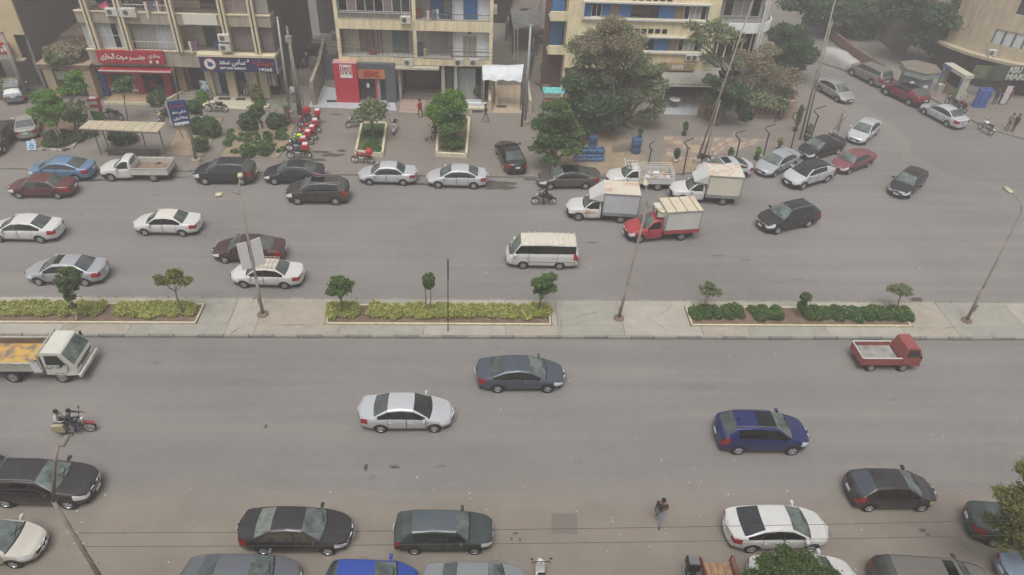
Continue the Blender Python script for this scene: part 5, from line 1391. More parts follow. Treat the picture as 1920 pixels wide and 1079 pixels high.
tb = wthing('cafe_table', 'small round white table on the tiled terrace', 'table', (18.6, 61.6, .14)); MB().lathe([(.01,.86),(.5,.86),(.5,.9),(.01,.9)], 'z', 16, c=(18.6,61.6,0)).build('table_top', [WT], tb); MB().lathe([(.25,.14),(.05,.2),(.05,.86)], 'z', 10, c=(18.6,61.6,0)).build('pedestal', [MET], tb)
for k in range(9):
    bl_ = wthing('bamboo_post', 'bamboo and reed fence post beside the terrace', 'fence post', (21.4+k*.08, 61.9-k*.22, .12), group='reed posts beside the terrace')
    MB().tube([(21.4+k*.08, 61.9-k*.22, .12), (21.3+k*.08+random.uniform(-.1,.1), 61.9-k*.22, 1.6+random.uniform(-.3,.3))], .07, 6).build('post', [M('reed',(142,118,96),.9,var=.3)], bl_)
for k in range(5):
    p0 = (23.6+k*.62, 62.2); lp = wthing('striped_post', 'leaning black and white post of the row under the white balcony', 'post', (p0[0], p0[1], .12), group='striped posts under the white balcony')
    for q in range(7): MB().tube([(p0[0]+q*.02, p0[1], .5+q*.42), (p0[0]+q*.02+.02, p0[1], .5+q*.42+.41)], .09, 6).build('stripe', [WT if q % 2 else M('bark_dark',(70,66,62),.9)], lp)
# pink trellis wall round its garden: blocks with openings
def trellis(p0, p1, h, label, mat, n=None):
    d = p1-p0; d.z = 0; L = d.length; ang = math.atan2(d.y, d.x)
    r = thing('trellis_wall', label, 'wall', (p0.x, p0.y, .12), ang)
    box('coping', mat, r, 0, L, -.12, .12, h-.1, h); box('base', mat, r, 0, L, -.1, .1, 0, .22)
    k = n or int(L/.42); me = {}
    bm = MB().cbox((0,0,0),(.36,.14,.07)).mesh('trellis_block', [mat])
    for i in range(k+1):
        for j in range(3):
            for s_ in (-1, 1):
                o = link('trellis_block', bm, r, (i*L/k*1.0, 0, .22+(j+.5)*(h-.34)/3)); o.rotation_euler.y = s_*.75
    for x in (0, L): box('pier', mat, r, x-.16, x+.16, -.16, .16, 0, h+.06)
    return r
TPK = M('pink_terracotta', (158,130,116), .9, var=.18)
trellis(G(1408,222), G(1468,222), 1.0, 'pink pierced block wall in front of the garden', TPK)
trellis(G(1310,222), G(1352,224), .95, 'short pierced block wall beside the terrace reeds', M('rust_terracotta', (134,106,92), .9, var=.2))
pb = wthing('gate_pier', 'tall pink gate pier at the end of the pierced wall', 'pier', (*G(1476,222).xy, 0)); g_ = G(1476,222); pbox('pier_shaft', TPK, pb, g_.x-.3, g_.x+.3, g_.y-.2, g_.y+.3, .1, 1.7)
def wall_run(px, h, mat, label, t=.25, z=.12, name='garden_wall'):
    P = [G(*p) for p in px]; r = wthing(name, label, 'wall', (P[0].x, P[0].y, 0))
    for a, c in zip(P, P[1:]):
        d = c-a; m = (a+c)/2; MB().cbox((m.x, m.y, z+h/2), (d.length+t*.9, t, h), rz=math.atan2(d.y, d.x), ch=.04).build('wall_section', [mat], r)
    return r
wall_run([(1484,212),(1480,170),(1462,120)], 1.2, TPK, 'low pink garden wall running back beside the side street')
wall_run([(1503,48),(1540,60),(1600,110),(1650,140)], 1.0, M('red_brick_wall',(124,96,84),.95,var=.2,scale=3), 'low red brick wall on the far side of the side street')

# --- corner market building on the right edge
YE = 66.0
EC = M('tan_render', (182,167,142), .9, var=.18, scale=1.0, stretch=(2.2,2.2,.3))
b = wthing('apartment_building', 'tan corner building with rounded bays above the market, at the right edge', 'building', (56, YE+6, 0))
def arc_wall(name, mat, root, cx, cy, r, a0, a1, z0, z1, t=.2, n=10, parent=None):
    V = []; Fc = []
    for i in range(n+1):
        a = R(a0+(a1-a0)*i/n); c_, s_ = math.cos(a), math.sin(a)
        V += [(cx+r*c_, cy+r*s_, z0), (cx+r*c_, cy+r*s_, z1), (cx+(r-t)*c_, cy+(r-t)*s_, z1), (cx+(r-t)*c_, cy+(r-t)*s_, z0)]
    for i in range(n):
        a = i*4
        for j in range(4): Fc.append((a+j, a+(j+1)%4, a+4+(j+1)%4, a+4+j))
    Fc += [(0,3,2,1), (n*4, n*4+1, n*4+2, n*4+3)]
    return MB().add(V, Fc).build(name, mat, parent or root)
cx, cy = 58.0, YE+8.5
rad = 9.2
arc_wall('wall_face', EC, b, cx, cy, rad, 195, 265, 3.4, 4.6)
arc_wall('wall_face', EC, b, cx, cy, rad, 195, 265, 6.0, 7.6); arc_wall('wall_face', EC, b, cx, cy, rad, 195, 265, 9.0, 24)
arc_wall('wall_face', EC, b, cx, cy, rad-.003, 195, 222, 4.6, 6.0); arc_wall('wall_face', EC, b, cx, cy, rad-.003, 195, 228, 7.6, 9.0)
arc_wall('window_band', GLD, b, cx, cy, rad-.25, 222, 262, 4.6, 6.0, .05)
for k in range(7):
    arc_wall('white_blind', M('white_blind',(190,194,194),.7,var=.12), b, cx, cy, rad-.12, 222.8+k*5.6, 227.2+k*5.6, 4.65, 5.95, .04, 3)
for k in range(8): arc_wall('mullion', M('grey_mullion',(104,104,100),.6), b, cx, cy, rad-.04, 222+k*5.6, 222.7+k*5.6, 4.6, 6.0, .1, 2)
arc_wall('window_band', WGL, b, cx, cy, rad-.25, 228, 262, 7.6, 9.0, .05)
arc_wall('canopy_slab', M('pale_tan_slab',(178,166,142),.85,var=.1), b, cx, cy, rad+.8, 190, 268, 3.15, 3.42, 2.0, 14)
pbox('white_corner', M('whitewashed_strip',(196,192,184),.8), b, 47.25, 47.75, YE+8.8, YE+9.6, 3.4, 14)
pbox('side_wall', EC, b, 47.8, 49.2, YE+7.8, YE+9.4, 3.4, 14)
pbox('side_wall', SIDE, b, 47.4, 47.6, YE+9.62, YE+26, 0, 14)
aircon(b, (1858,98), YE+.6, .8, .6)
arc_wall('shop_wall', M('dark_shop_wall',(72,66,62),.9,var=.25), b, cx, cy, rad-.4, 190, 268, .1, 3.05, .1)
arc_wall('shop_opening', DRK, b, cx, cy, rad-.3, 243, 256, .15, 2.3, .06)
s = wthing('shop_sign', 'dark market sign with big pale letters under the curved canopy', 'sign', (52, YE-.5, 2))
for st_, px, py in (('ABU BAKR', 1905, 131), ('MARKET', 1900, 144)):
    p = F(px, py, 64.9); t_ = text(st_, .78, M('pale_letter',(176,178,168),.6,var=0), s, (0,0,0), bold=.03, depth=.05, fit=(3.4,.62)); t_.location = Vector((p.x+.9, 64.86, p.z))-s.location; t_.rotation_euler = (R(90),0,R(2))
p = F(1895, 138, 65.0); MB().cbox((p.x+1.2, 65.08, p.z), (6.2,.12,1.5), rz=R(2)).build('sign_board', [M('sign_dark_olive',(66,70,62),.7,var=.15)], s)
p = F(1848, 137, 65.6); MB().cbox((p.x, 65.6, p.z), (2.4,.1,1.3), rz=R(-12)).build('olive_board', [M('olive_board',(98,104,72),.7,var=.3,scale=3)], s)

# --- far left: cream corner building, its shade-coloured flank, sheds and the gate portal
b = wthing('apartment_building', 'cream building with a dark side wall and red shop sign at the left edge', 'building', (-44, 64, 0))
LC = M('left_cream', (196,180,144), .9, var=.1, scale=.7)
xr_ = F(32,30,61.5).x
pbox('front_wall', LC, b, -60, xr_, 61.5, 61.7, 5.35, 24); pbox('front_wall', LC, b, -60, F(22,60,61.5).x, 61.5, 61.7, 3.3, 5.346)
pbox('side_wall', M('shaded_grey_flank',(122,118,118),.95,var=.08,scale=.5), b, xr_-.2, xr_, 61.71, 82, 0, 14)  # shade put into the flank's colour, grey instead of the front's cream
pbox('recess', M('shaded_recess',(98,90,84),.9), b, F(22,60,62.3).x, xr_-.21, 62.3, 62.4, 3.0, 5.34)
pbox('ledge', M('pale_ledge',(170,160,140),.8), b, -60, F(32,72,61.4).x, 61.2, 61.69, 3.15, 3.3)
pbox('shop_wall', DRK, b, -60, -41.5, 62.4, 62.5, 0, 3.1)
pbox('shop_display', M('display_grey',(84,90,96),.4,var=.5,scale=4), b, -60, -42.5, 61.9, 62.0, .2, 2.4)
s = wthing('shop_sign', 'red shop sign with white Arabic letters cut by the left edge of the picture', 'sign', (-43, 61, 2.5))
x0, x1, z0, z1 = FX(-80,80,18,102,61.0); pbox('sign_board', RED, s, x0, x1, 61.0, 61.2, z0, z1); t_ = text(ar('أبو'), .9, WT, s, (0,0,0), bold=.02, fit=(1.1,.6)); t_.location = Vector((x1-.75, 60.98, (z0+z1)/2))-s.location
pbox('pale_shutter', M('pale_shutter',(150,152,150),.6,var=.1), s, x0, x1, 61.0, 61.3, z0-.45, z0-.01)
s = wthing('balcony_shed', 'low flat roofed sheds with plants between the two left buildings', 'shed', (-37, 66, 0))
pbox('wall_face', M('shed_wall',(132,120,106),.95,var=.2), s, -39.5, -33.6, 64.2, 64.4, .1, 2.9); pbox('wall_face', M('shed_wall',(132,120,106),.95,var=.2), s, -41, -39.6, 63.6, 63.8, .1, 3.2)
ROOFJ = M('dusty_roof', (128,116,102), .95, var=.25, scale=1.2)
pbox('roof', ROOFJ, s, -41, -33.4, 64.0, 74, 2.92, 3.1)
for i, (x, y, w_, d_, h, a) in enumerate([(-36.5,69,4.5,5,.5,.2),(-38.5,73,4,4,.8,.1),(-34.6,67,1.6,3,.25,.5),(-36,72,.5,6,.3,.6),(-35,76,5,4,1.5,0),(-38,66.5,2.5,1.6,.3,.1)]):
    MB().cbox((x, y, 3.1+h/2), (w_, d_, h), rz=a).build('roof_lump', [[ROOFJ, M('roof_board',(112,98,84),.95,var=.25), M('roof_grey',(118,114,110),.95,var=.2)][i % 3]], s)
railing(s, -40.9, -37.6, 64.0, 3.1, 3.9, .3, M('rusty_rail',(110,82,66),.8))
g0, g1 = G(97,190), G(177,190)
PT = M('tan_portal', (160,142,118), .9, var=.16); PTD = M('brown_portal', (126,104,86), .9, var=.15)
s = wthing('gate_portal', 'tan painted gate portal with a blank pale signboard under its beam', 'gate', ((g0.x+g1.x)/2, 60.4, 0))
xa, xb, _, zt = FX(72,124,165,126,60.3)
pbox('portal_post', PT, s, xa+.2, xa+.95, 60.3, 61.4, .12, 2.98); pbox('portal_post', PT, s, xb-.75, xb, 60.3, 61.4, .12, 2.98)
pbox('portal_beam', PTD, s, xa, xb+.1, 60.2, 61.5, 2.984, 3.3); pbox('beam_cap', PT, s, xa-.1, xb+.2, 60.15, 61.55, 3.303, 3.38)
x0, x1, z0, z1 = FX(86,134,154,150,60.6); pbox('signboard', M('dim_white_board',(160,164,152),.7,rgb2=(128,146,142),cut=.42,scale=2), s, x0, x1, 60.6, 60.7, z0, z1)
pbox('gate_opening', M('dark_gate',(56,52,52),.8,var=.2), s, xa+.96, xb-.76, 61.2, 61.3, .12, 2.3)

# --- what closes the alleys behind
b = wthing('apartment_building', 'grey unlit block far back in the alley left of the cream balconies', 'building', (-16, 96, 0))
pbox('wall_face', M('far_grey_wall',(88,86,90),.95,var=.15,scale=.4), b, -30, -5, 95, 95.4, 0, 24)
for k in range(6): pbox('window', GLD, b, -24+k*3, -22.8+k*3, 94.9, 94.98, 5.5, 7)
b = wthing('warehouse', 'low dark building with corrugated roof behind the alley wall', 'building', (-14.5, 80, 0))
pbox('wall_face', M('alley_wall',(96,92,90),.95,var=.2), b, -17.0, -12.2, 79, 79.3, 0, 4.6); pbox('roof', M('tin_roof',(112,108,104),.8,var=.2,scale=2,stretch=(6,1,1)), b, -17, -12.2, 79, 94, 4.6, 4.8)
w = wall_run([(590,200),(604,160),(612,118)], 2.3, M('peeling_cream_wall', (162,152,136), .95, rgb2=(132,118,102), cut=.45, scale=1.6), 'tall peeling cream wall beside the alley gate', .3)
g_ = G(612,152); s = wthing('sheet_gate', 'blue grey sheet metal gate closing the passage beside the shop', 'gate', (g_.x+.5, g_.y, 0)); pbox('gate_leaf', M('blue_grey_sheet',(84,92,104),.6,var=.12), s, g_.x+.05, g_.x+1.15, g_.y, g_.y+.08, .1, 2.6); pbox('gate_leaf', M('blue_grey_sheet',(84,92,104),.6,var=.12), s, g_.x+1.18, g_.x+2.3, g_.y, g_.y+.08, .1, 2.6)
s = wthing('picket_fence', 'scruffy pale fence panel across the alley', 'fence', (-16, 64.6, 0))
for k in range(14): pbox('slat', [M('pale_slat',(146,138,124),.9,var=.2), CURG][k % 2], s, -17.2+k*.2, -17.06+k*.2, 64.6, 64.64, .12, 1.75+random.uniform(-.1,.1))
ju = [M('junk_grey',(112,108,104),.9,var=.2), M('junk_brown',(108,88,72),.9,var=.2), M('junk_tarp',(118,124,128),.8,var=.25), M('junk_dark',(58,56,56),.9,var=.2)]
for i in range(16):
    x, y = random.uniform(-16.8,-13.6), random.uniform(66,78)
    MB().cbox((x, y, .45), (random.uniform(.5,1.4), random.uniform(.5,1.2), random.uniform(.4,1.1)), rz=random.uniform(0,3), ch=.05).build('scrap_heap', [ju[i % 4]], None, label='heap of dusty scrap in the alley behind the scruffy fence', cat='scrap', group='scrap heaps in the left alley')
# right alley: covered stalls, tarpaulin roofs, wall
b = wthing('apartment_building', 'dark block far up the right alley', 'building', (4, 112, 0)); pbox('wall_face', M('far_dark_wall',(66,64,68),.95,var=.15), b, -3, 14, 111, 111.4, 0, 24)
s = wthing('alley_dark_block', 'dark lean-to sheds up the alley behind the white tarpaulin canopy', 'shed', (2.5, 86, 0))  # dark block added to darken the alley gap, standing for clutter
xa, xb = F(922,30,84).x, F(960,30,84).x
pbox('wall_face', M('dark_alley_boards',(62,58,58),.95,var=.3,scale=2,stretch=(4,1,1)), s, xa, xb, 84, 84.3, 0, 5.2); pbox('roof', ROOFJ, s, xa-.1, xb+.1, 83.6, 92, 5.203, 5.4)
for k in range(4): pbox('board', ju[(k+1) % 4], s, xb-.9+k*.22, xb-.72+k*.22, 78+k*1.4, 79.2+k*1.4, 0, 2.0)
s = wthing('alley_stall', 'grey tarpaulin roofed stall up the alley between the cream blocks', 'stall', (5.5, 76, 0))
def sheet(name, root, P, mat, nx=10, ny=6, amp=.15):
    V = []; Fc = []
    for j in range(ny+1):
        for i in range(nx+1):
            u, v = i/nx, j/ny; p = Vector(P[0]).lerp(Vector(P[1]), u).lerp(Vector(P[3]).lerp(Vector(P[2]), u), v)
            V.append((p.x, p.y, p.z+amp*math.sin(u*9+v*4)*math.sin(v*6+1)-amp*math.sin(math.pi*u)))
    for j in range(ny):
        for i in range(nx): a = j*(nx+1)+i; Fc.append((a, a+1, a+nx+2, a+nx+1))
    return MB().add(V, Fc).build(name, [mat], root, True)
TP1 = M('grey_tarp', (124,126,124), .8, var=.22, scale=1.4, bump=.3); TP2 = M('brownish_tarp', (122,112,100), .85, var=.2, scale=1.4)
sheet('tarpaulin', s, [F(957,20,82), F(1010,12,82), F(1014,44,74), F(962,54,74)], TP1)
sheet('tarpaulin', s, [F(960,-30,96), F(1014,-34,96), F(1012,11,82.5), F(958,19,82.5)], TP2)
for px in (963, 1010): p = F(px, 50, 74); MB().tube([(p.x,74,0),(p.x,74,p.z)], .07, 6).build('pole', [M('rusty_frame',(96,84,74),.8)], s)
for k, px in enumerate((962, 968)): p = F(px, 60, 72); MB().tube([(p.x+.1,68,.1),(p.x,70,4.6)], .06, 6).build('pole', [M('pale_pole',(150,146,138),.7)], s)
w = wthing('alley_fence', 'row of dark boards and goods along the alley middle', 'fence', (6.2, 70, 0))
for k in range(7): pbox('board', ju[k % 4], w, 5.3+k*.13, 5.42+k*.13, 67.2+k*1.0, 68.1+k*1.0, .1, 1.9)
for i in range(14):
    y = random.uniform(64, 80); x = 7.2+(y-64)*.03+random.uniform(-.5,.4)
    MB().cbox((x, y, .5), (random.uniform(.4,.9), random.uniform(.4,1), random.uniform(.5,1.2)), rz=random.uniform(0,3), ch=.05).build('goods_pile', [ju[i % 4]], None, label='pile of dusty goods beside the right alley', cat='goods', group='piles of goods in the right alley')
LA2 = [M('white_cloth',(206,204,200),.9), M('faded_red_cloth',(150,84,84),.9), M('faded_blue_cloth',(90,108,140),.9), M('grey_cloth',(120,120,130),.9)]
def laundry(px, Y, cols, label, n=5):
    p = F(px[0], px[1], Y); r = wthing('laundry', label, 'laundry', (p.x, Y, p.z-1))
    MB().tube([(p.x-.3,Y,p.z),(p.x+n*.22,Y+.6,p.z)], .015, 4).build('line', [BLK], r)
    for k in range(n):
        h = random.uniform(.7,1.4); MB().add([(p.x+k*.2,Y+k*.1,p.z),(p.x+k*.2+.18,Y+k*.1+.08,p.z),(p.x+k*.2+.16,Y+k*.1+.02,p.z-h),(p.x+k*.2+.02,Y+k*.1,p.z-h)], [(0,1,2,3)]).build('garment', [cols[k % len(cols)]], r)
LA = [M('white_cloth',(206,204,200),.9), M('lilac_cloth',(150,140,160),.9), M('grey_cloth',(120,120,130),.9)]
laundry((1031,12), 66, LA, 'washing hung on the upper balcony beside the alley'); laundry((1026,76), 65.5, LA, 'washing hung low beside the alley corner', 6)
laundry((268,4), 60.7, LA2, 'washing hung over the upper balcony rail left of the blank panel', 6); laundry((800,20), 61.4, LA2, 'washing hung on the upper balcony rail of the cream block', 5)
laundry((352,78), 60.75, LA2, 'washing hung inside the open balcony beside the dark green door', 3)
s = wthing('ring_tyre_pile', 'round weathered hoop leaning by the alley corner', 'hoop', (7.5, 66, 0)); p = F(1018,125,66); MB().lathe([(1.1,-.12),(1.3,-.12),(1.3,.12),(1.1,.12)], 'y', 24, c=(p.x+.4, 66, 1.35), cap=False).build('hoop', [M('weathered_cream',(150,140,120),.9,var=.2)], s)
s = wthing('market_cart', 'vendor cart with a turquoise awning at the alley mouth', 'cart', (*G(1036,208).xy, .1)); g_ = G(1036,208)
MB().add([(g_.x-1.0,g_.y-.2,1.75),(g_.x+1.0,g_.y-.2,1.75),(g_.x+1.0,g_.y+.6,2.0),(g_.x-1.0,g_.y+.6,2.0)], [(0,1,2,3)]).build('awning', [M('turquoise_cloth',(70,176,176),.7,rgb2=(190,214,210),cut=.4,scale=5)], s)
pbox('body', M('cart_red_brown',(110,66,58),.8,rgb2=(150,120,100),cut=.5,scale=8), s, g_.x-.9, g_.x+.9, g_.y-.2, g_.y+.5, .5, 1.0)
for x in (-.95,.95): pbox('post', RAIL, s, g_.x+x-.02, g_.x+x+.02, g_.y-.2, g_.y-.16, .5, 1.9)
for x in (-.6,.6): MB().lathe([(.01,-.04),(.28,-.04),(.28,.04),(.01,.04)], 'y', 14, c=(g_.x+x, g_.y-.25, .4)).build('wheel', [RUB], s)
# side-street backdrop: green canopy of gardens, a house, kiosk, painted portal, stalls
b = wthing('house', 'pinkish garden house half hidden by trees up the side street', 'house', (46, 90, 0))
HP = M('pinkish_render', (152,128,112), .9, var=.14)
MB().cbox((0,0,4.0),(7,8,8), rz=0).build('wall_face', [HP], b, loc=(0,0,0)); 
for o in b.children: o.location = (0,0,0)
b.location = (G(1648,75).x+1.5, G(1648,75).y+3.0, 0); b.rotation_euler.z = -.5; WORLD.discard(b.name)
box('cornice', M('pale_cornice',(170,160,144),.8), b, -3.7, 3.7, -4.2, -4.002, 3.4, 3.7); box('cornice', M('pale_cornice',(170,160,144),.8), b, -3.7, 3.7, -4.2, -4.002, 6.2, 6.5); box('garage_door', M('teal_grey_door',(88,100,104),.6), b, -3.0, -.4, -4.05, -4.002, .1, 2.9)
g_ = G(1712,185); s = thing('kiosk', 'grey six sided kiosk with a flat brown roof', 'kiosk', (g_.x+.3, g_.y+1.2, .12), R(-12))
hx = [(1.5*math.cos(R(60*k+30)), 1.5*math.sin(R(60*k+30))) for k in range(6)]
MB().prism(hx, 0, 2.0).build('wall_face', [M('kiosk_grey',(122,132,138),.6,var=.14)], s); MB().prism([(x*1.25,y*1.25) for x,y in hx], 2.0, 2.55).build('fascia', [M('kiosk_fascia',(140,146,142),.6,var=.1)], s); MB().prism([(x*1.3,y*1.3) for x,y in hx], 2.553, 2.65).build('roof', [M('brown_kiosk_roof',(122,112,102),.9,var=.2)], s)
MB().lathe([(.01,-.01),(.28,-.01),(.28,.0),(.01,.0)], 'y', 18, c=(-.75,-1.32,1.35)).build('round_logo', [WT], s); MB().cbox((.6,-1.32,1.2),(.4,.02,.3)).build('poster', [WT], s)
for o in s.children:
    if o.name.startswith(('round_logo','poster')): o.location = (0, 0, 0)
g_ = G(1790,215); s = thing('painted_portal', 'cream portal with blue and green painted posts on the market pavement', 'portal', (*G(1772,180).xy, .14), math.atan2(G(1805,205).y-G(1755,172).y, G(1805,205).x-G(1755,172).x))
BLU, GRN = M('portal_blue',(92,112,168),.6,var=.1), M('portal_green',(70,150,84),.6,var=.1)
for x in (-1.5, 1.3):
    box('post', M('portal_cream',(186,180,164),.7), s, x, x+.3, -.2, .6, 0, 2.3); box('blue_band', BLU, s, x-.01, x+.31, -.212, -.202, 1.2, 2.0); box('green_band', GRN, s, x-.01, x+.31, -.212, -.202, .4, 1.15)
box('beam', M('portal_cream',(186,180,164),.7), s, -1.6, 1.7, -.3, .7, 2.303, 2.65); box('blue_band', BLU, s, -1.61, -.3, -.312, -.302, 2.32, 2.64)
box('back_panel', DRK, s, -1.2, 1.3, .5, .58, 0, 2.3); box('counter', M('tan_counter',(150,132,104),.8), s, -1.15, 1.25, .1, .5, 0, .9)
# bread or drinks crates, stacked blue trays
g_ = G(1830,206); BCR = M('blue_plastic_crate', (84,106,176), .5, var=.1)
cm_ = MB().box(-.3,.3,-.22,.22,0,.03).box(-.3,.3,-.22,-.19,.03,.09).box(-.3,.3,-.22,-.19,.2,.26).box(-.3,-.18,-.22,-.19,.09,.2).box(.18,.3,-.22,-.19,.09,.2).box(-.3,.3,.19,.22,.03,.26).box(-.3,-.27,-.19,.19,.03,.26).box(.27,.3,-.19,.19,.03,.26).mesh('crate', [BCR])
for i in range(2):
    for j in range(6):
        o = link('plastic_crate', cm_, None, (g_.x+i*.64, g_.y+.3, .16+j*.33), random.uniform(-.04,.04), 'blue plastic crate stacked in the %s column outside the market, %s from the ground' % (('left','right')[i], ('first','second','third','fourth','fifth','sixth')[j]), 'crate', 'blue crates stacked outside the market')
for i in range(7):
    g2 = G(1770+i*7+random.uniform(-3,3), 180+i*2.5+random.uniform(-3,4)); MB().cbox((0,0,.4),(.6,.5,.8), ch=.04).build('sack_pile', [[M('white_sacks',(176,174,170),.8,var=.2), ju[1], M('lilac_sack',(140,136,160),.8)][i % 3]], None, loc=(g2.x, g2.y+1.2, .14), rz=i, label='sack or box of goods against the market wall', cat='goods', group='goods along the market wall')
g2 = G(1898,206); s = thing('poster_stand', 'white and mauve printed display standing beside the market door', 'display', (g2.x-.6, g2.y+.8, .14), .1); box('print', M('mauve_print',(170,150,160),.7,rgb2=(206,200,200),cut=.5,scale=7), s, -.35, .35, 0, .05, .1, 1.9); box('leg', BLK, s, -.3, -.26, .051, .3, 0, 1.0)
# shed awnings beyond the kiosk
s = wthing('tin_awning', 'pale corrugated awning over stalls behind the kiosk', 'awning', (52, 80, 0)); sheet('tin_sheet', s, [F(1697,52,84), F(1730,78,84), F(1728,88,80), F(1696,66,80)], M('pale_tin',(180,172,150),.7,var=.15,stretch=(8,1,1)), amp=.03)
for px in (1700, 1722): p = F(px, 80, 81); MB().tube([(p.x,81,0),(p.x,81,p.z)], .06, 5).build('post', [RAIL], s)
# bus shelter
s = wthing('bus_shelter', 'bus shelter with a long dusty beige panelled roof', 'bus shelter', (*G(240,292).xy, .12))
zr = 2.55
c0, c1, c2, c3 = F(147,240,F(147,240,50).y).copy(), None, None, None
P4 = [G(147,241,zr), G(295,248,zr), G(312,230,zr), G(166,226,zr)]
SHR = M('dusty_beige_panel', (180,168,144), .85, var=.1, scale=2)
np_ = 9
for k in range(np_):
    u0, u1 = k/np_+.003, (k+1)/np_-.003
    q = [P4[0].lerp(P4[1],u0), P4[0].lerp(P4[1],u1), P4[3].lerp(P4[2],u1), P4[3].lerp(P4[2],u0)]
    MB().prism([(p.x,p.y) for p in q], zr-.04, zr+random.uniform(.0,.01)).build('roof_panel', [SHR], s)
MB().tube([P4[0]+Vector((0,0,-.08)), P4[1]+Vector((0,0,-.08))], .05, 6).tube([P4[3]+Vector((0,0,-.08)), P4[2]+Vector((0,0,-.08))], .05, 6).build('roof_beam', [RAIL], s)
for u in (.12,.24,.5,.74,.97):
    p = P4[0].lerp(P4[1], u).lerp(P4[3].lerp(P4[2], u), .35); MB().tube([(p.x,p.y,.12),(p.x,p.y,zr-.08)], .045, 6).build('post', [RAIL], s)
p = P4[0].lerp(P4[1], .5).lerp(P4[3].lerp(P4[2], .5), .4); pbox('bench', M('dark_bench',(60,58,58),.7), s, p.x-1.8, p.x+2.2, p.y-.2, p.y+.2, .5, .58)
for x in (-1.6, 2.0): pbox('bench_leg', RAIL, s, p.x+x-.03, p.x+x+.03, p.y-.15, p.y+.15, .12, .498)

# the block the picture was taken from, unseen, added to keep skylight off camera-facing sides
b = wthing('apartment_building', 'cream apartment block on the near side of the street, behind the viewpoint', 'building', (0, -6, 0))
pbox('front_wall', DC, b, -60, 60, -1.6, -1.2, 0, 26.0); pbox('roof', KG, b, -60, 60, -14, -1.2, 26.003, 26.3)
for i in range(20):
    for j in range(7): pbox('window', WGL, b, -57+i*6, -54.6+i*6, -1.199, -1.16, 4.4+j*3.1, 5.9+j*3.1)
# ------------------------------------------------------------------ trees, shrubs, plants
def leafmat(name, rgb, rough=.6):
    if name in _M: return _M[name]
    m = bpy.data.materials.new(name); m.use_nodes = True
    b = m.node_tree.nodes['Principled BSDF']; b.inputs['Base Color'].default_value = lin(rgb); b.inputs['Roughness'].default_value = rough
    b.inputs['Specular IOR Level'].default_value = .3
    n, l = m.node_tree.nodes, m.node_tree.links                     # thin leaves let light through
    tl = n.new('ShaderNodeBsdfTranslucent'); c = lin(rgb); tl.inputs['Color'].default_value = (min(1, c[0]*1.15), min(1, c[1]*1.2), c[2]*.8, 1)
    mx = n.new('ShaderNodeMixShader'); mx.inputs[0].default_value = .42
    l.new(b.outputs[0], mx.inputs[1]); l.new(tl.outputs[0], mx.inputs[2]); l.new(mx.outputs[0], n['Material Output'].inputs['Surface'])
    _M[name] = m; return m
LV = {
 'bright': [(104,142,58),(86,122,48),(126,160,74)],
 'mid': [(94,120,70),(78,102,58),(116,138,84)],
 'dark': [(82,104,76),(68,88,62),(102,122,88)],
 'grey': [(132,142,110),(112,122,92),(154,160,126)],
 'dry': [(150,140,120),(128,120,100),(166,158,134)],
 'olive': [(124,130,74),(104,112,62),(144,148,88)],
 'hedge': [(172,174,98),(138,148,76),(204,202,136)],
 'topiary': [(92,114,64),(76,96,54),(112,130,80)],
 'clip': [(84,116,64),(68,98,54),(102,132,78)]}
def leaves(key): return [leafmat('leaf_%s_%d' % (key, i), c) for i, c in enumerate(LV[key])]
BARK = M('bark', (112,98,82), .95, var=.25, scale=6, bump=.4)
BARKW = M('whitewashed_bark', (188,178,158), .9, var=.15, scale=4)
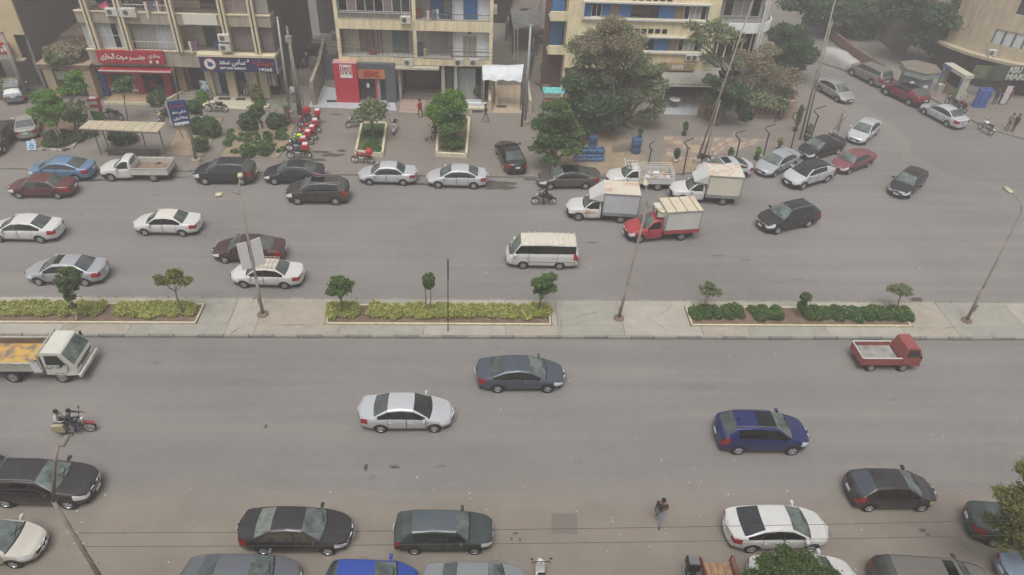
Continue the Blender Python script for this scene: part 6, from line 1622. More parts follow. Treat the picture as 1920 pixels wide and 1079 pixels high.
def leaf_mesh(name, blobs, n, size, key, shell=.55, flat=.0, aspect=1.7, seed=0, holes=.25, mats=None, split=0):
    """n leaves spread through ellipsoid lobes; blobs: (x,y,z,rx,ry,rz)"""
    g = np.random.default_rng(seed+11)
    B = np.array([(b+(b[3],b[3]))[:6] if len(b) == 4 else b for b in blobs], float)
    if split:                                            # every lobe is broken up into boughs of its own
        nb = []
        for b in B:
            nb.append(np.concatenate([b[:3], b[3:6]*.55]))
            for k in range(split):
                q = g.normal(size=3); q /= np.linalg.norm(q); q[2] = abs(q[2])*.9-.25
                nb.append(np.concatenate([b[:3]+q*b[3:6]*g.uniform(.5,.95), b[3:6]*g.uniform(.22,.44)*np.array([1.15,1.15,.8])]))
        B = np.array(nb)
    vol = (B[:,3]*B[:,4]*B[:,5])**.75; pick = g.choice(len(B), n, p=vol/vol.sum())
    d = g.normal(size=(n,3)); d /= np.linalg.norm(d, axis=1)[:,None]
    rad = g.random(n)**(1/3.); rad = np.where(g.random(n) < shell, .74+.3*g.random(n), rad)
    if split: rad = np.where(g.random(n) < .14, 1.0+.55*g.random(n), rad)      # stray sprays past the outline
    # clump the surface so that it has lumps and gaps
    ph = g.random((7,3))*6.28; fr = g.normal(size=(7,3))*3.2
    lump = sum(np.sin(d@f*1.6+p[0]+pick*1.7) for f, p in zip(fr, ph))/7
    keep = lump > -holes*1.3+g.normal(size=n)*.08 if holes else np.ones(n, bool)
    rad = rad*(1+.28*lump)
    C = B[pick,:3]+d*rad[:,None]*B[pick,3:6]
    C, d, pick, lump = C[keep], d[keep], pick[keep], lump[keep]; n = len(C)
    nrm = d*.6+g.normal(size=(n,3))*.7; nrm[:,2] += .35; nrm /= np.linalg.norm(nrm, axis=1)[:,None]
    a = np.cross(nrm, g.normal(size=(n,3))); a /= np.linalg.norm(a, axis=1)[:,None]; b = np.cross(nrm, a)
    s = size*(.6+.8*g.random(n))[:,None]
    V = np.empty((n,4,3)); V[:,0] = C-a*s*aspect*.5; V[:,1] = C-b*s*.5+a*s*.08; V[:,2] = C+a*s*aspect*.5; V[:,3] = C+b*s*.5+a*s*.08
    me = bpy.data.meshes.new(name); me.vertices.add(n*4); me.vertices.foreach_set('co', V.reshape(-1))
    me.loops.add(n*4); me.loops.foreach_set('vertex_index', np.arange(n*4, dtype=np.int32))
    me.polygons.add(n); me.polygons.foreach_set('loop_start', np.arange(0, n*4, 4, dtype=np.int32)); me.polygons.foreach_set('loop_total', np.full(n, 4, np.int32))
    for m in (mats or leaves(key)): me.materials.append(m)
    r = g.random(n)+lump*.5; mi = np.where(r < .33, 1, np.where(r > .8, 2, 0)).astype(np.int32)
    me.polygons.foreach_set('material_index', mi); me.update(calc_edges=True)
    return me
def limb(mb, p, q, r0, r1, wob=.12, seg=5, rr=None, n=5):
    rr = rr or random; pts = []; L = (Vector(q)-Vector(p)).length
    for i in range(n+1):
        t = i/n; w = math.sin(t*math.pi)*wob*L
        pts.append(Vector(p).lerp(Vector(q), t)+Vector((rr.uniform(-w,w), rr.uniform(-w,w), 0))*.5)
    mb.tube(pts, [r0+(r1-r0)*i/n for i in range(n+1)], seg)
_ti = [0]
def tree(label, base, blobs, n, size, key='mid', trunk_r=.16, fork=.45, name='tree', cat='tree', group=None, bark=None, holes=.25, lean=None, shell=.55, twigs=3, stems=1, z0=None, split=11):
    """base: ground point; blobs in metres relative to it"""
    _ti[0] += 1; sd = _ti[0]; rr = random.Random(sd)
    root = thing(name, label, cat, base, 0, group)
    link('crown', leaf_mesh('crown', blobs, n, size, key, seed=sd, holes=holes, shell=shell, split=split), root)
    cx = sum(b[0] for b in blobs)/len(blobs); cy = sum(b[1] for b in blobs)/len(blobs); lo = min(b[2]-b[-1]*.4 for b in blobs)
    tr = MB()
    for s in range(stems):
        ox = rr.uniform(-.12,.12) if stems > 1 else 0
        f = Vector((cx*fork+ox*4, cy*fork, max(lo*.75, .3)))
        limb(tr, (ox,0,-.05), f, trunk_r/(stems**.5), trunk_r*.7/(stems**.5), .06, 8, rr)
        for b in blobs:
            q = Vector(b[:3]); limb(tr, f, q, trunk_r*.45/(stems**.5), trunk_r*.12, .2, 5, rr)
            for k in range(twigs):
                e = q+Vector((rr.uniform(-1,1)*b[3], rr.uniform(-1,1)*b[3], rr.uniform(-.2,.9)*b[-1]))*.8; limb(tr, f.lerp(q, .6), e, trunk_r*.2, .012, .25, 4, rr)
    tr.build('trunk', [bark or BARK], root, True)
    return root
def PXB(px, py, Y, rpx, rz=None, base=None):
    c = F(px, py, Y); dep = (c-Vector((0,0,CAM_H))).dot(C_F); r = rpx*dep/CAM_F
    return (c.x-base.x, c.y-base.y, c.z-base.z, r, r, (rz*dep/CAM_F if rz else r*.85))
def ptree(label, base_px, z, blobs, n, size, key, dy=0.0, **kw):
    """crown lobes given as (px, py, radius px[, dy]) at the trunk's distance"""
    g = G(*base_px, z); g.z = z
    return tree(label, g, [PXB(b[0], b[1], g.y+dy+(b[3] if len(b) > 3 else 0), b[2], None, g) for b in blobs], n, size, key, **kw)
# big trees at the alley corner
ptree('tall green tree leaning over the taupe sedan at the alley corner', (1040,318), .12, [(1036,262,30),(1022,232,24),(1058,236,26),(1048,205,26),(1068,275,24,-.5),(1012,275,18),(1030,298,17,-.5),(1080,250,18)], 18000, .125, 'mid', trunk_r=.2, holes=.22, fork=.6)
ptree('broad dark green tree in the middle of the corner group', (1100,262), .12, [(1085,190,36),(1120,205,40),(1070,160,28),(1150,220,34),(1105,235,30,-.5),(1065,205,26),(1160,190,30)], 14500, .14, 'dark', trunk_r=.24, holes=.22)
ptree('huge dusty half dry tree reaching up in front of the blue shutters', (1185,240), .12, [(1150,105,34),(1200,125,34),(1100,110,28),(1120,70,26),(1170,62,26),(1225,160,30),(1190,180,34),(1085,140,24),(1140,150,34),(1236,200,22),(1075,90,18),(1150,215,26),(1240,130,18),(1200,80,18),(1145,38,16),(1215,215,20)], 25000, .115, 'grey', trunk_r=.3, holes=.16, twigs=8, shell=.2)
ptree('thin dry crown spreading through the top of the dusty tree', (1150,245), .12, [(1135,75,46),(1095,85,34),(1185,85,40),(1155,50,30),(1150,115,40)], 11000, .1, 'dry', trunk_r=.15, holes=.4, twigs=9, shell=.3)
ptree('sparse thin tree in front of the white curved balcony', (1392,226), .12, [(1345,60,34),(1310,75,24),(1372,70,26),(1330,110,22),(1380,120,22),(1300,50,16)], 3400, .14, 'grey', trunk_r=.14, holes=.5, twigs=8, shell=.3)
ptree('feathery green tree hanging over the pierced garden wall', (1345,236), .12, [(1355,165,28),(1385,175,26),(1372,195,22),(1340,185,22),(1390,200,18),(1335,150,16)], 11000, .12, 'dark', trunk_r=.14, holes=.25)
ptree('brown tangled dry tree behind the pierced wall', (1452,206), .12, [(1430,130,36),(1465,150,34),(1400,110,26),(1478,175,20),(1440,175,30),(1415,150,30),(1488,140,18),(1440,95,22)], 12000, .105, 'dry', trunk_r=.18, holes=.3, twigs=9, shell=.35)
ptree('grey green scrub under the tangled dry tree', (1430,214), .12, [(1425,185,30),(1460,190,24),(1395,190,20)], 5000, .15, 'grey', trunk_r=.1, holes=.2)
ptree('full green tree beside the curved balcony', (1490,150), .12, [(1490,85,34),(1465,65,24),(1510,105,26),(1478,115,28),(1500,60,18)], 111000, .12, 'dark', trunk_r=.2, holes=.2)
ptree('dense dark tree at the top of the side street', (1580,70), .0, [(1590,25,46),(1550,15,40),(1625,35,40),(1600,65,30),(1645,10,36),(1500,5,34),(1530,35,26)], 24000, .2, 'dark', trunk_r=.3, holes=.15)
ptree('large dark green tree beside the tan corner building', (1775,122), .12, [(1760,35,56),(1715,20,44),(1800,60,44),(1728,62,36),(1795,100,34),(1826,25,36),(1760,85,40),(1700,-5,36),(1820,80,26)], 36000, .2, 'dark', trunk_r=.3, holes=.22)
ptree('dusty tree beyond the top of the side street', (1700,40), .0, [(1850,-10,40),(1660,-15,40),(1540,-10,40)], 5000, .3, 'mid', trunk_r=.3, dy=6)
# trees of the left pavement
ptree('light green tree in the corner bed with two leaning pale trunks', (118,268), .14, [(82,190,24),(110,200,22),(72,212,16),(98,222,18),(92,178,16)], 12000, .105, 'bright', trunk_r=.14, bark=BARKW, stems=2, fork=.3, holes=.3)
ptree('green tree in front of the gate portal signboard', (140,240), .14, [(134,155,20),(148,165,16),(125,170,14),(142,142,12)], 3000, .14, 'bright', trunk_r=.09, holes=.35)
ptree('grey leafless shrub tree behind the corner bed', (150,248), .14, [(145,205,20),(132,222,16),(156,222,14)], 3200, .12, 'grey', trunk_r=.08, holes=.4, twigs=6)
ptree('slim young tree before the restaurant tables', (240,228), .12, [(233,158,17),(240,150,10),(226,168,11)], 2200, .12, 'mid', trunk_r=.06, holes=.35)
ptree('grey green tree behind the blue signboard', (352,240), .12, [(335,205,20),(360,198,18),(322,212,14),(368,210,12)], 4200, .13, 'dark', trunk_r=.1, holes=.25)
ptree('topiary tree with a bare pale trunk in the weedy bed', (493,266), .15, [(482,208,17),(486,196,11),(476,216,12)], 3200, .12, 'mid', trunk_r=.1, bark=BARKW, holes=.2)
ptree('dense round clipped tree in the cream edged planter', (700,262), .2, [(696,208,27),(682,214,20),(712,214,20),(696,198,22)], 8500, .12, 'grey', trunk_r=.12, holes=.12)
ptree('bright green bushy tree over the second cream planter', (846,268), .2, [(836,205,30),(818,212,22),(858,200,24),(840,232,24),(848,185,22),(862,225,18),(828,188,16)], 20000, .105, 'bright', trunk_r=.16, holes=.3)
ptree('undergrowth filling the second cream planter', (848,280), .3, [(846,265,20),(850,245,22),(836,278,11),(862,278,10)], 5000, .12, 'mid', trunk_r=.05, name='shrub', cat='shrub', holes=.2)
def bush(label, px, z, r, n, size, key, name='bush', cat='bush', group=None, h=None, holes=.05, shell=.8):
    g = G(*px, z); h = h or r
    _ti[0] += 1
    root = thing(name, label, cat, g, 0, group)
    link('foliage', leaf_mesh('foliage', [(0,0,h*.72,r*.9,r*.9,h*.88)], n, size, key, seed=_ti[0], holes=holes, shell=shell), root)
    st_ = MB(); rr = random.Random(_ti[0])
    for k in range(5): limb(st_, (0,0,-.03), (rr.uniform(-.6,.6)*r, rr.uniform(-.6,.6)*r, h*1.1), .03, .008, .1, 4, rr, 3)
    st_.build('stem', [BARK], root)
    return root
bush('largest round clipped green bush of the sign bed', (396,254), .16, .95, 5200, .09, 'clip')
bush('low round clipped bush nearest the kerb in the sign bed', (379,281), .16, .68, 3000, .09, 'clip')
bush('dark round bush half behind the largest clipped bush', (372,248), .16, .75, 2600, .1, 'dark')
bush('wide dark bush behind the bare white trunk', (470,240), .16, 1.0, 3600, .1, 'dark', h=.8)
bush('dark bush under the covered motorcycle', (520,238), .16, .9, 2800, .1, 'dark', h=.7)
bush('round green bush in the front of the weedy bed', (466,292), .16, .62, 2400, .09, 'mid')
bush('upright green bush near the red motorcycles', (497,290), .16, .5, 1900, .09, 'mid', h=.6)
bush('yellowish plant at the left of the pharmacy steps', (382,192), .2, .55, 1600, .1, 'bright', h=.7, holes=.3)
bush('tall yellowish plant at the right of the pharmacy steps', (484,192), .2, .6, 1900, .1, 'olive', h=1.0, holes=.3)
bush('dark shrubs in the restaurant corner bed', (297,196), .2, .8, 2600, .1, 'dark', h=.8)
bush('dark foliage in the left dark block under the portal', (170,255), .14, .6, 1200, .1, 'grey')
bush('hedge of dark leaves behind the bus shelter', (232,266), .14, 1.1, 4200, .11, 'dark', h=.8)
bush('green plants beside the far left lane', (18,180), .1, 1.3, 3000, .13, 'grey', h=.9)
bush('scrub filling the corner bed', (108,268), .16, 1.2, 4200, .1, 'dark', h=.55)
bush('green scrub at the foot of the two pale trunks', (140,262), .16, .9, 2600, .1, 'mid', h=.4)
bush('plants on the roof of the gate portal', (130,112), 3.3, 1.9, 4200, .15, 'dry', h=.9, holes=.3)
bush('green mound among the roof plants of the portal', (112,118), 3.4, 1.1, 2200, .14, 'mid', h=.6)
bush('potted palm leaves and pale flowers under the balcony', (841,172), .2, .8, 1500, .12, 'grey', h=.7, holes=.4)
bush('small shrub on the low white garden wall', (898,178), .5, .6, 1400, .1, 'mid', h=.6, holes=.3)
bush('green shrub against the pierced wall', (1398,224), .12, .7, 2400, .11, 'dark', h=.7)
# weeds: nobody could count them
wm = [(x, y) for x, y in [(random.uniform(425,535), random.uniform(245,285)) for _ in range(60)]]
bl = []
for x, y in wm:
    p = G(x, y, .2)
    if random.random() < .7: bl.append((p.x, p.y, .28, random.uniform(.15,.4), random.uniform(.15,.4), .14))
link('weeds', leaf_mesh('weeds', bl, 6500, .1, 'mid', seed=5, shell=.2), None, kind='stuff', label='weeds growing in the sandy bed by the red motorcycles', cat='weeds')
bl = [(G(x, y, .45).x, G(x, y, .45).y, .45, .45, .6, .12) for x, y in ((690,250),(708,252),(700,266),(690,275),(706,280))]
link('grass', leaf_mesh('grass', bl, 3500, .08, 'clip', seed=8, shell=.2), None, kind='stuff', label='grass growing in the planter under the round tree', cat='grass')
# palm
g = G(541,232,.15); pr = thing('palm_tree', 'small palm with a thick brown trunk beside the galvanised poles', 'palm', g)
MB().lathe([(.26,0),(.3,.4),(.24,.9),(.2,1.6)], 'z', 10).build('trunk', [M('palm_trunk',(122,92,78),.95,var=.35,scale=9)], pr, True)
PL_ = leafmat('palm_leaf', (100,122,80))
for k in range(13):
    a = k*2.4; fr_ = MB(); L = 1.25
    for s in (-1, 1):
        for q in range(7):
            t0 = q/7; r0 = L*t0; z = 1.65+.5*math.sin(t0*2.6)-.3*t0*(k % 3)
            x, y = r0*math.cos(a), r0*math.sin(a); nx_, ny_ = -math.sin(a)*s, math.cos(a)*s
            fr_.add([(x,y,z),(x+nx_*.3+math.cos(a)*.2,y+ny_*.3+math.sin(a)*.2,z-.06),(x+math.cos(a)*.1,y+math.sin(a)*.1,z)], [(0,1,2)])
    fr_.build('frond', [PL_], pr)
# median shrubs
def hedge_row(x0, x1, gaps, label, key='hedge', step=.62, flowers=None, n=1300):
    me = [leaf_mesh('foliage', [(0,0,.22,.42,.36,.26),(.2,.12,.2,.28,.25,.2),(-.18,-.1,.2,.26,.25,.2)], n, .062, key, seed=70+i, holes=.2, shell=.5) for i in range(4)]
    x = x0; k = 0
    while x < x1:
        if not any(a < x < b for a, b in gaps):
            for y in (P_Y0+.75, P_Y1-.38):
                r = thing('shrub', label, 'shrub', (x+random.uniform(-.12,.12), y+random.uniform(-.1,.1), .2), random.uniform(0,6.3), 'shrubs of the '+label.split(' of the ')[-1] if ' of the ' in label else label)
                r.scale = (random.uniform(.8,1.15),)*2+(random.uniform(.55,1.0),)
                f = link('foliage', me[k % 4], r)
                if flowers and random.random() < .9: link('flowers', flowers[k % 2], r)
                k += 1
        x += step
gx = lambda px: G(px, 592, .2).x
hedge_row(gx(-160), gx(358), [(gx(188), gx(216))], 'yellow green shrub of the hedge at the left end of the median')
hedge_row(gx(622), gx(1028), [(gx(668), gx(696))], 'yellow green shrub of the hedge in the middle median planter')
fm = []
for i in range(2):
    fm.append(leaf_mesh('flowers', [(0,0,.3,.44,.38,.26)], 26, .06, 'hedge', seed=90+i, shell=1.0, holes=0, aspect=1.0, mats=[leafmat('yellow_flower',(226,196,40)), leafmat('orange_flower',(214,150,40)), leafmat('yellow_flower_pale',(232,214,90))]))
hedge_row(gx(1305), gx(1700), [(gx(1392), gx(1418)), (gx(1470), gx(1500))], 'dark green flowering shrub of the right median planter', key='clip', flowers=fm)
def mtree(label, px, z, blobs, n, size, key, **kw): return ptree(label, px, z, blobs, n, size, key, **kw)
mtree('funnel shaped clipped tree in the left median hedge', (144,600), .2, [(124,520,22),(126,536,17),(131,556,10),(136,574,7)], 6500, .08, 'topiary', trunk_r=.07, holes=.05, bark=BARKW, twigs=1, split=0)
mtree('small flat topped tree at the right end of the left median hedge', (344,592), .2, [(332,522,19),(306,528,13),(348,526,12),(326,512,12),(294,522,8)], 3800, .085, 'olive', trunk_r=.06, holes=.35)
mtree('round green tree at the left end of the middle planter', (643,592), .2, [(637,540,22),(624,546,14),(650,534,14),(634,528,14)], 5200, .085, 'mid', trunk_r=.06, holes=.2)
mtree('slim clipped tree with forked stems in the middle planter', (805,588), .2, [(804,522,12),(804,532,11)], 2400, .07, 'topiary', trunk_r=.05, holes=.05, twigs=1, stems=2, split=0)
mtree('square crowned green tree at the right end of the middle planter', (1008,588), .2, [(1010,530,15),(1030,526,16),(1016,545,15),(1034,542,13)], 5200, .085, 'mid', trunk_r=.07, holes=.15)
mtree('wispy little tree at the left end of the flowering planter', (1322,582), .2, [(1322,545,14),(1338,548,13),(1330,535,10)], 1500, .08, 'grey', trunk_r=.045, holes=.4, stems=2, twigs=5)
mtree('two ball topiary in the flowering planter', (1508,592), .2, [(1511,557,10),(1504,573,9)], 3200, .06, 'topiary', trunk_r=.05, holes=0, twigs=1, split=0)
mtree('wispy little tree at the right end of the flowering planter', (1682,582), .2, [(1688,545,18),(1676,542,12),(1700,546,12)], 1700, .08, 'grey', trunk_r=.045, holes=.4, twigs=6)
# young trees and crowns of the near pavement
g = G(1490,1150, .0); tree('dense dark green crown over the white sedan at the bottom edge', Vector((g.x, g.y, 0)), [PXB(px, py, g.y, r, None, Vector((g.x, g.y, 0))) for px, py, r in ((1475,1062,34),(1440,1070,28),(1515,1065,28),(1500,1085,40),(1420,1090,30),(1550,1095,30))], 42000, .06, 'topiary', trunk_r=.13, holes=.15)
g = G(1990,1080, .0); tree('olive and brown tree reaching in at the right edge over the parked cars', Vector((g.x, g.y, 0)), [PXB(px, py, g.y, r, None, Vector((g.x, g.y, 0))) for px, py, r in ((1905,930,34),(1875,925,16),(1900,990,40),(1930,960,40),(1935,1030,30),(1880,1012,20),(1950,900,40))], 17000, .065, 'olive', trunk_r=.16, holes=.45, twigs=10, shell=.3)
# saplings in pots on the corner
POTB = M('black_pot', (40,38,36), .8); POTW = M('white_pot', (190,186,178), .8)
for i, (px, py, pot, lab_, hh, nn, key) in enumerate([(1282,254,POTB,'potted sapling on the asphalt before the terrace',1.0,260,'mid'),(1266,304,POTW,'bushy potted plant in a white rimmed pot on the pink paving',.9,700,'dark'),(1417,300,POTB,'potted sapling between the silver coupe and the silver sedan',.9,240,'bright'),(1458,284,POTB,'thin potted sapling right of the tall zigzag post',.95,120,'olive'),(1490,246,POTB,'tall leafy potted sapling among the zigzag posts',2.2,900,'olive'),(1512,262,POTB,'potted sapling nearest the black sedan',1.2,260,'olive'),(1366,302,POTB,'thin sapling beside the white leaning post',.9,180,'mid'),(1198,262,POTB,'sapling behind the blue barrel',.9,160,'mid')]):
    g = G(px, py, .12); r = thing('potted_plant', lab_, 'potted plant', g)
    MB().lathe([(.17,0),(.21,.3),(.19,.3),(.02,.27)], 'z', 12).build('pot', [pot], r, True)
    link('foliage', leaf_mesh('foliage', [(0,0,.3+hh*.6,.22,.22,hh*.42),(.08,.05,.3+hh*.35,.18,.18,hh*.25)], nn, .12, key, seed=200+i, holes=.3), r)
    sm_ = MB(); limb(sm_, (0,0,.2), (.03,0,.3+hh), .02, .006, .05, 4); sm_.build('stem', [BARK], r)
# ------------------------------------------------------------------ poles, lamps, signs, small things
POLEM = M('weathered_lamp_pole', (138,130,120), .7, var=.18, scale=2)
GALV = M('galvanised_pole', (158,164,166), .5, metal=.25, var=.08)
LHD = M('yellowed_lamp_glass', (190,182,148), .3, var=.1)
def vtop(base, px, py): return F(px, py, base.y)
def lamp_post(label, base_px, top_px, z, arms, foot=True, r0=.085, r1=.045, mid=None, name='street_lamp', bracket=True, base=None):
    g = base or G(*base_px, z); t = vtop(g, *top_px); r = thing(name, label, 'street lamp', g)
    pts = [(0,0,0)]+([tuple(vtop(g,*mid)-g)] if mid else [])+[tuple(t-g)]
    L = t-g
    MB().tube([Vector((0,0,0)), L*.33], [r0*1.15, r0], 10).build('pole', [POLEM], r, True)
    MB().tube([L*.33, L*.34, L], [r0, r0*.8, r1], 10).build('upper_pole', [POLEM], r, True)
    if foot: MB().lathe([(.34,-.02),(.32,.06),(.2,.09),(.13,.12)], 'z', 9).build('base_plate', [M('crumbled_footing',(120,104,90),.95,var=.3,scale=6)], r)
    if bracket: MB().cbox((0,-.12,1.1),(.14,.06,.5)).build('fuse_cover', [POLEM], r)
    for (dx, dy, dz, ln) in arms:
        a = MB(); e = L+Vector((dx, dy, dz)); a.tube([L+Vector((0,0,-.1)), L+Vector((dx*.25, dy*.25, dz*.8)), e], .035, 7); a.build('arm', [POLEM], r, True)
        u = Vector((dx, dy, 0)).normalized(); rz = math.atan2(u.y, u.x)
        h = thing_part = MB().cbox((0,0,.02), (ln, .26, .14), ch=.06).build('lamp_head', [LHD], r, True); h.location = e+u*ln*.45; h.rotation_euler.z = rz
        gl_ = MB().cbox((0,0,-.07),(ln*.8,.2,.05)).build('lamp_glass', [LHD], h)
    return r, g, L
lamp_post('street lamp in the median between the red truck and the flowering planter', (1160,597), (1213,388), .15, [(.1,1.3,.55,.62),(.5,-.5,.15,.4)])
r_, g_, L_ = lamp_post('street lamp in the median carrying a white panel beside the taxi', (493,590), (449,362), .15, [(-.2,1.1,.3,.35),(-.75,-.3,.1,.35)])
p = L_*.52; PNL = M('white_pole_panel', (206,204,204), .6, var=.05)
sg = thing('pole_board', 'tilted white double panel fixed to the median lamp post in front of the maroon sedan', 'light box', g_+L_*.40, R(8))
for s, nm in ((-1,'left'),(1,'right')):
    o = MB().box(-.02+min(0,s)*.62+(.05 if s > 0 else -.05)*0, .02, 0, 0, 0, 0)
MB().add([(-.62,0,0),(-.08,0,.12),(-.08,0,1.85),(-.62,0,1.72),(-.62,.05,0),(-.08,.05,.12),(-.08,.05,1.85),(-.62,.05,1.72)], [(0,1,2,3),(7,6,5,4),(0,4,5,1),(1,5,6,2),(2,6,7,3),(3,7,4,0)]).build('panel_leaf', [PNL], sg)
MB().add([(.10,0,.16),(.66,0,.35),(.66,0,2.1),(.10,0,1.9),(.10,.05,.16),(.66,.05,.35),(.66,.05,2.1),(.10,.05,1.9)], [(0,1,2,3),(7,6,5,4),(0,4,5,1),(1,5,6,2),(2,6,7,3),(3,7,4,0)]).build('panel_leaf', [PNL], sg)
MB().tube([(-.6,.08,.9),(.64,.08,1.2)], .03, 5).build('crossbar', [BLK], sg)
lamp_post('tall street lamp at the right end of the median', (1812,602), (1916,398), .15, [(-.1,1.2,.5,.6)])
# slim dark post
g = G(840,621,.15); t = vtop(g, 840, 487); r = thing('slim_post', 'slim dark post at the front of the middle planter', 'post', g)
MB().tube([(0,0,0), t-g], [.035,.028], 6).build('pole', [M('dark_post',(70,62,58),.8)], r); MB().tube([(t-g)*.75, (t-g)], [.045,.04], 6).build('sleeve', [BLK], r)
# near pole carrying wires, bottom left
gb = Vector((G(205,1120).x, 13.6, 0)); tk = F(100, 940, 13.6); t2 = F(103, 866, 13.6)
gb = F(185, 1079, 13.6); k_ = (tk-gb); base = gb - k_*(gb.z/k_.z) if abs(k_.z) > .1 else gb
r = thing('utility_pole', 'leaning pole with wire insulators and a lamp arm at the bottom left', 'utility pole', (base.x, base.y, 0))
B_ = Vector((base.x, base.y, 0))
MB().tube([(0,0,0), tk-B_], [.11,.065], 10).build('pole', [POLEM], r, True)
t3 = F(104,852,13.6)
MB().tube([tk-B_, t2-B_, t3-B_+Vector((0,.25,.1))], [.06,.05,.04], 8).build('lamp_arm', [POLEM], r, True)
MB().cbox((0,0,0),(.16,.4,.09),ch=.03).build('lamp_head', [POLEM], r, loc=tuple(t3-B_+Vector((.12,.4,.12))))
for q in (.55,.63,.70,.78):
    p = (tk-B_)*q; MB().tube([p+Vector((-.18,0,.05)), p+Vector((.22,0,.02)), p+Vector((.24,0,.14))], .02, 5).build('insulator_arm', [M('insulator',(170,166,158),.5)], r)
wires = []
def wire(label, a, b, sag=.3, r=.012, name='wire', group=None, n=14):
    pts = [a.lerp(b, i/n)-Vector((0,0,sag*4*(i/n)*(1-i/n))) for i in range(n+1)]
    root = thing(name, label, 'wire', a, 0, group)
    MB().tube([p-a for p in pts], r, 4).build('cable', [M('dark_cable',(72,68,64),.8,var=0)], root)
for i, (py0, py1) in enumerate(((979,986),(990,1012))):
    a = B_+(tk-B_)*(.78-.1*i); b_ = F(1930, py1, a.y)
    wire(['upper of the two black cables crossing the near road', 'lower of the two black cables crossing the near road'][i], a, F(1930, (975,1003)[i], 13.6), .15, .010)
# poles of the left pavement
def pole(label, base_px, top_px, z=.12, r0=.1, r1=.06, mat=GALV, name='pole', foot=None, seg=8):
    g = G(*base_px, z); t = vtop(g, *top_px); r = thing(name, label, 'pole', g)
    MB().tube([(0,0,0), t-g], [r0, r1], seg).build('shaft', [mat], r, True)
    if foot: MB().lathe([(.38,0),(.34,.35),(.05,.36)], 'z', 12).build('concrete_foot', [foot], r)
    MB().lathe([(r1*.9,0),(r1*1.5,.04),(.01,.1)], 'z', 8).build('cap', [mat], r, loc=tuple(t-g))
    return r, g, t-g
CF = M('concrete_foot', (160,150,132), .9, var=.15)
pole('galvanised pole in front of the pharmacy corner', (544,214), (520,34), r0=.13, r1=.08, foot=CF)
g1_ = pole('old wooden utility pole carrying the wires beside the alley', (562,222), (538,52), r0=.13, r1=.09, mat=M('old_wood_pole',(134,126,114),.9,var=.2))
pole('old wooden utility pole doubled against the first by the alley', (568,224), (542,70), r0=.11, r1=.07, mat=M('old_wood_pole',(134,126,114),.9,var=.2))
pole('thin black pole above the red motorcycles', (573,216), (566,180), r0=.03, r1=.03, mat=BLK)
pole('tall galvanised pole by the white tarpaulin canopy', (984,233), (995,48), r0=.13, r1=.09, foot=CF)
pole('dark post standing beside the galvanised pole', (978,238), (985,140), r0=.09, r1=.07, mat=M('dark_wood_post',(80,72,66),.9))
r__, gq, Lq = pole('lamp pole carrying the blue signboard', (369,306), (346,195), r0=.13, r1=.1, mat=POLEM, foot=CF)
pole('thin curved lamp pole before the restaurant', (337,200), (312,60), r0=.07, r1=.04, mat=POLEM)
pole('thick pale pole at the far left', (52,186), (2,60), r0=.2, r1=.14, mat=POLEM)
pole('lattice utility pole at the side street corner', (1500,262), (1566,0), r0=.1, r1=.06, mat=M('pale_wood_pole',(146,138,124),.9,var=.2))
pole('second pole doubled beside the lattice pole at the corner', (1508,258), (1560,40), r0=.08, r1=.06, mat=M('pale_wood_pole',(146,138,124),.9,var=.2))
pole('pale concrete pole standing among the corner trees', (1306,305), (1412,0), r0=.09, r1=.05, mat=M('pale_wood_pole',(146,138,124),.9,var=.2), foot=CF)
pole('second pale pole beside the concrete one at the corner', (1318,300), (1350,190), r0=.08, r1=.06, mat=M('pale_wood_pole',(146,138,124),.9,var=.2))
a0 = g1_[1]+g1_[2]
for i, (za, zb) in enumerate(((-.1,-.3),(-.4,-.6),(-.75,-.95),(-1.1,-1.3))):
    wire('one of the four wires from the old pole to the cream balconies', a0+Vector((0,0,za)), Vector((-12.0, 61.4, 6.0+zb)), .12, .018, group='wires from the old pole to the cream balconies')
    wire('one of the wires running past the cream balconies to the galvanised pole', Vector((-11.8, 61.3, 6.0+zb)), Vector((4.0, 61.0, 5.7+zb)), .25, .016, group='wires past the cream balconies')
MB().cbox((0,0,-.9),(.5,.3,.5),ch=.05).build('transformer_box', [M('pale_box',(150,148,140),.7)], g1_[0], loc=tuple(g1_[2]))
# blue signboard
SBL = M('signboard_navy', (44,62,118), .4, var=.08)
g = gq; p0 = F(333,192,g.y-.2); p1 = F(355,232,g.y-.2)
s = thing('signboard', 'blue advertising signboard with red and white Arabic lettering on a pole', 'signboard', (p1.x-.45, g.y-.42, p1.z), R(24))
hh = p0.z-p1.z+.2
box('board', SBL, s, -.62, .62, -.1, .1, 0, hh); box('side_band', M('pale_side_band',(186,186,180),.6), s, -.70, -.622, -.1, .1, 0, hh)
for k, (tx, sz, mm_) in enumerate(((ar('صيدلية'), .42, M('sign_red',(176,50,56),.5,var=0)), (ar('سامى سعد'), .36, WT), (ar('بخارى'), .3, WT), (ar('حضر موت'), .34, WT))):
    t_ = text(tx, sz, mm_, s, (0, -.105, hh-.35-k*.46), bold=.008, fit=(.95,.3))
box('white_strip', WT, s, -.5, .5, -.112, -.102, .05, .26)
for x in (-.3,.3): MB().tube([(x,.0,0),(x*.6,.15,-1.2)], .04, 6).build('bracket', [POLEM], s)
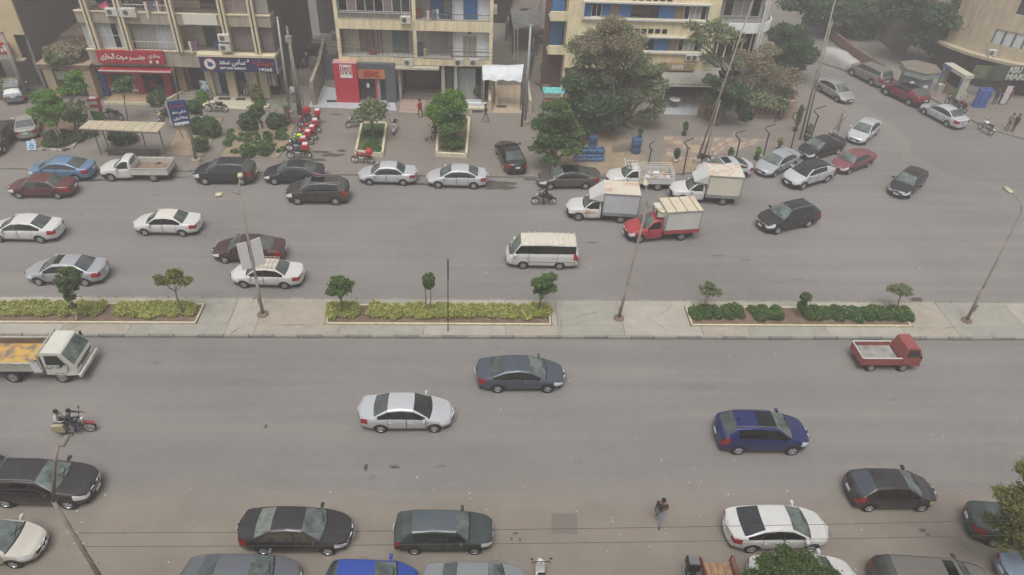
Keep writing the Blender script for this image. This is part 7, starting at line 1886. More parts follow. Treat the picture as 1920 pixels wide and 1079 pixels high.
# small blue accessible-parking sign
g = G(60,284,.12); s = thing('blue_sign', 'small pale blue notice board with a dark figure lying by the corner bed', 'sign', g, R(8)); s.rotation_euler.x = R(-35); s.scale = (.8,.8,.8)
box('board', M('pale_blue_board',(150,178,200),.6,var=.08), s, -.42, .42, -.02, .02, .1, 1.0); MB().lathe([(.12,-.01),(.18,-.01),(.18,.0),(.12,.0)], 'y', 14, c=(.02,-.03,.42), cap=False).cbox((-.03,-.032,.66),(.07,.01,.3)).cbox((.1,-.032,.58),(.2,.01,.06)).build('wheelchair_symbol', [M('symbol_dark_blue',(40,60,90),.6)], s); box('leg', BLK, s, -.02, .02, .02, .05, -.1, .1)
# zigzag topped posts
ZM = M('zigzag_black', (52,50,48), .7, var=.2); ZT = M('zigzag_grey', (112,108,100), .7, var=.2)
for lab_, b0, k1, k2, k3, k4 in (('farthest left, behind the caged pickup', (1216,307), (1221,282), (1218,274), (1219,271), (1227,265)),
  ('beside the leaning motorcycle', (1281,326), (1290,278), (1283,268), (1285,266), (1301,259)),
  ('between the motorcycle and the silver coupe', (1379,302), (1387,264), (1379,252), (1380,250), (1399,245)),
  ('tallest one behind the silver sedan', (1430,298), (1442,251), (1434,241), (1436,239), (1454,233)),
  ('in front of the leafy sapling', (1483,278), (1495,233), (1485,219), (1489,213), (1512,205)),
  ('nearest the black parked sedan', (1520,260), (1534,218), (1526,207), (1531,204), (1550,198))):
    g = G(*b0, .12); r = thing('zigzag_post', 'black post with a bent zigzag top '+lab_, 'post', g, 0, 'zigzag topped posts on the corner')
    P = [vtop(g, *q)-g for q in (k1, k2, k3, k4)]
    MB().tube([(0,0,0), P[0]], .055, 6).build('shaft', [ZM], r)
    MB().tube([P[0], P[1], P[2], P[3]], .045, 5).build('bent_top', [ZM], r); MB().cbox((0,0,.02),(.25,.25,.04)).build('base_plate', [ZT], r)
    MB().tube([P[1]+Vector((.1,0,-.1)), P[0]+Vector((.22,0,-.1))], .03, 4).build('brace', [ZT], r)
g = G(1366,300,.12); r = thing('leaning_post', 'white leaning post beside a zigzag post', 'post', g); t = vtop(g, 1377, 249); MB().tube([(0,0,0), t-g], .05, 6).build('shaft', [WINF], r)
g = G(1572,246,.12); r = thing('fallen_post', 'brown post knocked over beside the kerb', 'post', g); MB().tube([(0,0,.1), (1.0,2.1,.7)], .07, 6).build('shaft', [M('rust_post',(96,78,68),.9)], r)
# vending fridge, table and chairs of the restaurant
g = G(198,178,.12); s = thing('drinks_fridge', 'blue drinks fridge with a printed front left of the restaurant', 'fridge', (g.x, g.y+.1, .12), R(0))
box('cabinet', M('fridge_blue',(38,74,150),.35,var=.06), s, -.5, .5, -.4, .4, .05, 2.1); box('top_panel', M('fridge_blue_dark',(30,56,128),.35), s, -.52, .52, -.42, .42, 2.103, 2.2)
d_ = box('door', M('fridge_door',(28,44,80),.2,rgb2=(60,90,160),cut=.5,scale=4), s, -.42, .42, -.43, -.403, .2, 1.7); box('print', M('drink_print',(150,60,60),.4,rgb2=(60,80,150),cut=.5,scale=6), s, -.2, .2, -.445, -.433, .8, 1.5); box('white_side', WT, s, -.51, -.502, -.38, .38, .1, 2.0)
CHW = M('white_plastic', (212,210,204), .45, var=.05)
def chair(label, x, y, rz, z=.2, mat=CHW, group=None):
    r = thing('plastic_chair', label, 'chair', (x, y, z), rz, group)
    MB().cbox((0,0,.43),(.44,.44,.04),ch=.01).build('seat', [mat], r); MB().add([(-.22,.2,.45),(.22,.2,.45),(.24,.3,.85),(-.24,.3,.85),(-.22,.23,.45),(.22,.23,.45),(.24,.33,.85),(-.24,.33,.85)], [(0,1,2,3),(7,6,5,4),(0,3,7,4),(1,5,6,2),(2,6,7,3)]).build('backrest', [mat], r)
    for sx in (-1,1):
        for sy in (-1,1): MB().tube([(sx*.19,sy*.19,.42),(sx*.23,sy*.23,0)], .02, 5).build('leg', [mat], r)
        MB().tube([(sx*.24,-.2,.43),(sx*.24,-.2,.64),(sx*.24,.26,.66)], .02, 5).build('armrest', [mat], r)
g = G(259,176,.2); chair('white plastic chair facing the road before the red pier', g.x, g.y-.2, 0); chair('white plastic chair behind the front one by the red pier', g.x+.1, g.y+.6, .3)
g = G(216,175,.2); chair('white plastic chair at the left of the restaurant', g.x, g.y, 2.0)
tb = thing('plastic_table', 'white plastic table under a cloth between the restaurant chairs', 'table', (G(254,170,.2).x, G(254,170,.2).y, .2)); MB().cbox((0,0,.72),(.8,.8,.04)).build('table_top', [CHW], tb)
for sx in (-1,1):
    for sy in (-1,1): MB().tube([(sx*.34,sy*.34,.7),(sx*.36,sy*.36,0)], .02, 5).build('leg', [CHW], tb)
# restaurant terrace kerb
tr_ = wthing('terrace', 'tan restaurant terrace with a cream painted edge', 'terrace', (-30, 60.5, 0))
e0, e1, e2 = G(197,193,.2), G(275,195,.2), G(312,197,.2)
MB().prism([(e0.x,e0.y),(e1.x,e1.y),(e1.x,62),(e0.x,62)], .1, .22).build('terrace_floor', [M('tan_terrace',(164,142,112),.9,var=.12)], tr_)
MB().prism([(e0.x,e0.y-.12),(e1.x,e1.y-.12),(e1.x,e1.y-.002),(e0.x,e0.y-.002)], .1, .36).build('terrace_edge', [EDGE], tr_)
MB().prism([(e1.x+.05,e1.y-.12),(e2.x,e2.y-.12),(e2.x+.9,61.9),(e2.x+.75,61.9),(e2.x-.15,e2.y),(e1.x+.05,e1.y)], .1, .62).build('bed_wall', [EDGE], tr_)
for px_, nm_ in (((380,200),'left'),((484,203),'right')):
    g = G(*px_, .12); pl_ = thing('rounded_planter', 'cream rounded planter at the %s of the pharmacy steps' % nm_, 'planter', g)
    MB().lathe([(.72,0),(.74,.26),(.62,.27),(.6,.2),(.02,.19)], 'z', 20).build('rim', [EDGE], pl_)
    for c_ in pl_.children: c_.scale = (1.35,.8,1)
g = G(388,185,.12); s = thing('advert_flag', 'blue and white printed stand leaning by the pharmacy steps', 'display', g, R(15)); box('print', M('blue_white_print',(70,96,140),.5,rgb2=(196,204,208),cut=.5,scale=3), s, -.35, .35, -.02, .02, .2, 1.7); box('foot', BLK, s, -.3, .3, -.15, .15, 0, .06)
# red and white boxes on the green bin
g = G(187,228,.12); s = thing('green_bin', 'green plastic bin on the pavement behind the bus shelter', 'bin', g); MB().lathe([(.38,0),(.48,.85),(.5,.9),(.44,.9),(.02,.86)], 'z', 4).build('body', [M('bin_green',(70,140,50),.6,var=.1)], s)
s.rotation_euler.z = .8
for k in range(2):
    s = thing('food_box', ['red and white crate resting on the green bin','red and white crate topmost on the green bin'][k], 'box', (g.x+.02*k, g.y+.05, 1.0+k*.58), .1*k); MB().cbox((0,0,.28),(.8,.62,.55),ch=.04).build('carton', [M('box_red',(176,50,56),.6)], s); box('white_face', WT, s, -.38, .38, -.325, -.312, .14, .44)
    if k: MB().cbox((0,0,.58),(.5,.4,.08)).build('white_cloth', [WT], s)
# blue barrels and crates on the corner
BRL = M('barrel_blue', (64,86,124), .5, var=.15)
for lab_, px_, h_, r_b in (('tall blue barrel beside the row of small cages', (1191,286), 1.15, .42), ('short blue barrel under the dark green tree', (1111,277), .95, .36)):
    g = G(*px_, .12); s = thing('blue_barrel', lab_, 'barrel', g); MB().lathe([(r_b*.92,0),(r_b,.1),(r_b*.97,.3),(r_b*1.03,.34),(r_b*.97,.38),(r_b*.97,.7),(r_b*1.03,.74),(r_b,h_),(.02,h_)], 'z', 18).build('body', [BRL], s, True); MB().lathe([(r_b*.5,h_),(r_b*1.06,h_),(r_b*1.06,h_+.06),(.02,h_+.07)], 'z', 18).build('lid', [BRL], s)
CRB = M('crate_light_blue', (94,130,166), .55, var=.15); CRL = M('crate_lilac', (140,140,176), .55, var=.15)
def slat_crate(mat, label, loc, rz, group, tilt=0):
    r = thing('slatted_crate', label, 'crate', loc, rz, group); r.rotation_euler.x = tilt
    box('bottom', mat, r, -.28, .28, -.2, .2, 0, .03)
    for sy in (-1,1):
        for k in range(3): box('slat', mat, r, -.28, .28, sy*.2-.012, sy*.2+.012, .05+k*.11, .12+k*.11)
        for sx in (-1,1): box('corner_post', mat, r, sx*.28-.02, sx*.28+.02, sy*.2-.02, sy*.2+.02, 0, .37)
    for sx in (-1,1):
        for k in range(3): box('slat', mat, r, sx*.28-.012, sx*.28+.012, -.175, .175, .05+k*.11, .12+k*.11)
for i in range(7):
    for j in range(3):
        g = G(1081+i*7.2, 301-j*8, .12); blue = i > 1
        slat_crate(CRB if blue else CRL, 'light blue slatted crate in the rows beside the corner trees' if blue else 'lilac slatted crate at the left end of the blue crate rows', (g.x, g.y, .13), .15+random.uniform(-.1,.1), 'light blue crates on the corner' if blue else 'lilac crates on the corner', .35)
        if j == 1 and i % 2 == 0: slat_crate(CRB if blue else CRL, 'light blue slatted crate in the rows beside the corner trees' if blue else 'lilac slatted crate at the left end of the blue crate rows', (g.x, g.y, .52), .2+random.uniform(-.1,.1), 'light blue crates on the corner' if blue else 'lilac crates on the corner', .35)
for i in range(8):
    g = G(1150+i*4.6, 286-i*.5, .12); r = thing('metal_cage', 'small grey wire cage in the row left of the tall blue barrel', 'cage', g, 0, 'small wire cages by the barrel')
    for sx in (-1,1): MB().tube([(sx*.07,-.15,0),(sx*.07,-.15,.75)], .02, 4).tube([(sx*.07,.15,0),(sx*.07,.15,.75)], .02, 4).build('post', [M('cage_grey',(150,146,138),.7)], r)
    box('top', M('cage_grey',(150,146,138),.7), r, -.09, .09, -.17, -.13, .72, .76); box('top', M('cage_grey',(150,146,138),.7), r, -.09, .09, .13, .17, .72, .76)
for i in range(7):
    g = G(1116+i*4.5, 255+random.uniform(-2,2), .12); s = thing('fruit_box', 'box of orange and red fruit on the ground under the trees', 'fruit box', g, 0, 'fruit boxes under the corner trees'); MB().cbox((0,0,.1),(.3,.4,.2)).build('carton', [M('carton_brown',(140,110,84),.9)], s); link('fruit', leaf_mesh('fruit', [(0,0,.22,.14,.18,.05)], 60, .07, 'dry', seed=i, shell=0, holes=0, aspect=1, mats=[leafmat('fruit_orange',(196,110,40)), leafmat('fruit_red',(170,52,40)), leafmat('fruit_yellow',(200,160,60))]), s)
# small drums of rubble round the bases
for i, (px_, lab_) in enumerate((((1322,308),'heap of white rubble at the foot of the concrete pole'),((1562,252),'low heap of rubble on the kerb behind the black sedan'))):
    g = G(*px_, .12); s = thing('rubble_heap', lab_, 'rubble', g)
    for k in range(9): MB().cbox((random.uniform(-.4,.4), random.uniform(-.3,.3), .08), (random.uniform(.1,.3),)*3, rz=k, ch=.03).build('rubble_piece', [KERBG if i else EDGE], s)
# drains in the shop forecourt
for px_ in ((622,190),(940,200)):
    g = G(*px_, .14); s = thing('drain_cover', 'dark grated cover in the pale tiled forecourt' if px_[0] < 700 else 'dark grated cover in the tiled ramp', 'drain cover', g); box('frame', BLK, s, -.45, .45, -.22, .22, 0, .02)
    for k in range(8): box('bar', M('grate_grey',(84,80,78),.8), s, -.42+k*.11, -.36+k*.11, -.2, .2, .021, .03)
# ------------------------------------------------------------------ every vehicle where it stands
WHT = paint('white_paint', (206,206,204), 0, .35, .3); WHD = paint('dusty_white_paint', (198,196,190), 0, .5, .4)
SIL = paint('silver_paint', (172,176,182), .35, .35, .25); SIL2 = paint('pale_silver_paint', (192,194,199), .25, .35, .2); SILG = paint('greenish_silver_paint', (160,164,158), .4, .4, .35)
GRYM = paint('grey_metallic_paint', (104,108,116), .4, .35, .2); TAUP = paint('taupe_paint', (92,86,82), .4, .35, .2); GRB = paint('grey_blue_paint', (74,84,98), .4, .32, .15)
BLP = paint('black_paint', (14,14,17), .0, .25, .08); BLV = paint('plum_black_paint', (26,22,29), .0, .28, .12); BLB = paint('blue_black_paint', (26,31,42), .1, .3, .1)
DGN = paint('dark_green_paint', (32,52,53), .1, .38, .22); KUG = paint('royal_blue_paint', (16,32,98), .35, .3, .08); BRI = paint('bright_blue_paint', (34,76,170), .3, .3, .1)
MAR = paint('maroon_paint', (88,26,38), .2, .35, .15); MARP = paint('plum_maroon_paint', (66,34,44), .2, .35, .15); RDD = paint('faded_maroon_paint', (120,52,62), .1, .5, .3)
LBL = paint('light_blue_paint', (108,142,178), .35, .35, .2); BRN = paint('brown_black_paint', (46,38,37), .1, .35, .2); PEAR = paint('pearl_white_paint', (202,198,188), .1, .35, .25)
REDP = paint('truck_red_paint', (158,36,46), 0, .35, .15); CARM = paint('red_suv_paint', (120,24,44), .3, .3, .12); LGB = paint('pale_blue_paint', (130,148,170), .3, .35, .25)
BEIG = paint('grey_beige_suv_paint', (138,134,126), .3, .4, .3)
RUSTR = M('peeling_white_roof', (204,196,184), .8, rgb2=(200,197,190), cut=.5, scale=3)
RUSTB = M('rust_blotched_roof', (200,192,178), .85, rgb2=(182,158,136), cut=.43, scale=1.7, detail=7)
# lower carriageway, driving right
car('sedan', (714.7,813), (814.5,812.5), SIL2, 'silver sedan driving right in the middle of the lower road', ws=GLS, wb=2.6, L=4.54, five=1)
car('coupe_sedan', (932.4,738), (1026.4,738), GRB, 'grey blue sedan driving right just below the median', wb=2.62, L=4.6)
car('suv', (1380.4,854), (1483.7,855), KUG, 'royal blue SUV with roof rails and a dark sunroof', rails='chrome', sunroof=(-.55,.35), tail=1, fin=1, glass=GLD)
car('hatch', (1623,961), (1727,961), BLV, 'plum black hatchback driving right behind the white sedan', glass=GLD, tail=1, lamp=LMPY, rw_glass=M('grey_rear_glass',(70,76,84),.15,var=.1))
car('suv', (13,954), (133,957), BLV, 'black SUV with chrome roof rails driving in at the left edge', rails='chrome', L=4.4, wb=2.67, H=1.6, hood=1.12, glass=GLD, tail=1)
car('hatch', (-135,925), (-40,927), BLP, 'dark car mostly cut by the left edge above the black SUV', tail=1, glass=GLD)
mini_truck()
dump_truck()
# parked along the near side
car('sedan', (495.7,1042), (616,1043), BLV, 'black sedan parked beside the green hatchback', L=4.57, wb=2.635, ws=GLG, glass=M('beige_tinted_glass',(70,68,60),.06,var=.3,spec=.8), parked=1, rw_glass=M('pale_rear_glass',(120,128,122),.08,var=.3))
car('box_hatch', (778,1041.5), (889.7,1041.5), DGN, 'dark green boxy old hatchback parked near the bottom', style='steel', tail=1, trimlow=1, parked=1, L=4.12, wb=2.52, roof_mat=paint('paler_green_grey_roof',(62,76,86),.1,.45,.35))  # roof paler than the sides
car('sedan', (387,1140), (515,1141), GRYM, 'grey blue sedan cut by the bottom edge left of the bright blue car', parked=1, ws=GLG, W=1.8)
car('hatch', (632,1146), (742,1147), BRI, 'bright blue small car cut by the bottom edge', parked=1, L=3.6, wb=2.37, tail=1, H=1.48)
car('old_sedan', (833,1148), (953,1148), paint('flat_grey_paint',(128,134,138),.1,.45,.2), 'light grey old sedan cut by the bottom edge', parked=1, L=4.2)
car('coupe_sedan', (1401,1038.5), (1521,1037), WHT, 'white sedan with a dark rear window parked above the bushy crown', parked=1, L=4.45, wb=2.6, rw_glass=M('dark_rear_glass',(52,54,58),.12,var=.15), glass=GLD, fin=0)
car('old_sedan', (1450,1130), (1573,1131), WHT, 'white sedan half hidden under the bushy crown', parked=1, L=4.4, wb=2.6)
car('big_suv', (1694,1150), (1826,1158), BRN, 'dark grey SUV with pale roof rails cut by the bottom right edge', parked=1, rails='chrome', sunroof=(.0,.45), tail=1, glass=GLD, roof_mat=paint('paler_grey_top',(104,100,96),.1,.45,.35), hood_mat=paint('paler_grey_top',(104,100,96),.1,.45,.35))  # roof and bonnet paler than the sides
car('sedan', (1862,1027), (1975,1050), DGN, 'dark grey green sedan under the olive tree at the right edge', parked=1, L=4.5, roof_mat=paint('grey_green_top',(84,96,98),.1,.4,.3))
car('old_sedan', (1925,1122), (2045,1128), LGB, 'pale blue car at the bottom right corner', parked=1)
car('hatch', (-90,1062), (28,1067), PEAR, 'cream white car at the bottom left edge', parked=1, L=4.3, wb=2.6, H=1.5)
# upper carriageway, heading left
car('sedan', (161.7,538), (76,537), SIL, 'silver sedan with a sunroof behind the funnel shaped tree', sunroof=(-.05,.5), L=4.55, wb=2.7)
car('sedan', (77,457.5), (2,456), WHT, 'white sedan at the left edge of the upper road', L=4.5, wb=2.6)
car('old_sedan', (344,445), (273,443.5), WHT, 'white sedan with a peeling roof driving left', roof_mat=RUSTR, L=4.26, wb=2.44, glass=GLD)
car('old_sedan', (535,543.5), (458,541.5), WHT, 'white taxi with a roof rack passing the maroon sedan', roof_mat=RUSTR, rack=M('rusty_white_rack',(182,166,150),.8,var=.2), L=4.26, wb=2.44, style='steel', glass=GLD)
car('sedan', (500,497), (422.7,495.5), MARP, 'plum maroon sedan behind the white pole panel', L=4.5, wb=2.56, ws=GLG)
car('old_sedan', (108,374.5), (40,374), MAR, 'dark red sedan at the left of the upper road', L=4.4, wb=2.6)
car('coupe_sedan', (143,342), (77,340), LBL, 'light blue sedan parked at the kerb behind the dark red sedan', parked=1, L=4.55, wb=2.7)
i_ = car('pickup', (290.7,342), (209,341.5), WHT, 'white single cab pickup with an empty open bed parked at the kerb', 'pickup truck', style='steel'); pickup_bed(i_, WHD)
car('suv', (452,349), (388,348.5), BLB, 'blue black SUV parked between the white pickup and the dark sedan', parked=1, L=4.4, wb=2.62, glass=GLD, tail=1, W=1.8)
car('sedan', (583,348), (516,348), BLB, 'dark grey sedan parked behind the brown SUV', parked=1, L=4.45, wb=2.65)
car('suv', (629,386), (560,385.5), BRN, 'dark brown SUV driving left past the parked cars', L=4.45, wb=2.66, rails='chrome', sunroof=(-.6,.5), glass=GLD, tail=1)
car('old_sedan', (755,349.5), (694,348.5), SIL2, 'silver sedan parked first left of the brighter silver sedan', parked=1, L=4.3, wb=2.5, H=1.45)
car('sedan', (887,356), (822.7,354.5), SIL2, 'bright silver sedan parked beside the damp patch', parked=1, L=4.5, wb=2.65, W=1.76)
car('coupe_sedan', (944,321), (929,288), BLP, 'black sedan parked nose in on the pavement', z=.12, parked=1, L=4.7, glass=GLD, fin=1, sunroof=(-.1,.45))
car('coupe_sedan', (1096.7,356.5), (1032,357.5), TAUP, 'taupe sedan parked under the leaning green tree', parked=1, L=4.75, wb=2.7, glass=GLD, sunroof=(-.5,.4), roof_mat=BLV)
i_ = car('pickup', (1232,358.5), (1159,357), WHT, 'white pickup with a metal cage over its loaded bed', 'pickup truck', style='steel'); x0, x1, W_ = pickup_bed(i_, WHT)
CG = MB()
for s in (-1, 1):
    for k in range(3): CG.tube([(x0, s*(W_-.02), 1.2+k*.16), (x1+.1, s*(W_-.02), 1.2+k*.16)], .022, 5)
    for k in range(5): CG.tube([(x0+(x1-x0)*k/4, s*(W_-.02), 1.1), (x0+(x1-x0)*k/4, s*(W_-.02), 1.55)], .02, 5)
for k in range(2): CG.tube([(x0, -W_, 1.3+k*.2), (x0, W_, 1.3+k*.2)], .022, 5)
CG.build('cage', [WINF], i_['root'])
CG = MB()
for x in (.1, .45, .8): CG.tube([(x, -.62, 1.78), (x, .62, 1.78)], .02, 5)
for y in (-.62, 0, .62): CG.tube([(.0, y, 1.78), (.95, y, 1.78)], .02, 5).tube([(.1, y, 1.78), (.1, y, 1.66)], .018, 4)
CG.tube([(.95,-.62,1.78),(1.1,-.62,2.0),(1.1,.62,2.0),(.95,.62,1.78)], .03, 5); CG.build('cab_rack', [WINF], i_['root'])
for k in range(7):
    o = MB().cbox((0,0,.14),(random.uniform(.35,.6),random.uniform(.3,.5),.3),ch=.08).build('sack', [[M('white_sacking',(205,205,210),.8), M('tan_sack',(176,148,104),.9,var=.2), M('pinkish_sack',(190,160,156),.9)][k % 3]], None, loc=tuple(i_['root'].matrix_basis @ Vector((x0+.35+k*.26, (-1)**k*.3, .75))), rz=k, label='bulging sack lying in the caged bed of the white pickup', cat='sack', group='sacks in the caged pickup')
i_ = car('pickup', (1163.6,420), (1082.7,415), WHT, 'white box truck with a rust blotched roof, nearest the motorcyclist', 'box truck', style='steel', name='box_truck', glass=GLD); box_body(i_, M('pale_box_side',(186,190,194),.5,var=.06,scale=.8), RUSTB, deflector=WHT)
MB().add([(.35,-.885,.86),(1.1,-.885,.80),(1.3,-.885,.70),(1.0,-.885,.72),(.4,-.885,.80)], [(4,3,2,1,0)]).add([(.35,.885,.86),(1.1,.885,.80),(1.3,.885,.70),(1.0,.885,.72),(.4,.885,.80)], [(0,1,2,3,4)]).build('orange_swoosh', [M('orange_decal',(214,140,60),.5)], i_['root'])
i_ = car('pickup', (1354.8,386), (1276,381), WHT, 'white box truck with a cream cargo box behind the red one', 'box truck', style='steel', name='box_truck'); box_body(i_, M('cream_box_side',(204,200,182),.6,var=.05,scale=.8), RUSTB, deflector=WHT, z1=2.5)
i_ = car('pickup', (1276,452), (1198,457), REDP, 'red pickup truck with a white refrigerated box', 'box truck', style='steel', name='box_truck', glass=GLD); x0, x1, W_ = box_body(i_, M('white_box_side',(196,196,192),.5,var=.06,scale=.8), M('cream_panel_roof',(200,190,168),.8,var=.12,scale=2), z0=.95, z1=2.45, trim=REDP)
fu = MB().cbox((x1+.28,0,2.12),(.5,1.25,.42),ch=.06).build('cooling_unit', [M('cream_unit',(204,198,184),.6)], i_['root'])
for s in (-.3,.3): sub('fan', DRK, fu, MB().lathe([(.01,0),(.17,0),(.17,.012),(.01,.012)], 'x', 14, c=(x1+.532, s, 2.1)))
for k in range(3): box('roof_batten', M('batten_brown',(150,118,84),.8), i_['root'], x0+.35+k*.75, x0+.40+k*.75, -W_, W_, 2.471, 2.50)
i_ = car('minibus', (1051.6,507), (977,505.5), WHT, 'white minibus with a dusty cream roof driving left', 'minibus', roof_mat=M('cream_ribbed_roof',(202,196,182),.7,var=.15,scale=2,stretch=(1,6,1)), pillars=[1.02,-.52], glass=GLD, sgr=-2.15, style='steel', W=1.72)
for s in (-1, 1):
    for k in range(5): MB().cbox((-1.9+k*.5, s*.60, 1.42),(.1,.02,.28)).build('yellow_curtain', [M('curtain_yellow',(178,172,70),.8)], i_['root'])
for k in range(9): box('roof_rib', M('cream_ribbed_roof',(202,196,182),.7), i_['root'], -2.1+k*.36, -2.06+k*.36, -.66, .66, 1.955, 1.985)
MB().box(-2.2,.9,.862,.872,.62,.66).box(-2.2,.9,-.872,-.862,.62,.66).build('side_stripe', [M('stripe_grey',(110,116,112),.5)], i_['root'])
# the cluster at the corner
car('coupe_sedan', (1392,337), (1334,342), SIL2, 'silver coupe mostly hidden behind the cream box truck', parked=1, sunroof=(-.3,.3), L=4.5)
car('sedan', (1493,313), (1445,337), SIL, 'silver sedan angled at the kerb between the coupe and the black roofed SUV', parked=1, L=4.55, wb=2.6)
car('coupe_suv', (1549,344), (1505,357), SIL2, 'silver SUV with a black roof angled toward the road', parked=1, roof_mat=BLP, glass=GLD, ws=GLS, rails=1, tail=1, L=4.5, wb=2.65, trimlow=1, hood_mat=SIL2)
car('coupe_sedan', (1570,290), (1529,303), BLP, 'black sedan parked at the kerb behind the maroon old sedan', parked=1, L=4.7, glass=GLD)
car('old_sedan', (1626,315), (1592,328), RDD, 'faded maroon old sedan at the outer end of the cluster', parked=1, L=4.4, wb=2.5, style='steel')
car('sedan', (1643,254), (1623,272), SIL2, 'silver sedan standing alone above the maroon old sedan', L=4.5, wb=2.6)
car('suv', (1511,428.5), (1460,440), BLP, 'black SUV turning left from the corner', glass=GLD, rails='chrome', L=4.7, wb=2.72, hood=1.08, tail=1)
car('sedan', (1729,351), (1705,373), BLP, 'black sedan coming round the corner on its own', L=4.5, wb=2.6, ws=GLG)
# the side street
car('sedan', (1534,173), (1566.6,192), SILG, 'dusty silver sedan nearest the poles in the side street', parked=1, L=4.4, wb=2.55)
car('big_suv', (1630,161), (1595,143), BEIG, 'grey beige SUV with roof rails in the side street', parked=1, rails='chrome', tail=1, L=4.7, wb=2.75, H=1.74)
car('coupe_suv', (1699,198), (1660,180), CARM, 'red coupe SUV with a black glass roof in the side street', parked=1, roof_mat=GLD, glass=GLD, tail=1, trimlow=1)
car('sedan', (1771,238), (1730,216), SIL2, 'silver sedan at the kerb in front of the market', parked=1, L=4.6, wb=2.7)
# far left
car('coupe_sedan', (39,255), (9,291), BLP, 'black sedan with its door side lit at the left edge', z=.12, parked=1, L=4.7)
a_ = G(62,262,.12); r0_ = car('old_sedan', (77,256), (80,232), SILG, 'small silver hatch parked tail out beside the corner bed', z=.12, parked=1, L=3.9, wb=2.3)
car('box_hatch', (51,190), (55,168), paint('old_teal_paint',(92,112,122),.1,.5,.3), 'old teal hatchback with a roof rack behind the light green tree', z=.12, parked=1, rack=WINF, L=3.9, wb=2.3, tail=1)
# the car under its cover: one draped sheet
g = G(1568,122); r = thing('covered_car', 'car under a pale grey cover at the top of the side street', 'car', (g.x, g.y, 0), R(-47))
V = []; Fc = []; nx, ny = 26, 18
prof = [(-2.2,1.0),(-1.9,1.4),(-1.2,1.6),(-.4,1.66),(.6,1.55),(1.2,1.2),(2.0,1.0),(2.25,.7)]
for i in range(nx+1):
    x = -2.25+4.5*i/nx; t = interp(prof, x)
    for j in range(ny+1):
        a = math.pi*j/ny; y = -.98*math.cos(a); z = max(.10, t*min(1, (math.sin(a)**.45)))
        V.append((x+.03*math.sin(j*3.1), y*(1 if abs(x) < 2 else .9)+.03*math.sin(i*2.3+j), z+.025*math.sin(i*1.9)*math.sin(j*2.7)))
for i in range(nx):
    for j in range(ny): a = i*(ny+1)+j; Fc.append((a, a+1, a+ny+2, a+ny+1))
MB().add(V, Fc).build('cover', [M('grey_car_cover',(166,164,160),.75,var=.12,scale=1.5)], r, True)
for s in (-1, 1): MB().cbox((-.5, s*.6, 1.4),(.25,.12,.08)).build('patch', [BLK], r)
# red wooden tricycle cart at the bottom
g = G(1352,1125); r = thing('cargo_cart', 'red framed cargo tricycle bed with a worn plywood floor at the bottom edge', 'cart', (g.x, g.y, 0), R(2))
CR = M('cart_rusty_red',(134,72,58),.75,var=.25); PLY = M('worn_plywood',(168,134,106),.9,rgb2=(140,108,86),cut=.48,scale=2.5)
for k in range(4): box('floor_board', PLY, r, -.56+k*.28, -.30+k*.28, -1.3, 1.25, .62, .65)
for s in (-1, 1):
    MB().tube([(s*.62,-1.3,.62),(s*.62,-1.3,1.0),(s*.68,1.25,1.05),(s*.66,1.35,.95),(s*.62,1.3,.60)], .035, 6).tube([(s*.62,-1.3,.8),(s*.66,1.28,.82)], .03, 6).build('side_frame', [CR], r)
    MB().box(s*.62-.02, s*.62+.02, -1.25, 1.2, .62, .86).build('side_board', [CR], r)
    t_, rm = wheel_meshes('steel'); w_ = link('wheel', t_, r); w_.location = (s*.75,.2,.3); w_.scale = (.9,.6,.9); w_.rotation_euler.z = -s*R(90); link('rim', rm, w_)
box('chassis', CR, r, -.5, .5, -1.2, 1.2, .5, .58)

# ------------------------------------------------------------------ motorcycles
YEL_ = M('tank_yellow',(200,176,60),.5)
DB = M('delivery_red', (186,34,48), .45, var=.06); DW = M('delivery_white', (208,206,204), .5, var=.06)
MR = paint('motorcycle_red', (150,28,36), 0, .35, .1); ML = M('lime_panel', (190,220,40), .5, var=.05)
motorbike('motorcycle with chrome engine parked alone in front of the pharmacy', 'motorcycle', (422,211), (392,210), BLP, z=.12, tank=paint('cream_tank',(196,190,170),0,.35,.1), size=1.1)
motorbike('dark motorcycle parked behind the bus shelter', 'motorcycle', (226,226), (204,223), BLP, z=.12)
motorbike('yellow and black motorcycle by the dark tree', 'motorcycle', (306,222), (302,232), BLP, z=.12, size=.9, tank=YEL_)
motorbike('motorcycle under a dark green cover beyond the weedy bed', 'motorcycle', (532,240), (508,228), BLP, z=.12, cover=M('dark_green_cover',(52,66,60),.8,var=.2))
motorbike('red delivery motorcycle farthest up the row, box tilted', 'motorcycle', (582,226), (560,240), MR, (DB, DB), z=.12, group='red delivery motorcycles')
motorbike('red delivery motorcycle at the right of the row, box standing high', 'motorcycle', (600,228), (590,246), MR, (DB, DW), z=.12, group='red delivery motorcycles')
motorbike('red delivery motorcycle third down the row', 'motorcycle', (596,250), (566,252), MR, (DB, DW), z=.12, group='red delivery motorcycles')
motorbike('red delivery motorcycle fourth down the row with a pale box lid', 'motorcycle', (592,263), (560,260), MR, (DB, DW), z=.12, group='red delivery motorcycles')
motorbike('lime and black delivery motorcycle in the row', 'motorcycle', (588,272), (548,270), ML, (DB, DW), z=.12, group='red delivery motorcycles')
motorbike('black delivery motorcycle with a red box, second from the kerb', 'motorcycle', (580,284), (538,283), BLP, (DB, DW), z=.12, group='red delivery motorcycles')
motorbike('black delivery motorcycle with a red and white box, nearest the kerb', 'motorcycle', (580,298), (544,298), BLP, (DB, DW), z=.12, group='red delivery motorcycles', size=1.05)
motorbike('red motorcycle with a pink red box parked alone by the planter', 'motorcycle', (697,308), (664,306), MR, (DB, DB), z=.12, size=1.0)
motorbike('dark motorcycle left of the round tree', 'motorcycle', (680,236), (657,240), BLP, z=.12)
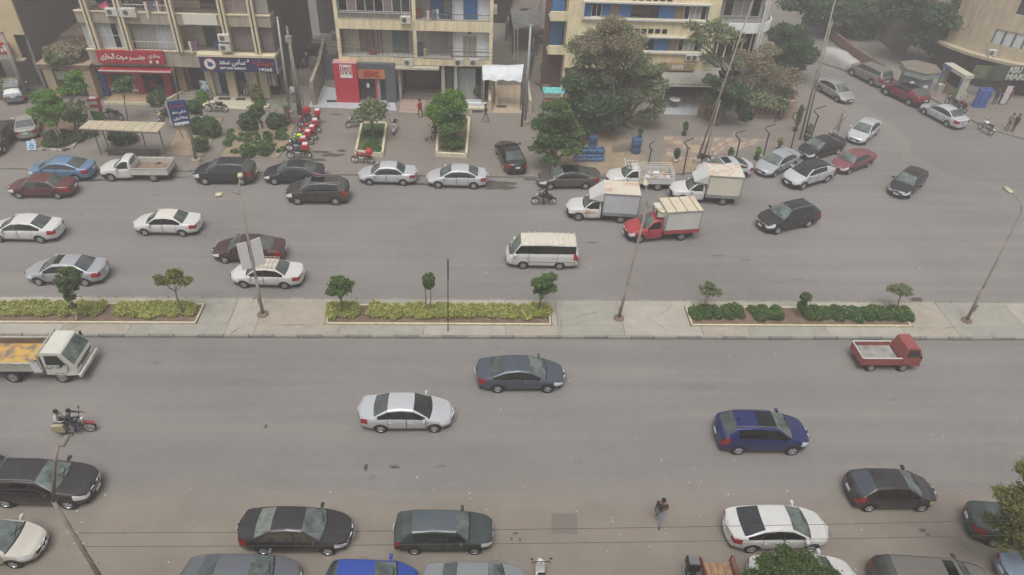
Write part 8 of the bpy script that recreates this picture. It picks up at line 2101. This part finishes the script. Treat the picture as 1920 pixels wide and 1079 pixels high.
motorbike('white nosed scooter facing the road between the planters', 'scooter', (743,238), (738,256), WHT, z=.12, scooter=True)
mb1 = motorbike('motorcycle of the yellow vested rider beside the bright tree', 'motorcycle', (818,250), (811,262), BLP, z=.12)
motorbike('motorcycle leaning at the foot of the concrete pole', 'motorcycle', (1312,304), (1334,314), BLP, z=.12, lean=.15)
mb2 = motorbike('dark motorcycle ridden left beside the taupe sedan', 'motorcycle', (1034,384), (1004,384), BLP)
motorbike('small white motorcycle standing at the market kerb', 'motorcycle', (1852,251), (1840,244), WHT, z=.14, tank=DW)
motorbike('dark motorcycle parked by the painted portal', 'motorcycle', (1790,205), (1775,196), BLP, z=.14)
motorbike('red and dark motorcycle lying against the first by the painted portal', 'motorcycle', (1806,212), (1796,203), MR, z=.14)
motorbike('white scooter cut by the bottom edge, seen from above', 'scooter', (1016,1130), (1010,1068), DW, scooter=True, size=1.1, tank=DW)
motorbike('black motorcycle with a black top box at the bottom edge', 'motorcycle', (1288,1078), (1300,1145), MR, (M('black_box',(38,38,40),.5), M('box_grille',(110,112,110),.6)), size=1.1)
mb3 = motorbike('red fendered cruiser motorcycle carrying two people', 'motorcycle', (120,812), (166,809), MR, luggage=M('cream_pannier',(168,160,134),.7,var=.15), tank=BLP, size=1.08)

# ------------------------------------------------------------------ people
CL = lambda n, c: M('cloth_'+n, c, .9, var=.14, scale=6)
BKC, RDC, JN, WHC, GRC, NVC, YEC, KHK = CL('black',(46,42,42)), CL('red',(164,40,44)), CL('jeans',(84,100,122)), CL('white',(200,200,202)), CL('grey',(104,104,108)), CL('navy',(44,52,76)), CL('yellow',(196,160,50)), CL('khaki',(128,112,88))
def ppl(label, px, z, rz, pose, sh, tr, **kw): g = G(*px, z); return person(label, (g.x, g.y, z), rz, pose, sh, tr, **kw)
ppl('person in a black jacket and pale jeans walking on the lower road', (1233,979), 0, R(250), 'phone', CL('brown_black',(62,50,44)), CL('pale_jeans',(130,144,164)), h=1.72, stout=1.2)
ppl('person in a red top and dark trousers walking before the cream block', (788,222), .12, R(-60), 'walk', RDC, BKC, shoes=SHOEW)
ppl('person in black with grey trousers striding right beside the tiled ramp', (910,230), .12, R(15), 'walk2', BKC, GRC, shoes=SHOEW)
ppl('person in dark clothes striding past the pierced pink wall', (1457,228), .12, R(190), 'walk', BKC, BKC)
ppl('person in a brown jacket, left of the pair at the market kerb', (1886,246), .14, R(210), 'stand', KHK, CL('olive',(90,82,66)))
ppl('person in dark clothes with a yellow scarf, right of the pair at the market kerb', (1897,247), .14, R(190), 'stand', CL('dark_olive',(60,54,48)), BKC)
ppl('person in a red shirt entering the market door', (1884,196), .14, R(70), 'stand', RDC, BKC)
ppl('person in navy clothes beside the stacked blue crates', (1862,196), .14, R(200), 'stand', NVC, NVC)
ppl('person in pale pink seated at the pharmacy door', (466,176), .2, R(-100), 'sit', CL('peach',(190,150,124)), WHC)
ppl('person in red seated behind the restaurant front', (291,174), .2, R(180), 'sit', RDC, BKC)
ppl('person in a dark coat standing in the left alley', (578,132), .12, R(-90), 'stand', NVC, BKC, head_mat=WHC)
ppl('person in white watching from the poles behind the red motorcycles', (553,192), .12, R(-60), 'stand', WHC, GRC)
def rider(label, bike, x, pose, sh, tr, **kw):
    M_ = bike.matrix_basis; p = M_ @ Vector((x, 0, 0)); return person(label, (p.x, p.y, bike.location.z), bike.rotation_euler.z, pose, sh, tr, **kw)
rider('rider in a yellow vest and dark helmet beside the bright green tree', mb1, -.25, 'ride', YEC, BKC, head_mat=BLK)
rider('rider in black on the motorcycle passing the taupe sedan', mb2, -.25, 'ride', BKC, BKC)
rider('rider in a black jacket steering the cruiser motorcycle', mb3, -.12, 'ride', CL('dark_jacket',(48,52,58)), NVC)
rider('passenger in a white shirt sitting behind the black jacketed rider', mb3, -.55, 'pillion', WHC, GRC)

# ------------------------------------------------------------------ air, then lettering turned to solid meshes
hz = bpy.data.materials.new('thin_haze'); hz.use_nodes = True
n_ = hz.node_tree.nodes; n_.remove(n_['Principled BSDF'])
pv_ = n_.new('ShaderNodeVolumePrincipled'); pv_.inputs['Color'].default_value = (.93,.92,.93,1); pv_.inputs['Density'].default_value = .0026; pv_.inputs['Anisotropy'].default_value = .2
hz.node_tree.links.new(pv_.outputs[0], n_['Material Output'].inputs['Volume'])
if HAZE: MB().box(-300,360,-40,460,-1.2,29).build('haze', [hz], kind='stuff', label='thin grey haze over the whole street', cat='haze')
bpy.context.view_layer.update(); dg = bpy.context.evaluated_depsgraph_get()
for o in [o for o in bpy.data.objects if o.type == 'FONT']:
    me = bpy.data.meshes.new_from_object(o.evaluated_get(dg)); me.name = 'lettering'
    if o.name in TEXTFIT and len(me.vertices):
        cs = np.zeros(len(me.vertices)*3); me.vertices.foreach_get('co', cs); cs = cs.reshape(-1, 3); lo, hi = cs.min(0), cs.max(0); w_, h_ = TEXTFIT[o.name]
        cs[:,0] = (cs[:,0]-(lo[0]+hi[0])/2)*w_/(hi[0]-lo[0]); cs[:,1] = (cs[:,1]-(lo[1]+hi[1])/2)*h_/(hi[1]-lo[1]); me.vertices.foreach_set('co', cs.reshape(-1)); me.update()
    q = bpy.data.objects.new('lettering', me); col.objects.link(q)
    q.parent = o.parent; q.location = o.location; q.rotation_euler = o.rotation_euler; q.scale = o.scale
    bpy.data.objects.remove(o)
